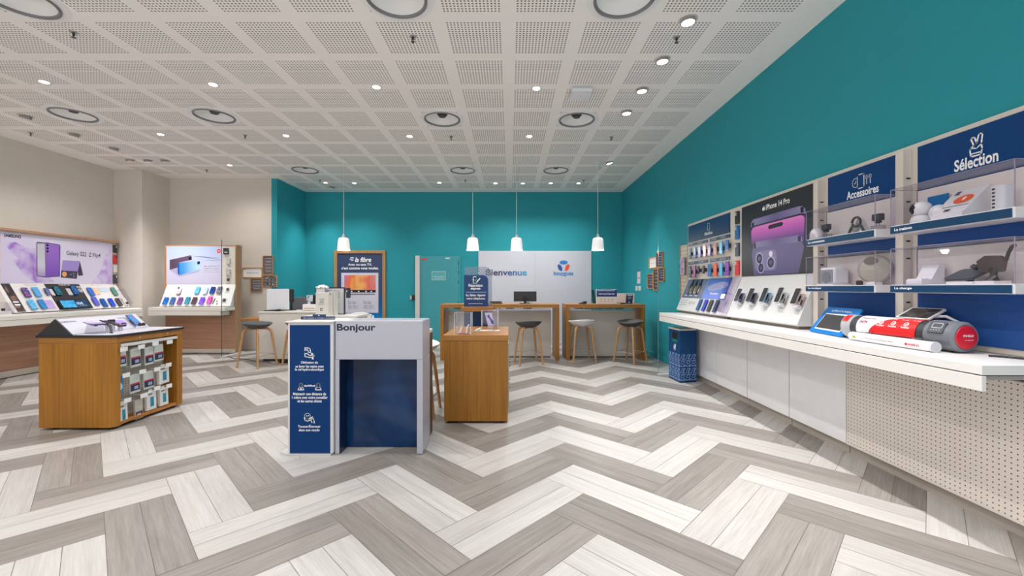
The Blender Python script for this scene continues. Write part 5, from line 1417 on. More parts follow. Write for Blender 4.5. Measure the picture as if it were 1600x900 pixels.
MB().box(-0.352, -0.318, 4.305, 4.345, z0, z0 + 0.012).build('base', M((205, 205, 210), 0.4), t)

Y = 5.40
t = thing('repair_totem', 'navy totem reading Reparation express behind the oak pedestal', 'sign', (fX(744, Y), Y, 0))
x0, x1, zt = fX(725, Y), fX(762.6, Y), zY(429.8, Y)
TFr = Fr((0, Y, 0), (1, 0, 0), (0, 0, 1))
r = 0.07
pts = [(x0, 0.02), (x1, 0.02), (x1, zt - r)] + ell(x1 - r, zt - r, r, r, 8, 0, 0, math.pi / 2) + [(x0, zt)]
MB().prism(pts, -0.02, 0.0, TFr.M).build('panel', M((0, 52, 108), 0.4), t)
def lace():
    q = NT('patterned_acrylic')
    c = q.xyz(q.coord())
    f = [q.m_('ABSOLUTE', q.m_('SUBTRACT', q.m_('FRACT', q.m_('MULTIPLY', v, 26.0)), 0.5)) for v in (q.m_('ADD', c[0], c[2]), q.m_('SUBTRACT', c[0], c[2]))]
    ln = q.m_('LESS_THAN', q.m_('MINIMUM', f[0], f[1]), 0.13)
    tr = q.n('ShaderNodeBsdfTransparent'); tr.inputs[0].default_value = rgb((226, 230, 236))
    q.b.inputs['Base Color'].default_value = rgb((190, 196, 212))
    mx = q.n('ShaderNodeMixShader')
    q.l(q.m_('MULTIPLY_ADD', ln, 0.3, 0.06), mx.inputs[0]); q.l(tr.outputs[0], mx.inputs[1]); q.l(q.b.outputs[0], mx.inputs[2])
    q.l(mx.outputs[0], q.out.inputs[0])
    return q.m
xb0, xb1, zb = fX(726, Y), fX(768.5, Y), zY(417, Y)
pts = [(xb0, 0.9), (xb1, 0.9), (xb1, zb - 0.09)] + ell(xb1 - 0.09, zb - 0.09, 0.09, 0.09, 8, 0, 0, math.pi / 2) + [(xb0, zb)]
MB().prism(pts, -0.034, -0.024, TFr.M).build('patterned_sheet', lace(), t)
MB().box(fX(720, 5.22), fX(770.6, 5.22), 5.22, Y - 0.0005, zY(486.6, 5.22), zY(480, 5.22)).build('ledge', OAK_X, t, bevel=0.002)
MB().box(x0 - 0.02, x1 + 0.02, 5.25, Y + 0.12, 0.0, 0.02).build('floor_plate', M((205, 205, 208), 0.4), t)
mb = MB()
tx(mb, TFr, 'Réparation', 732, 754.2, 443.6, 449.2, 0.001, 0.02); tx(mb, TFr, 'express', 735.5, 750.5, 449.8, 453.8, 0.001, 0.02)
tx(mb, TFr, 'Ici, faites réparer', 728, 759, 459.2, 464, 0.001, 0.02); tx(mb, TFr, 'votre téléphone.', 728.5, 758.5, 464.8, 468.8, 0.001, 0.02)
bx(728, 760, 456.2, 456.6, 0.0, 0.001, mb, TFr); bx(732, 754, 474.2, 474.7, 0.0, 0.001, mb, TFr)
P = lambda l: [TFr.px(*q, 0.001) for q in l]
mb.stroke(P([(744, 432.5), (739.5, 432.5), (739.5, 442.5), (745, 442.5), (745, 440)]), 0.008, 0.001, TFr.M)
mb.stroke(P([(749.5, 435.5), (745, 440.5)]), 0.014, 0.001, TFr.M); mb.stroke(P([(738.5, 437), (740, 437)]), 0.008, 0.001, TFr.M)
mb.build('lettering', PRINT_W, t)
mb = MB(); mb.stroke(P([(741, 437.5), (742.5, 439), (745, 435.5)]), 0.008, 0.0014, TFr.M); mb.build('green_tick', M((60, 190, 90), 0.4), t)
# ------------------------------------------------------------------ reception: notice totem and desk
Y = 3.25
t = thing('notice_totem', 'blue notice totem with hygiene rules, left of the reception desk', 'sign', (-1.55, 3.4, 0))
x0, x1 = fX(452.8, Y), fX(515.6, Y)
MB().box(x0 - 0.018, fX(520.3, Y), Y + 0.004, Y + 0.32, 0.016, 1.032).build('body', M((214, 213, 216), 0.35), t, bevel=0.004)
MB().box(x0, x1, Y, Y + 0.0045, 0.02, zY(508, Y)).build('blue_panel', M((0, 54, 112), 0.45, spec=0.2), t)
MB().box(x0 - 0.03, fX(521, Y), Y - 0.01, Y + 0.33, 1.0325, 1.042).build('cap', M((220, 216, 210), 0.4), t, bevel=0.002)
MB().prism([(-1.80, Y + 0.04), (x0 - 0.02, Y - 0.012), (-1.385, Y - 0.012), (-1.385, Y + 0.33), (-1.76, Y + 0.33)], 0.0, 0.015, Matrix.Identity(4)).build('floor_plate', M((200, 198, 198), 0.4), t)
NF = Fr((0, Y, 0), (1, 0, 0), (0, 0, 1))
def zt7(x, y): return (440 + x * 0.2557, 490 + y * 0.2557)
mb = MB()
for s, a, b, ya, yb in (('Obligation de', 118, 222, 291, 310), ('se laver les mains avec', 85, 257, 314, 330), ('le gel hydro-alcoolique', 82, 258, 334, 353), ('Maintenir une distance de', 70, 272, 482, 499), ('1 mètre avec votre conseiller', 63, 281, 504, 521), ('et les autres clients', 97, 245, 526, 543), ('Tousser/Éternuer', 100, 238, 678, 697), ('dans son coude', 105, 232, 703, 719)):
    p, q = zt7(a, ya), zt7(b, yb)
    tx(mb, NF, s, p[0], q[0], p[1], q[1], 0.0008, 0.02)
def Q(pts): return [NF.px(*zt7(*p), 0.0008) for p in pts]
st = lambda pts, w=0.007, c=False: mb.stroke(Q(pts), w, 0.0008, NF.M, c)
st([(142, 207), (142, 226)]); st([(142, 210), (165, 210), (174, 216), (177, 235)]); st([(142, 222), (160, 222), (165, 238), (177, 238)])
st([(142, 243), (142, 262)]); st([(142, 246), (156, 243), (168, 255), (186, 255), (196, 250), (198, 258), (182, 268), (160, 266), (142, 262)])
for c in ((186, 246), (196, 258), (190, 274)): mb.flat(ell(*NF.px(*zt7(*c), 0.0008), 0.008, 0.008, 10), 0.0008, NF.M)
for c in (118, 224):
    mb.stroke(ell(*NF.px(*zt7(c, 437), 0.0008), 0.013, 0.015, 14), 0.006, 0.0008, NF.M, True)
    st([(c - 18, 466), (c - 14, 454), (c - 6, 450), (c + 6, 450), (c + 14, 454), (c + 18, 466)], 0.006, True)
mb.flat(ell(*NF.px(*zt7(118, 458), 0.0008), 0.007, 0.007, 10), 0.0008, NF.M)
st([(138, 442), (206, 442)], 0.006); st([(143, 438), (138, 442), (143, 446)], 0.005); st([(201, 438), (206, 442), (201, 446)], 0.005)
p, q = zt7(163, 432), zt7(182, 439); tx(mb, NF, '1 m', p[0], q[0], p[1], q[1], 0.0008, 0.02)
mb.stroke(ell(*NF.px(*zt7(158, 626), 0.0008), 0.022, 0.021, 16), 0.006, 0.0008, NF.M, True)
st([(139, 636), (143, 652), (160, 658), (178, 648), (192, 638), (197, 650), (200, 668)]); st([(150, 640), (164, 646), (188, 632)]); st([(178, 650), (186, 666)], 0.006)
st([(152, 624), (158, 628), (166, 622)], 0.005)
mb.build('lettering', PRINT_W, t)
t = thing('desk_sign', 'low navy sign strip with a raised tab on top of the notice totem', 'sign', (-1.57, 3.42, 1.042))
DF = Fr((0, 3.42, 0), (1, 0, 0), (0, 0, 1))
MB().box(fX(470, 3.42), fX(525, 3.42) - 0.02, 3.42, 3.45, 1.0425, 1.067).build('strip', NAVY_D, t)
MB().box(fX(488.5, 3.43), fX(508, 3.43), 3.43, 3.445, 1.0672, 1.084).build('tab', M((28, 60, 110), 0.4), t)
mb = MB(); mb.text('Merci de patienter ici, un conseiller va vous accueillir', -1.56, 1.049, 0.25, 0.010, 0.0008, DF.M, 0.01); mb.flat(ell(fX(498.3, 3.43), 1.075, 0.006, 0.006, 10), -0.009, DF.M)
mb.build('lettering', M((205, 210, 224), 0.5), t)

Y = 3.275
t = thing('reception_desk', 'white reception desk reading Bonjour with a dark blue alcove', 'desk', (-1.02, 3.5, 0))
X0, X1, ZT, YB2 = -1.368, -0.682, 1.045, 3.563
xo0, xo1, zo = fX(530, Y), fX(651.3, Y), zY(562, Y)
DW = M((182, 182, 194), 0.25)
DWS = M((224, 220, 220), 0.2)
mb = MB()
mb.box(X0, X1, Y, YB2, zo, ZT); mb.build('counter', DW, t, bevel=0.006)
MB().box(X0, xo0, Y, YB2, 0.004, zo).build('left_side', DW, t, bevel=0.002)
MB().box(xo1, X1, Y, YB2, 0.004, zo).build('right_side', DW, t, bevel=0.002)
MB().box(xo0 + 0.0005, xo1 - 0.0005, Y + 0.145, Y + 0.165, 0.004, zo - 0.0005).build('alcove_panel', swirl('alcove_waves', ((0, 34, 74), (4, 50, 96), (24, 66, 110)), 1.5, 0.12, 1.2), t)
MB().box(xo0 + 0.0005, xo0 + 0.004, Y + 0.003, Y + 0.1445, 0.004, zo - 0.001).build('alcove_lining', M((0, 30, 70), 0.3), t)
mb = MB(); mb.text('Bonjour', fX(556.7, Y), zY(520.2, Y), fX(587, Y) - fX(526.5, Y), (520.2 - 505.8) / F * Y, 0.0008, Fr((0, Y, 0), (1, 0, 0), (0, 0, 1)).M, 0.03)
mb.build('lettering', M((14, 26, 56), 0.4), t)
mb = MB(); mb.box(X0 + 0.02, X1 - 0.02, YB2 + 0.001, 3.80, 0.905, 0.935); mb.build('rear_worktop', M((226, 222, 216), 0.35), t, bevel=0.003)
MB().box(X1 - 0.05, X1 - 0.02, YB2 + 0.001, 3.79, 0.0, 0.9045).build('rear_side', M((84, 66, 56), 0.45), t)
MB().box(X0 + 0.02, X0 + 0.05, YB2 + 0.001, 3.79, 0.0, 0.9045).build('rear_side_left', M((84, 66, 56), 0.45), t)

# ------------------------------------------------------------------ rear left white desk
Y = 7.40
DZ = 0.885
t = thing('service_desk', 'white service desk behind the two grey stools', 'desk', (-3.85, 7.7, 0))
MB().box(-4.43, -3.25, Y, Y + 0.03, 0.045, DZ - 0.03).build('front_panel', M((214, 208, 200), 0.45), t, bevel=0.002)
MB().box(-4.45, -3.23, Y - 0.01, Y + 0.65, DZ - 0.0295, DZ).build('desk_top', M((218, 213, 206), 0.4), t, bevel=0.003)
MB().box(-4.43, -4.40, Y + 0.031, Y + 0.64, 0.045, DZ - 0.03).build('left_side', M((212, 206, 198), 0.45), t)
MB().box(-3.28, -3.25, Y + 0.031, Y + 0.64, 0.045, DZ - 0.03).build('right_side', M((212, 206, 198), 0.45), t)
MB().box(-4.38, -3.3, Y + 0.04, Y + 0.6, 0.0, 0.045).build('dark_plinth', M((40, 36, 34), 0.6), t)
t = thing('oak_shelf_table', 'short oak top sticking out left of the white service desk', 'table', (-4.66, 7.6, 0))
MB().box(fX(374.5, 7.45), -4.455, 7.45, 7.95, zY(501.3, 7.45), zY(497.8, 7.45)).build('table_top', OAK_X, t, bevel=0.002)
MB().box(-4.50, -4.456, 7.55, 7.9, 0.0, zY(501.4, 7.45)).build('leg', M((206, 200, 194), 0.5), t)
tag(MB().tube([(-5.40, 7.98, 0.006), (-5.1, 7.72, 0.006), (-4.75, 7.6, 0.006), (-4.62, 7.48, 0.006), (-4.46, 7.33, 0.02), (-4.0, 7.34, 0.03), (-3.6, 7.36, 0.006)], 0.006).build('floor_cable', M((60, 56, 54), 0.5)), 'thin dark cable on the floor behind the left grey stool', 'cable')
mb = MB(); pts = []
for i in range(60):
    pts.append((-4.02 + 0.5 * i / 60 + 0.02 * math.sin(i * 2.3), 7.28 + 0.035 * math.sin(i * 1.37), 0.02 + 0.014 * math.sin(i * 0.9)))
tag(mb.tube(pts, 0.011, 6).build('cable_bundle', M((30, 28, 28), 0.6)), 'dark tangle of cables on the floor under the white service desk', 'cable')
Y = 7.62
x0, x1 = fX(416.7, Y), fX(451, Y)
t = thing('all_in_one_computer', 'silver computer seen from behind on the white service desk', 'computer', ((x0 + x1) / 2, Y, DZ))
MB().box(x0, x1, Y, Y + 0.025, DZ + 0.02, zY(451.5, Y)).build('housing', M((226, 228, 234), 0.35), t, bevel=0.005)
MB().box(x0 + 0.01, x1 - 0.01, Y + 0.025, Y + 0.0265, DZ + 0.03, zY(452.5, Y)).build('screen', M((30, 30, 34), 0.2), t)
MB().box(x0 + 0.08, x1 - 0.04, Y - 0.08, Y + 0.035, DZ + 0.0005, DZ + 0.02).build('foot', M((60, 60, 62), 0.4), t)
t = thing('black_mouse', 'black cordless handset lying before the silver computer', 'device', (x0 + 0.25, Y - 0.14, DZ))
MB().tube([(x0 + 0.03, Y - 0.14, DZ + 0.012), (x0 + 0.2, Y - 0.145, DZ + 0.014), (x0 + 0.3, Y - 0.14, DZ + 0.02), (x0 + 0.33, Y - 0.14, DZ + 0.022)], [0.008, 0.011, 0.02, 0.018]).build('handset', BLACK, t)
MB().cyl((x0 + 0.30, Y - 0.14, DZ + 0.0005), (x0 + 0.30, Y - 0.14, DZ + 0.012), 0.022).build('base', DARK, t)
Y = 7.78
t = thing('monitor', 'dark monitor angled right behind the silver computer', 'monitor', (-4.0, Y, DZ))
m = Matrix.Translation((fX(455, Y), Y, DZ)) @ Matrix.Rotation(-0.5, 4, 'Z')
MB().box(-0.13, 0.07, -0.012, 0.012, 0.15, zY(452, Y) - DZ, m).build('housing', M((40, 38, 40), 0.35), t, bevel=0.004)
MB().box(-0.05, -0.01, 0.013, 0.03, 0.012, 0.25, m).build('stand', BLACK, t)
MB().box(-0.11, 0.05, -0.05, 0.07, 0.0005, 0.012, m).build('foot', BLACK, t)
Y = 7.62
t = thing('printer', 'white low printer at the right of the white service desk', 'printer', (-3.65, Y, DZ))
x0, x1 = fX(472.5, Y), fX(494, Y)
MB().box(x0, x1, Y, Y + 0.24, DZ + 0.012, zY(475.5, Y)).build('body', M((228, 224, 222), 0.35), t, bevel=0.008)
MB().box(x0 + 0.01, x1 - 0.01, Y + 0.01, Y + 0.23, DZ + 0.0005, DZ + 0.012).build('base', M((180, 160, 156), 0.5), t)
MB().box(x0 + 0.03, x1 - 0.03, Y - 0.003, Y, DZ + 0.04, DZ + 0.05).build('paper_slot', M((120, 116, 116), 0.5), t)
zp = zY(475.5, Y)
t = thing('photo_card', 'small printed photo card standing on the white printer', 'card', (fX(484, 7.72), 7.72, zp))
MB().box(fX(479, 7.72), fX(488.5, 7.72), 7.72, 7.726, zp + 0.0005, zY(461, 7.72)).build('sheet', swirl('card_print', ((205, 214, 226), (190, 200, 214), (70, 66, 80)), 12), t)
MB().box(fX(482, 7.72), fX(486, 7.72), 7.726, 7.78, zp + 0.0005, zp + 0.01).build('foot', M((200, 200, 205), 0.4), t)
t = thing('black_reader', 'black upright card device at the right end of the white printer', 'device', (fX(490.5, 7.74), 7.74, zp))
MB().box(fX(488.8, 7.74), fX(493, 7.74), 7.74, 7.78, zp + 0.0005, zY(461, 7.74)).build('body', BLACK, t, bevel=0.004)
MB().box(fX(485.5, 7.70), fX(489, 7.70), 7.69, 7.73, zp + 0.0005, zp + 0.05).build('grip', M((60, 56, 60), 0.4), t)

# nearer white desk behind the reception, with stacked product boxes
t = thing('packing_desk', 'white desk hidden behind the reception desk, carrying white product boxes', 'desk', (-2.65, 6.4, 0))
MB().box(-3.05, -2.25, 6.15, 6.7, 0.86, 0.89).build('desk_top', M((222, 218, 212), 0.4), t)
for x in (-3.03, -2.31): MB().box(x, x + 0.04, 6.18, 6.67, 0.0, 0.8595).build('leg', M((214, 210, 204), 0.45), t)
BZ = 0.8905
Y = 6.5
t = thing('white_board', 'white board with a thin black border behind the product boxes', 'sign', (-2.68, Y, BZ))
x0, x1, zt = fX(493.3, Y), fX(538.5, Y), zY(449, Y)
MB().box(x0, x1, Y, Y + 0.03, BZ, zt).build('border', M((34, 40, 54), 0.4), t)
MB().box(x0 + 0.012, x1 - 0.014, Y - 0.004, Y, BZ + 0.01, zt - 0.018).build('sheet', M((214, 212, 216), 0.45), t)
WFm = Fr((0, Y - 0.0045, 0), (1, 0, 0), (0, 0, 1))
mb = MB()
for i, s in enumerate(('de vous', 'et tous', 'vos appels', 'fibre')): mb.text(s, fX(527, Y), zY(455 + 3.2 * i, Y), 0.085, 0.016, 0.0006, WFm.M, 0.02)
mb.build('lettering', INK, t)
MB().text('Bienvenue la fibre chez vous', fX(512, Y), zY(454.5, Y), 0.24, 0.014, 0.0006, WFm.M, 0.01).build('blue_line', M((60, 110, 180), 0.5), t)
BOXW = M((216, 212, 206), 0.5)
Y = 6.25
t = thing('product_box', 'tall white carton with four dark text lines, left of the pair', 'box', (fX(505, Y), Y, BZ))
x0, x1, zt = fX(493.2, Y), fX(514, Y), zY(457.5, Y)
MB().box(x0, x1, Y, Y + 0.12, BZ, zt).build('carton', BOXW, t, bevel=0.003)
BXF = Fr((0, Y, 0), (1, 0, 0), (0, 0, 1))
mb = MB()
for i, s in enumerate(('« L’écran', 'aussi', 'votre', 'priorité »')): mb.text(s, fX(502.5, Y), zY(468 + 2.7 * i, Y), (0.085, 0.06, 0.065, 0.09)[i], 0.017, 0.0006, BXF.M, 0.02)
mb.stroke([(fX(502.5, Y) + 0.018 * math.cos(a), zY(483.6, Y) + 0.016 * math.sin(a)) for a in [0.6 + i * 0.5 for i in range(11)]], 0.009, 0.0006, BXF.M)
mb.build('lettering', INK, t)
MB().box(x0 + 0.003, x1 - 0.003, Y + 0.003, Y + 0.117, zt, zt + 0.008).build('lid', M((222, 218, 212), 0.5), t)
t = thing('product_box', 'white carton with a round grip hole, right of the pair', 'box', (fX(517, Y), Y, BZ))
xa, xb = fX(514.3, Y), fX(520.5, Y)
MB().box(xa, xb, Y - 0.02, Y + 0.13, BZ, zY(456, Y)).build('carton', M((200, 196, 190), 0.5), t, bevel=0.003)
MB().box(xb + 0.0005, fX(523, Y), Y + 0.01, Y + 0.12, BZ, zY(456, Y)).build('flap', M((210, 207, 202), 0.5), t)
MB().prism(ell(fX(517, Y), zY(459.5, Y), 0.014, 0.018, 14), 0.0201, 0.0215, BXF.M).build('grip_hole', M((150, 144, 134), 0.5), t)
t = thing('white_bag', 'crumpled white plastic lying across the tops of the product boxes', 'bag', (fX(503, 6.4), 6.4, zY(456.8, Y)))
zz = zY(455, 6.25)
def bag(s, q):
    x = fX(495, 6.42) + 0.17 * s; y = 6.385 + 0.075 * q
    return Vector((x, y, zz + 0.05 + 0.035 * math.sin(s * math.pi) * math.sin(q * math.pi) + 0.012 * math.sin(s * 17) * math.cos(q * 9)))
t2 = MB().surf(bag, 24, 10).build('sheet', M((222, 220, 222), 0.4), t, solid=0.02)
MB().box(fX(496, 6.42), fX(508, 6.42), 6.4, 6.45, BZ, zz + 0.045).build('filling', M((216, 214, 216), 0.5), t)
Y = 6.46
t = thing('camera_pole', 'small black camera block at the right edge of the white board', 'device', (fX(543, Y), Y, BZ))
MB().box(fX(540.5, Y), fX(546, Y), Y, Y + 0.05, zY(465.5, Y), zY(449.8, Y)).build('body', M((38, 40, 52), 0.35), t, bevel=0.004)
MB().cyl((fX(543, Y), Y + 0.025, BZ), (fX(543, Y), Y + 0.025, zY(465.5, Y)), 0.006).build('pole', M((190, 188, 186), 0.4), t)
MB().lathe([(1e-4, 0.0), (0.012, 0.0), (0.012, 0.004), (1e-4, 0.006)], 14, Matrix.Translation((fX(541.8, Y), Y, zY(455, Y))) @ Matrix.Rotation(math.pi / 2, 4, 'X')).build('lens', M((205, 205, 210), 0.2), t)
# ------------------------------------------------------------------ oak island with devices, front left
IY0, IY1, IX0, IX1 = 3.827, 4.635, -4.303, -3.625
IZ = 0.846
I4 = Matrix.Identity(4)
t = thing('display_island', 'oak display island with a black top and packs hanging in its open side', 'display unit', ((IX0 + IX1) / 2, (IY0 + IY1) / 2, 0))
mb = MB()
mb.prism([(IX0, IY0), (-3.66, IY0), (IX1, IY0 + 0.035), (IX1, IY0 + 0.075), (-3.79, IY0 + 0.075), (-3.79, IY1 - 0.075), (IX1, IY1 - 0.075), (IX1, IY1), (IX0, IY1)], 0.022, 0.792, I4)
mb.build('body', OAK_V, t)
MB().prism([(IX0, IY0 - 0.001), (-3.66, IY0 - 0.001), (IX1, IY0 + 0.034), (IX1, IY1), (IX0, IY1)], 0.7935, IZ, I4).build('top_band', OAK_X, t)
MB().box(-3.789, IX1 - 0.005, IY0 + 0.0755, IY1 - 0.0755, 0.03, 0.055).build('bay_floor', OAK_Y, t)
MB().box(-3.789, -3.775, IY0 + 0.0755, IY1 - 0.0755, 0.056, 0.7925).build('pegboard', dots('island_pegs', (196, 190, 182), (120, 112, 106), (1, 2), 0.025, 0.005), t)
MB().box(-3.64, -3.618, IY0 + 0.0755, IY1 - 0.0755, 0.752, 0.778).build('label_rail', M((222, 220, 216), 0.4), t)
mb = MB()
for y in (IY0 + 0.28, IY1 - 0.2): mb.cyl((IX1 - 0.001, y, 0.82), (IX1 + 0.003, y, 0.82), 0.006)
mb.build('screw_cap', M((220, 214, 204), 0.4), t)
for x in (IX0 + 0.1, IX1 - 0.06):
    for y in (IY0 + 0.06, IY1 - 0.06): MB().cyl((x, y, 0), (x, y, 0.0215), 0.025).build('foot', BLACK, t)
MB().prism([(IX0 - 0.02, IY0 - 0.01), (-3.65, IY0 - 0.01), (IX1 + 0.015, IY0 + 0.03), (IX1 + 0.015, IY1 + 0.01), (IX0 - 0.02, IY1 + 0.01)], IZ + 0.0005, 0.868, I4).build('black_top', M((34, 33, 36), 0.35), t)
RG, BS, LB = (-4.149, 1.015), (-3.996, 0.8725), (-4.31, 0.8685)
MB().prism([LB, RG, BS, (BS[0], 0.8685)], -(IY1 + 0.005), -(IY0 - 0.009), XZ.M).build('ridge', M((40, 39, 42), 0.4), t)
IS = Fr((BS[0], 0, BS[1]), (0, 1, 0), (RG[0] - BS[0], 0, RG[1] - BS[1]))
ISL = math.hypot(RG[0] - BS[0], RG[1] - BS[1])
mb = MB(); mb.box(IY0 + 0.004, IY1, 0.0, ISL - 0.004, 0.0004, 0.003, IS.M)
mb.build('slope_graphic', M((200, 197, 210), 0.35), t)
MB().prism([(BS[0], IY0 + 0.004), (-3.66, IY0 + 0.004), (IX1 + 0.006, IY0 + 0.036), (IX1 + 0.006, IY1), (BS[0], IY1)], 0.8682, 0.8712, I4).build('flat_graphic', M((200, 197, 210), 0.35), t)
def isl(x, y, n=0.0035): return IS.px(x, y, n)
mb = MB(); a, v = isl(93, 501.5); b, _ = isl(114, 500); mb.text('SAMSUNG', (a + b) / 2, ISL * 0.74, 0.15, 0.018, 0.0036, IS.M, 0.02)
a, _ = isl(186, 498); mb.text('Galaxy', a + 0.03, ISL * 0.70, 0.08, 0.022, 0.0036, IS.M)
mb.build('lettering', M((70, 66, 80), 0.4), t)
TZ = 0.8714
def on_top(px, X, z=TZ): return X * F / (px - CX)
y = on_top(150, -3.90)
t = thing('folding_phone', 'lilac open folding phone on a clear wedge, nearest on the island top', 'phone', (-3.90, y, TZ))
T = Matrix.Translation((-3.91, y, TZ)) @ Matrix.Rotation(-0.25, 4, 'Z')
m = T @ Matrix.Translation((0, 0, 0.095)) @ Matrix.Rotation(0.22, 4, 'Y') @ Matrix.Scale(0.85, 4)
MB().prism(rrect(-0.075, 0.005, -0.065, 0.065, 0.008), 0.0, 0.009, m).build('cover_half', M((196, 184, 222), 0.3), t)
MB().prism(rrect(-0.005, 0.07, -0.065, 0.065, 0.008), 0.0, 0.009, m @ Matrix.Rotation(-0.12, 4, 'Y')).build('screen_half', M((172, 160, 206), 0.25), t)
MB().box(-0.078, 0.068, -0.067, 0.067, -0.004, 0.0, m).build('frame', M((60, 54, 90), 0.3), t)
MB().prism([(-0.07, -0.0), (-0.035, 0.098), (0.045, 0.078), (0.075, 0.0)], -0.04, 0.04, T @ Matrix.Rotation(math.pi / 2, 4, 'X')).build('clear_wedge', clear('wedge_acrylic', (234, 234, 238)), t)
MB().cyl((-3.90, y, TZ + 0.07), (-3.90, y, TZ + 0.1), 0.012).build('security_sensor', BLACK, t)
t = thing('smart_watch', 'black smart watch with a hanging dark strap, right of the lilac folding phone', 'watch', (-3.80, 4.0, TZ))
pts = [(-3.99, 4.08, 0.985), (-3.95, 4.07, 0.975), (-3.90, 4.06, 0.96), (-3.85, 4.04, 0.925), (-3.815, 4.01, 0.89), (-3.79, 3.98, 0.879), (-3.76, 3.965, 0.877)]
MB().tube(pts, [0.007, 0.009, 0.012, 0.012, 0.011, 0.009, 0.005]).build('strap', M((44, 44, 50), 0.5), t)
MB().cyl((-3.915, 4.055, 0.955), (-3.905, 4.045, 0.972), 0.024, seg=24).build('watch_case', M((30, 30, 36), 0.25), t)
MB().cyl((-3.89, 4.05, TZ), (-3.905, 4.055, 0.95), 0.013).build('clear_post', M((200, 200, 206), 0.2), t)
y = on_top(174, -3.93)
t = thing('demo_watch', 'small dark watch pair on a white post, middle of the island top', 'watch', (-3.93, y, TZ))
T = Matrix.Translation((-3.93, y, TZ))
MB().box(-0.02, 0.02, -0.02, 0.02, 0.0, 0.085, T).build('post', M((206, 204, 210), 0.3), t)
MB().box(-0.02, 0.02, -0.022, 0.022, 0.0852, 0.118, T).build('watch_face', M((56, 50, 58), 0.3), t, bevel=0.004)
MB().tube([(-3.93, y - 0.03, TZ + 0.1), (-3.90, y + 0.0, TZ + 0.075), (-3.87, y + 0.035, TZ + 0.05)], 0.011).build('strap', M((70, 62, 66), 0.4), t)
y = on_top(188, -3.92)
t = thing('flip_phone', 'lilac half folded phone with a dark hinge, centre right of the island top', 'phone', (-3.92, y, TZ))
T = Matrix.Translation((-3.92, y, TZ)) @ Matrix.Rotation(-0.2, 4, 'Z')
m = T @ Matrix.Translation((0, 0, 0.075)) @ Matrix.Rotation(0.5, 4, 'Y')
MB().prism(rrect(-0.045, 0.04, -0.04, 0.04, 0.008), 0.0, 0.009, m).build('cover', M((160, 136, 214), 0.3), t)
MB().prism(rrect(0.012, 0.038, -0.036, 0.036, 0.005), 0.009, 0.0098, m).build('outer_screen', M((40, 36, 54), 0.2), t)
MB().prism(rrect(-0.045, 0.04, -0.04, 0.04, 0.008), -0.014, -0.005, m @ Matrix.Rotation(0.12, 4, 'Y')).build('inner_half', M((46, 42, 60), 0.3), t)
MB().box(-0.012, 0.012, -0.015, 0.015, 0.0, 0.07, T).build('stand', M((206, 204, 210), 0.3), t)
MB().flat(ell(0.025, -0.02, 0.008, 0.008, 12), 0.0102, m).build('face_icon', M((240, 150, 80), 0.4), t)
u, v = IS.px(208.6, 500, 0.03)
t = phone(IS, u, v, 'bright blue demo phone leaning near the far end of the island ridge', (20, 90, 150), ((10, 110, 180), (40, 160, 220), (160, 60, 130)), w=0.075, h=0.155, n=0.028, name='demo_phone')
y = on_top(221, -3.90)
t = thing('earbud_case', 'small black earbuds on a white block, far right of the island top', 'earbuds', (-3.90, y, TZ))
T = Matrix.Translation((-3.90, y, TZ))
MB().box(-0.03, 0.03, -0.03, 0.03, 0.0, 0.03, T).build('block', M((214, 212, 218), 0.3), t)
mb = MB(); mb.lathe([(1e-4, 0.0302), (0.016, 0.0302), (0.018, 0.045), (0.01, 0.06), (1e-4, 0.063)], 16, T @ Matrix.Translation((0.005, 0.018, 0)))
mb.build('right_bud', M((36, 32, 38), 0.3), t)
MB().lathe([(1e-4, 0.0302), (0.016, 0.0302), (0.018, 0.045), (0.01, 0.06), (1e-4, 0.063)], 16, T @ Matrix.Translation((0.0, -0.02, 0))).build('left_bud', M((52, 40, 48), 0.3), t)

# packs on hooks
PXF = Fr((-3.655, 0, 0), (0, 1, 0), (0, 0, 1))
def z6(x, y): return (165 + x * 0.189, 510 + y * 0.189)
def hook_tag(x, y, row, k):
    u, v = Fr((-3.605, 0, 0), (0, 1, 0), (0, 0, 1)).px(*z6(x, y))
    t = thing('price_hook', 'metal hook with white price tag on the oak island, %s row, %s from front' % (row, ORD[k]), 'hook', (-3.77, u, v), group='price hooks in the island side')
    MB().tube([(-3.773, u, v + 0.004), (-3.612, u, v + 0.008)], 0.0025, 6).build('rod', M((190, 186, 180), 0.35), t)
    MB().box(-3.611, -3.606, u - 0.036, u + 0.036, v - 0.018, v + 0.022).build('price_tag', M((232, 232, 234), 0.4), t)
for row, pts in (('top', ((155, 190), (300, 170), (415, 143), (533, 130))), ('middle', ((175, 405), (310, 375), (430, 355), (523, 320))), ('bottom', ((185, 612), (320, 572), (430, 512), (528, 493)))):
    for k, q in enumerate(pts): hook_tag(*q, row, k)
BLISTER = M((200, 208, 204), 0.25); CARDW = M((222, 220, 218), 0.45)
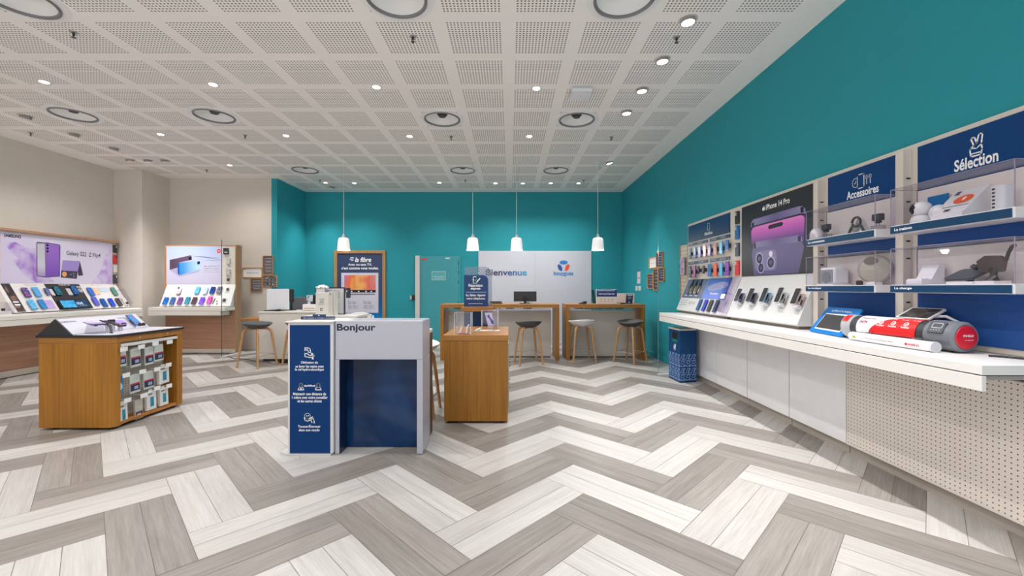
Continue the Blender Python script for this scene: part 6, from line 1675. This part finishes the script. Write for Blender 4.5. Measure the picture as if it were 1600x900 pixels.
def pack(x, y, w, h, style, label, n=0.0):
    w *= 0.86
    u, v = PXF.px(*z6(x, y), n)
    t = thing('hanging_pack', label, 'pack', PXF.w(u, v - h / 2, 0), group='packs hanging in the island side')
    m = PXF.M @ Matrix.Translation((u, v, n)) @ Matrix.Rotation(0.04, 4, 'Z')
    if style == 'blister':
        MB().prism([(-w / 2, -h / 2), (w / 2, -h / 2), (w / 2, h / 2), (w * 0.2, h / 2 + 0.012), (-w * 0.2, h / 2 + 0.012), (-w / 2, h / 2)], -0.006, 0.004, m).build('bag', BLISTER, t)
        MB().box(-w / 2 + 0.004, w / 2 - 0.004, -h * 0.38, -h * 0.02, 0.004, 0.0055, m).build('navy_band', M((34, 40, 70), 0.4), t)
        MB().box(-w / 2 + 0.004, w / 2 - 0.004, -h * 0.02, h * 0.06, 0.004, 0.0058, m).build('red_band', M((190, 40, 70), 0.4), t)
        MB().box(-w * 0.1, w * 0.3, -h * 0.3, -h * 0.12, 0.0056, 0.0064, m).build('print', M((150, 160, 200), 0.4), t)
    elif style == 'box':
        MB().box(-w / 2, w / 2, -h / 2, h / 2, -0.018, 0.012, m).build('carton', CARDW, t, bevel=0.002)
        MB().box(-w * 0.16, w * 0.22, -h * 0.32, h * 0.2, 0.012, 0.0135, m).build('phone_picture', swirl('pack_picture', ((20, 110, 140), (40, 150, 180), (30, 60, 90)), 30), t)
        MB().box(-w * 0.36, w * 0.05, h * 0.34, h * 0.4, 0.012, 0.0132, m).build('print', M((90, 90, 100), 0.4), t)
        MB().box(-w * 0.2, w * 0.2, h / 2 + 0.0005, h / 2 + 0.02, -0.003, 0.0, m).build('hang_tab', CARDW, t)
    elif style == 'blue':
        MB().box(-w / 2, w / 2, -h / 2, h / 2, -0.01, 0.006, m).build('card', M((0, 120, 190), 0.4), t)
        MB().flat(ell(0.01, -h * 0.1, w * 0.26, h * 0.2), 0.0066, m).build('picture', M((170, 214, 230), 0.4), t)
    else:
        MB().box(-w / 2, w / 2, -h / 2, h / 2, -0.01, 0.006, m).build('bag', M((186, 180, 172), 0.35), t)
        MB().box(-w / 2 + 0.005, w / 2 - 0.005, -h * 0.42, -h * 0.1, 0.006, 0.0074, m).build('dark_band', M((60, 56, 66), 0.4), t)
        MB().box(-w * 0.3, w * 0.2, -h * 0.3, -h * 0.2, 0.0075, 0.0084, m).build('print', M((190, 176, 186), 0.4), t)
pack(130, 255, 0.105, 0.175, 'blister', 'clear blister pack with navy band, top row, nearest the island front')
pack(246, 258, 0.125, 0.175, 'blister', 'clear blister pack with navy band, top row, second from the island front')
pack(358, 245, 0.115, 0.17, 'blister', 'clear blister pack with navy band, top row, third from the island front')
pack(438, 220, 0.13, 0.165, 'blister', 'clear blister pack with navy band, top row, farthest from the island front')
pack(112, 485, 0.07, 0.16, 'blue', 'blue card pack in the middle row, nearest the island front')
pack(240, 475, 0.125, 0.17, 'blister', 'clear blister pack in the middle row, second from the island front')
pack(355, 445, 0.135, 0.165, 'blister', 'clear blister pack in the middle row, third from the island front')
pack(476, 400, 0.145, 0.18, 'box', 'white box with a teal phone picture, middle row, farthest from the island front')
pack(138, 720, 0.10, 0.19, 'box', 'white box in the bottom row, nearest the island front')
pack(272, 685, 0.10, 0.19, 'dark', 'beige pack with a dark lower band in the bottom row, second from the island front')
pack(372, 612, 0.13, 0.185, 'box', 'white box with a teal phone picture in the bottom row, third from the island front')
pack(476, 580, 0.12, 0.18, 'box', 'white box with a teal phone picture in the bottom row, farthest from the island front')

# ------------------------------------------------------------------ left wall display unit
LX = -7.66
LF2 = Fr((LX, 0, 0), (0, 1, 0), (0, 0, 1))
LW = 0.916
t = thing('wall_worktop', 'long white worktop along the grey left wall', 'worktop', (-7.2, 6.4, 0.78))
MB().prism([(XL + 0.002, 4.4), (-6.8, 4.4), (-6.8, 7.76), (-7.22, 8.18), (XL + 0.002, 8.18)], 0.862, LW, I4).build('top_slab', M((226, 222, 214), 0.35), t, bevel=0.003)
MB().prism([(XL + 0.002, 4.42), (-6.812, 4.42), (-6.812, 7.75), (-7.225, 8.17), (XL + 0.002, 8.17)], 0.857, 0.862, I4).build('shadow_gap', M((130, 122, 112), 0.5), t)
MB().prism([(XL + 0.002, 4.4), (-6.8, 4.4), (-6.8, 7.76), (-7.22, 8.18), (XL + 0.002, 8.18)], 0.780, 0.857, I4).build('apron', M((222, 217, 208), 0.4), t, bevel=0.002)
t = thing('base_cabinet', 'long wood front base unit under the left worktop', 'cabinet', (-7.45, 6.2, 0))
MB().box(XL + 0.002, -7.26, 4.4, 7.95, 0.10, 0.779).build('wood_front', WALNUT_Y, t)
MB().box(XL + 0.002, -7.255, 4.4, 7.95, 0.012, 0.0995).build('plinth', M((200, 190, 178), 0.5), t)
MB().box(XL + 0.002, -7.265, 4.4, 7.95, 0.0, 0.012).build('foot', BLACK, t)
t = thing('display_board', 'wood edged display board above the left worktop', 'display board', (-7.7, 6.4, LW + 0.002))
MB().box(XL + 0.002, LX, 4.4, 8.15, LW + 0.002, 2.17).build('back_board', M((216, 208, 198), 0.5), t)
MB().box(XL + 0.002, -7.60, 4.4, 8.16, 2.171, 2.205).build('top_edge', WALNUT_Y, t)
MB().box(XL + 0.002, LX + 0.002, 8.15, 8.165, LW + 0.002, 2.17).build('end_edge', WALNUT_Y, t)
PV0, PV1 = 1.376, 2.152
t = thing('poster', 'wide lilac poster of a purple phone and a folded phone above the left ramp', 'poster', (LX, 7.2, PV0))
MB().box(6.30, 8.06, PV0, PV1, 0.0006, 0.006, LF2.M).build('sheet', ramp('lilac_sheet', ((208, 198, 226), (220, 214, 232), (214, 206, 230)), 1, -0.9, 0.9), t)
def z1(x, y, n=0.007): return LF2.px(x * 0.22222, 320 + y * 0.22222, n)
def lart(name, pts, n, mat): MB().flat([z1(*p, n) for p in pts], n, LF2.M).build(name, mat, t)
dust = swirl('purple_dust', ((206, 194, 226), (190, 168, 216), (160, 116, 200)), 2.4, 0.4, 2.0)
lart('printed_dust', [(30, 262), (110, 262), (180, 300), (250, 310), (262, 420), (340, 500), (385, 545), (250, 547), (175, 500), (120, 430), (90, 390), (130, 380), (70, 330)], 0.0066, dust)
lart('printed_dust_edge', [(700, 480), (740, 360), (780, 280), (785, 553), (640, 552), (660, 530)], 0.0066, swirl('pale_dust', ((216, 208, 232), (206, 192, 226), (184, 152, 214)), 2.4, 0.4, 3.0))
lart('printed_phone_rim', [(256, 268), (262, 261), (318, 266), (326, 264), (418, 279), (425, 290), (422, 504), (322, 512), (262, 503), (257, 496)], 0.007, M((70, 60, 96), 0.3))
lart('printed_phone_front', [(262, 270), (316, 272), (320, 505), (264, 498)], 0.0074, ramp('silver_front', ((150, 120, 190), (206, 204, 214), (196, 194, 206)), 2, 0.08, 0.5))
lart('printed_phone_back', [(320, 268), (418, 283), (421, 500), (323, 508)], 0.0074, ramp('violet_back', ((116, 70, 176), (150, 104, 196)), 2, 0.08, 0.5))
mb = MB()
for y in (284, 306, 327): mb.flat(ell(*z1(334, y), 0.018, 0.02), 0.0078, LF2.M)
mb.build('printed_lenses', M((34, 24, 50), 0.2), t)
lart('printed_flip_cover', [(440, 389), (560, 397), (546, 468), (431, 462)], 0.007, M((164, 140, 206), 0.3))
lart('printed_flip_base', [(431, 462), (546, 468), (540, 521), (427, 511)], 0.0072, M((52, 46, 66), 0.3))
lart('printed_flip_rear', [(562, 398), (585, 496), (552, 500), (546, 470)], 0.0074, M((62, 56, 80), 0.3))
MB().flat(ell(*z1(453, 488), 0.04, 0.045), 0.0078, LF2.M).build('printed_face', M((236, 160, 96), 0.3), t)
mb = MB()
for x, y in ((498, 489), (519, 483), (519, 503)): mb.flat(ell(*z1(x, y), 0.018, 0.02), 0.0078, LF2.M)
mb.build('printed_flip_lenses', M((110, 100, 126), 0.3), t)
mb = MB()
(a, v0), (b, _) = z1(28, 222), z1(148, 232); mb.text('SAMSUNG', (a + b) / 2, z1(88, 231)[1], b - a, 0.05, 0.0072, LF2.M, 0.035)
(a, _), (b, _) = z1(467, 355), z1(706, 365); mb.text('Galaxy S22  Z Flip4', (a + b) / 2, z1(586, 371)[1], b - a, 0.098, 0.0072, LF2.M, 0.012)
mb.build('lettering', M((40, 36, 50), 0.4), t)

LBT, LTP = (-7.384, 0.931), (-7.655, 1.373)
LSL = Fr((LBT[0], 0, LBT[1]), (0, 1, 0), (LTP[0] - LBT[0], 0, LTP[1] - LBT[1]))
LLEN = math.hypot(LTP[0] - LBT[0], LTP[1] - LBT[1])
t = thing('sloped_stand', 'white and black sloped stand full of phones under the lilac poster', 'display stand', (-7.5, 7.2, LW))
MB().prism([LBT, LTP, (LTP[0], LW + 0.012), (LBT[0] - 0.02, LW + 0.012)], -8.14, -6.24, XZ.M).build('body', M((230, 226, 224), 0.35), t)
MB().box(-7.62, -7.42, 6.28, 8.1, LW + 0.0005, LW + 0.0115).build('base', M((70, 62, 56), 0.6), t)
def ls(x, y, n=0.003): return LSL.px(x, y, n)
def slab(name, pa, pb, mat, v0=0.01, v1=None):
    (a, _), (b, _) = ls(*pa), ls(*pb)
    MB().box(a, b, v0, LLEN * 0.985 if v1 is None else v1, 0.0006, 0.003, LSL.M).build(name, mat, t)
slab('collage_strip', (14, 465), (28, 465), swirl('collage', ((34, 32, 38), (46, 43, 48), (60, 54, 58), (140, 96, 84)), 5, 0.4, 2))
slab('black_section', (80.5, 463), (135, 463), M((52, 51, 56), 0.4))
mb = MB()
(a, _), (b, _) = ls(92, 447), ls(110, 447); mb.text('TABLETTES', (a + b) / 2, LLEN * 0.93, b - a, 0.02, 0.0036, LSL.M, 0.02)
(a, _), (b, _) = ls(19, 474), ls(33, 474); mb.box(a + 0.02, b - 0.02, 0.17, 0.195, 0.003, 0.0036, LSL.M); mb.box(a + 0.02, b - 0.02, 0.12, 0.145, 0.003, 0.0036, LSL.M)
mb.build('white_lettering', PRINT_W, t)
mb = MB()
for p, s in (((48, 446), 'Offre du moment'), ((150, 446), 'Bons plans'), ((60, 483), '1€'), ((110, 483), '59€'), ((170, 483), '29€')):
    a, v = ls(*p); mb.text(s, a, max(v, 0.012), 0.16 if len(s) > 4 else 0.05, 0.016, 0.0036, LSL.M)
mb.build('small_lettering', M((120, 116, 126), 0.5), t)
GP = 'phones on the left sloped stand'
lp = [((41.3, 456.7), 'navy blue with a red corner', (20, 40, 90), ((10, 30, 90), (30, 110, 190), (220, 50, 90)), 'upper row, leftmost'),
      ((57.8, 456), 'light blue', (70, 150, 210), ((80, 160, 220), (110, 180, 230)), 'upper row, second from left'),
      ((74.3, 455.3), 'slim dark blue', (24, 50, 100), ((20, 70, 130), (40, 150, 210), (190, 60, 110)), 'upper row, third from left'),
      ((90, 454.3), 'rounded teal', (30, 40, 50), ((20, 60, 80), (40, 150, 170), (20, 40, 60)), 'black section, left'),
      ((116.5, 453.3), 'dark blue', (24, 36, 70), ((20, 70, 160), (40, 130, 210), (20, 30, 60)), 'black section, right'),
      ((142.1, 455.7), 'royal blue', (30, 90, 180), ((30, 90, 190), (60, 130, 220)), 'upper row, right of the black section'),
      ((178.7, 455), 'sage green', (70, 110, 100), GRN, 'upper row, rightmost'),
      ((50.8, 475.8), 'sky blue', (70, 150, 210), ((70, 160, 220), (120, 200, 240)), 'lower row, leftmost'),
      ((66.5, 475), 'mid blue', (40, 110, 180), ((40, 120, 190), (70, 150, 210)), 'lower row, second from left'),
      ((149.6, 470.5), 'blue and violet', (40, 80, 170), ((40, 110, 200), (120, 90, 200)), 'lower row, right of the black section'),
      ((162.6, 472.8), 'deep blue', (10, 60, 140), ((10, 70, 150), (20, 100, 180)), 'lower row, second right of the black section'),
      ((174.8, 472.3), 'vivid blue', (10, 40, 170), ((10, 50, 180), (30, 90, 220)), 'lower row, third right of the black section'),
      ((186, 471.7), 'brown black', (56, 52, 46), ((56, 52, 48), (76, 72, 66)), 'lower row, rightmost')]
for (p, nm, b, s, l) in lp:
    u, v = ls(*p, 0.03)
    sm = 'slim' in nm
    phone(LSL, u, v, nm + ' phone on the left sloped stand, ' + l, b, s, w=0.085 if not sm else 0.062, h=0.17 if not sm else 0.13, n=0.024, group=GP)
for (p, nm, c, w, h) in (((77.8, 475.6), 'lilac', ((190, 160, 222), (206, 180, 232)), 0.12, 0.16), ((81.5, 456.5), 'narrow white', ((222, 222, 226), (232, 232, 236)), 0.05, 0.12), ((108.7, 455.7), 'white', ((206, 204, 206), (224, 222, 224)), 0.07, 0.13), ((124.4, 451.8), 'white figured', ((60, 58, 66), (214, 212, 220)), 0.07, 0.12), ((150.7, 455), 'peach', ((238, 190, 150), (246, 210, 176)), 0.10, 0.14), ((161.5, 452.5), 'pale blue', ((180, 205, 230), (214, 226, 238)), 0.15, 0.09)):
    u, v = ls(*p, 0.006)
    t = thing('price_card', nm + ' card clipped on the left sloped stand', 'card', LSL.w(u, v, 0), group='cards on the left sloped stand')
    MB().box(u - w / 2, u + w / 2, v - h / 2, v + h / 2, 0.0032, 0.007, LSL.M).build('sheet', scr(c, 18), t)
    MB().box(u - 0.012, u + 0.012, v - h / 2 - 0.008, v - h / 2 + 0.006, 0.007, 0.012, LSL.M).build('clip', M((205, 204, 208), 0.3), t)
u, v = ls(117, 474.5, 0.03)
t = thing('tablet', 'large tablet with a glowing blue screen on the black part of the left stand', 'tablet', LSL.w(u, v, 0))
m = LSL.M @ Matrix.Translation((u, v, 0))
MB().prism(rrect(-0.235, 0.235, -0.085, 0.085, 0.012), 0.02, 0.03, m).build('body', M((24, 26, 34), 0.3), t)
MB().box(-0.21, 0.01, -0.068, 0.068, 0.03, 0.031, m).build('screen', scr(((30, 150, 220), (80, 190, 240)), 10), t)
MB().box(0.01, 0.215, -0.068, 0.068, 0.03, 0.031, m).build('price_screen', M((10, 70, 110), 0.2), t)
mb = MB(); mb.text('50€', 0.085, -0.02, 0.11, 0.05, 0.0316, m, 0.02); mb.text('remboursés', 0.12, -0.045, 0.12, 0.014, 0.0316, m); mb.build('lettering', M((214, 232, 240), 0.4), t)
MB().box(-0.04, 0.04, -0.03, 0.03, 0.003, 0.0199, m).build('mount', DARK, t)
u0, v0 = ls(196, 462, 0.02)
t = thing('clear_box', 'clear acrylic box with a white gadget at the right end of the left stand', 'display cube', LSL.w(8.10, 0.1, 0))
mb = MB()
for a in (8.03, 8.135): mb.box(a, a + 0.004, 0.02, 0.36, 0.003, 0.09, LSL.M)
mb.box(8.034, 8.135, 0.02, 0.36, 0.086, 0.09, LSL.M); mb.box(8.034, 8.135, 0.356, 0.36, 0.003, 0.086, LSL.M)
mb.build('panes', CLEAR, t)
MB().box(8.045, 8.12, 0.03, 0.2, 0.004, 0.03, LSL.M).build('white_block', M((224, 222, 222), 0.4), t)
MB().prism(ell(8.085, 0.07, 0.02, 0.022, 16), 0.03, 0.05, LSL.M).build('gadget', DARK, t)
t = thing('clear_box', 'clear acrylic box with a black knob, cut by the left picture edge', 'display cube', (-7.42, 6.12, LW))
mb = MB(); mb.box(-7.50, -7.34, 6.02, 6.024, LW + 0.001, LW + 0.17); mb.box(-7.50, -7.34, 6.216, 6.22, LW + 0.001, LW + 0.17); mb.box(-7.344, -7.34, 6.024, 6.216, LW + 0.001, LW + 0.17); mb.box(-7.50, -7.34, 6.02, 6.22, LW + 0.17, LW + 0.174)
mb.build('panes', CLEAR, t)
MB().box(-7.49, -7.36, 6.05, 6.19, LW + 0.001, LW + 0.05).build('white_block', M((224, 222, 222), 0.4), t)
MB().cyl((-7.40, 6.12, LW + 0.051), (-7.40, 6.12, LW + 0.085), 0.02).build('knob', BLACK, t)
for c1, y, h, nm in (((46, 46, 50), 389.5, 0.15, 'black'), ((190, 40, 50), 405.5, 0.17, 'red and navy'), ((206, 202, 198), 420, 0.15, 'clear'), ((66, 66, 68), 436, 0.17, 'dark grey')):
    u, v = LF2.px(184, y, 0.02)
    u = 8.105
    t = thing('accessory_pack', nm + ' accessory pack hanging right of the lilac poster', 'pack', LF2.w(u, v - h / 2, 0), group='accessories beside the lilac poster')
    MB().box(u - 0.035, u + 0.035, v - h / 2, v + h / 2, 0.012, 0.036, LF2.M).build('case', M(c1, 0.4), t, bevel=0.004)
    MB().box(u + 0.005, u + 0.025, v + h * 0.15, v + h * 0.4, 0.036, 0.0385, LF2.M).build('print', M((200, 200, 206) if nm != 'red and navy' else (40, 40, 70), 0.4), t)
    MB().cyl(LF2.w(u, v + h * 0.46, 0.0005), LF2.w(u, v + h * 0.46, 0.045), 0.003, seg=8).build('hook', STEEL, t)

# ------------------------------------------------------------------ second left unit, facing the camera
UY = 8.38
UF = Fr((0, UY, 0), (1, 0, 0), (0, 0, 1))
UW = 0.93
gx = -5.443
t = thing('wall_worktop', 'short white worktop of the wood unit beside the column', 'worktop', (-6.2, 8.2, 0.775))
MB().box(-6.91, gx - 0.005, 8.0, UY - 0.03, 0.862, UW).build('top_slab', M((226, 222, 214), 0.35), t, bevel=0.003)
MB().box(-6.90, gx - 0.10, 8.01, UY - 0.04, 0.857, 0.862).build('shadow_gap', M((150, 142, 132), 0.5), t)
MB().box(-6.91, -5.53, 8.0, 8.26, 0.775, 0.857).build('apron', M((222, 217, 208), 0.4), t, bevel=0.002)
t = thing('base_cabinet', 'wood front base unit under the short white worktop', 'cabinet', (-6.15, 8.34, 0))
MB().box(-6.83, gx - 0.003, 8.31, 8.42, 0.092, 0.8615).build('wood_front', WALNUT_X, t)
MB().box(-6.83, gx - 0.003, 8.305, 8.42, 0.016, 0.0915).build('plinth', M((204, 194, 182), 0.5), t)
MB().box(-6.82, gx - 0.01, 8.315, 8.42, 0.0, 0.016).build('foot', BLACK, t)
bl, br = fX(257.3, UY), gx
zt = 2.156
t = thing('display_board', 'wood framed display board of the unit facing the camera', 'display board', (-6.2, UY, 0.932))
MB().box(bl + 0.05, br - 0.004, UY, UY + 0.03, UW + 0.002, zt - 0.03).build('back_board', M((218, 210, 200), 0.5), t)
MB().box(bl, br - 0.002, UY - 0.0004, UY + 0.06, zt - 0.0295, zt).build('top_edge', WALNUT_X, t)
MB().box(bl, bl + 0.049, UY - 0.0004, UY + 0.06, UW + 0.002, zt - 0.03).build('left_edge', FRAME_OAK, t)
MB().box(br - 0.055, br - 0.005, UY - 0.0012, UY - 0.0002, UW + 0.04, zt - 0.03).build('right_edge', wood('pale_frame', (186, 144, 102), (212, 174, 134), 2), t)
t = thing('side_panel', 'tall wood side panel closing the right of the unit beside the column', 'panel', (gx, 8.40, 0))
MB().box(gx, gx + 0.022, 8.305, 8.47, 0.0, zt).build('board', wood('gable_wood', (150, 116, 92), (178, 142, 116), 2), t)
MB().box(gx + 0.002, gx + 0.02, 8.302, 8.305, 0.0, zt).build('edge_band', FRAME_OAK, t)
t = thing('poster', 'blue lilac poster of a black and a blue phone lying side by side', 'poster', (-6.2, UY, 1.37))
x0, x1 = fX(260.2, UY), fX(346, UY)
zp0, zp1 = zY(444.2, UY), zY(385, UY)
MB().box(x0 + 0.001, x1, zp0, zp1, 0.0006, 0.006, UF.M).build('sheet', ramp('sky_lilac', ((206, 200, 224), (206, 206, 230), (176, 196, 230)), 2, 0.0, 0.76), t)
def zx(x, y, n=0.0066): return UF.px(255 + x * 0.07779, 375 + y * 0.07779, n)
def xart(name, pts, n, mat): MB().flat([zx(*p, n) for p in pts], n, UF.M).build(name, mat, t)
xart('printed_black_phone', [(130, 402), (150, 395), (545, 308), (568, 318), (580, 395), (330, 452), (320, 545), (140, 600), (130, 590)], 0.007, ramp('plum_back', ((52, 44, 58), (104, 80, 108)), 0, -0.8, -0.35))
xart('printed_blue_phone', [(288, 495), (318, 460), (730, 410), (752, 425), (748, 560), (738, 590), (322, 708), (290, 665)], 0.0074, ramp('sky_back', ((16, 116, 204), (70, 156, 222), (178, 214, 242)), 0, -0.6, -0.05))
xart('printed_shadow', [(140, 605), (300, 560), (292, 670), (320, 715), (740, 600), (700, 640), (330, 740)], 0.0068, M((180, 174, 210), 0.4))
xart('printed_camera', [(682, 436), (736, 424), (736, 482), (686, 492)], 0.0078, M((24, 30, 50), 0.2))
xart('printed_camera_far', [(512, 350), (562, 338), (562, 398), (516, 408)], 0.0076, M((20, 16, 24), 0.2))
xart('printed_edge', [(288, 495), (318, 460), (326, 640), (322, 708), (290, 665)], 0.0078, M((16, 90, 170), 0.3))
mb = MB()
mb.flat([zx(580, 318), zx(820, 330), zx(1000, 360), zx(1150, 355), zx(1000, 372), zx(800, 350)], 0.0072, UF.M)
mb.flat([zx(760, 400), zx(950, 408), zx(1160, 390), zx(1160, 398), zx(960, 416)], 0.0073, UF.M)
mb.build('printed_streak', M((120, 140, 180), 0.4), t)
mb = MB()
for (a, b, y0, y1, s) in ((815, 1140, 535, 512, 'Série lumineuse 11T'), (835, 1130, 578, 560, 'Belle lumière'), (815, 1110, 612, 600, 'photo et vidéo'), (815, 1140, 650, 640, 'pour tous les jours')):
    (ua, va), (ub, vb) = zx(a, y0), zx(b, y1); mb.text(s, (ua + ub) / 2, va, ub - ua, vb - va, 0.0072, UF.M)
mb.build('lettering', M((80, 84, 110), 0.5), t)
(ua, va), (ub, vb) = zx(1082, 262), zx(1156, 182)
MB().flat(rrect(ua, ub, va, vb, 0.02), 0.007, UF.M).build('red_badge', M((236, 70, 60), 0.4), t)
MB().flat(rrect(ua + 0.022, ub - 0.022, va + 0.03, vb - 0.03, 0.008), 0.0076, UF.M).build('badge_mark', PRINT_W, t)
UB, UT = (8.19, 0.945), (8.377, 1.372)
USL = Fr((0, UB[0], UB[1]), (1, 0, 0), (0, UT[0] - UB[0], UT[1] - UB[1]))
ULEN = math.hypot(UT[0] - UB[0], UT[1] - UB[1])
YZ = Fr((0, 0, 0), (0, 1, 0), (0, 0, 1))
t = thing('sloped_stand', 'white sloped stand with two rows of phones beside the column', 'display stand', (-6.2, 8.28, UW))
MB().prism([UB, UT, (UT[0], UW + 0.012), (UB[0] + 0.02, UW + 0.012)], -6.85, gx - 0.03, YZ.M).build('body', M((230, 228, 228), 0.35), t)
MB().box(-6.8, gx - 0.06, 8.24, 8.34, UW + 0.0005, UW + 0.0115).build('base', M((120, 100, 84), 0.6), t)
def us(x, y, n=0.003): return USL.px(245 + x * 0.14448, 370 + y * 0.14448, n)
mb = MB()
for (a, y, w, s) in ((170, 560, 0.22, 'Nouveauté'), (330, 580, 0.16, 'reprise'), (130, 740, 0.1, '199€'), (250, 740, 0.1, '99€'), (380, 740, 0.1, '149€'), (520, 740, 0.1, '29€')):
    u, v = us(a, y); mb.text(s, u, max(v, 0.006), w, 0.014, 0.0008, USL.M)
mb.build('small_lettering', M((150, 150, 164), 0.5), t)
GX = 'phones on the stand beside the column'
xr = [((440, 578), 'sky blue', (60, 160, 215), SKY, 'upper row, leftmost of four'), ((525, 580), 'pale blue', (150, 190, 230), PALEB, 'upper row, second of four'), ((602, 578), 'dark blue', (24, 50, 130), DKBLUE, 'upper row, third of four'), ((676, 576), 'grey black', (46, 50, 56), ((60, 66, 74), (150, 156, 166)), 'upper row, rightmost of four'),
      ((95, 693), 'cobalt blue', (10, 90, 160), BLUE1, 'lower row, leftmost'), ((170, 693), 'slate blue', (54, 60, 90), ((70, 76, 110), (50, 120, 190)), 'lower row, second from left'), ((250, 693), 'plum', (90, 50, 110), ((110, 60, 130), (150, 90, 160)), 'lower row, third from left'), ((331, 690), 'teal blue', (20, 110, 140), ((30, 120, 150), (70, 160, 180)), 'lower row, fourth from left'), ((405, 692), 'brown grey', (76, 62, 66), DKP, 'lower row, fifth from left'), ((487, 692), 'violet', (90, 60, 190), VIO, 'lower row, sixth from left'), ((570, 684), 'magenta', (150, 30, 140), MAG, 'lower row, rightmost')]
for (p, nm, b, s, l) in xr:
    u, v = us(*p, 0.025)
    phone(USL, u, v, nm + ' phone on the stand beside the column, ' + l, b, s, w=0.088, h=0.15, n=0.022, group=GX, rot=-0.06)
u, v = us(240, 580, 0.02)
t = thing('camera_phone', 'white and pink phone upright at the left of the stand beside the column', 'phone', USL.w(u, v, 0), group=GX)
m = USL.M @ Matrix.Translation((u, v, 0)) @ Matrix.Rotation(-0.12, 4, 'Z')
MB().prism(rrect(-0.045, 0.045, -0.075, 0.075, 0.01), 0.02, 0.03, m).build('body', scr(((230, 222, 226), (240, 226, 230), (200, 150, 170)), 14), t)
MB().prism(rrect(-0.035, 0.0, 0.03, 0.068, 0.006), 0.03, 0.033, m).build('camera_block', M((90, 80, 100), 0.3), t)
MB().box(0.0, 0.05, -0.09, -0.05, 0.0006, 0.025, m).build('mount', M((120, 110, 120), 0.4), t)
u, v = us(618, 695, 0.01)
t = thing('stylus', 'thin dark stylus upright right of the magenta phone', 'stylus', USL.w(u, v, 0))
MB().tube([USL.w(u - 0.01, v - 0.065, 0.012), USL.w(u + 0.01, v + 0.06, 0.012)], 0.006).build('barrel', M((50, 66, 56), 0.4), t)
MB().box(u - 0.012, u + 0.012, v - 0.03, v - 0.01, 0.0006, 0.008, USL.M).build('clip', M((220, 220, 224), 0.3), t)
u, v = us(650, 708, 0.01)
t = thing('earbuds', 'pair of tiny dark earbuds right of the stylus', 'earbuds', USL.w(u, v, 0))
MB().prism(ell(u - 0.008, v + 0.02, 0.009, 0.012, 12), 0.0008, 0.012, USL.M).build('upper_bud', BLACK, t)
MB().prism(ell(u + 0.006, v - 0.03, 0.009, 0.012, 12), 0.0008, 0.012, USL.M).build('lower_bud', BLACK, t)
def acc(zxp, w, h, c, nm, round_=False, fr=UF):
    u, v = fr.px(245 + zxp[0] * 0.14448, 370 + zxp[1] * 0.14448, 0.02)
    t = thing('accessory_pack', nm, 'pack', fr.w(u, v - h / 2, 0), group='accessories beside the blue lilac poster')
    MB().box(u - w / 2, u + w / 2, v - h / 2, v + h / 2, 0.0008, 0.005, fr.M).build('card', M((214, 208, 202), 0.4), t)
    if round_:
        mb = MB(); mb.prism(ell(u, v + h * 0.1, w * 0.3, w * 0.33, 18), 0.005, 0.02, fr.M); mb.build('gadget', M(c, 0.35), t)
        MB().prism(ell(u - 0.004, v + h * 0.1, w * 0.14, w * 0.16, 12), 0.02, 0.024, fr.M).build('gadget_core', M((120, 116, 120), 0.4), t)
    else:
        MB().prism(rrect(u - w * 0.42, u + w * 0.42, v - h * 0.42, v + h * 0.42, 0.01), 0.005, 0.03, fr.M).build('case', M(c, 0.4), t)
        MB().box(u - w * 0.2, u + w * 0.3, v - h * 0.22, v - h * 0.1, 0.03, 0.032, fr.M).build('print', M((206, 206, 210), 0.4), t)
acc((748, 155), 0.12, 0.15, (50, 50, 54), 'dark grey boxed accessory at the top right of the blue lilac poster')
acc((771, 262), 0.09, 0.15, (196, 192, 186), 'clear blister accessory, second below the dark grey boxed one')
acc((771, 380), 0.09, 0.15, (190, 186, 180), 'clear blister accessory, third below the dark grey boxed one')
acc((769, 470), 0.09, 0.12, (36, 36, 38), 'round black gadget card below the clear blister accessories', True)
acc((762, 572), 0.08, 0.11, (60, 58, 60), 'dark earphone card right of the upper phone row', True, USL)
acc((724, 688), 0.10, 0.10, (52, 52, 58), 'dark headphone card at the lower right end of the stand', True, USL)
glass_screen('tall clear glass screen at the right end of the unit beside the column', -5.391, -5.379, 7.83, 8.46, 2.2)
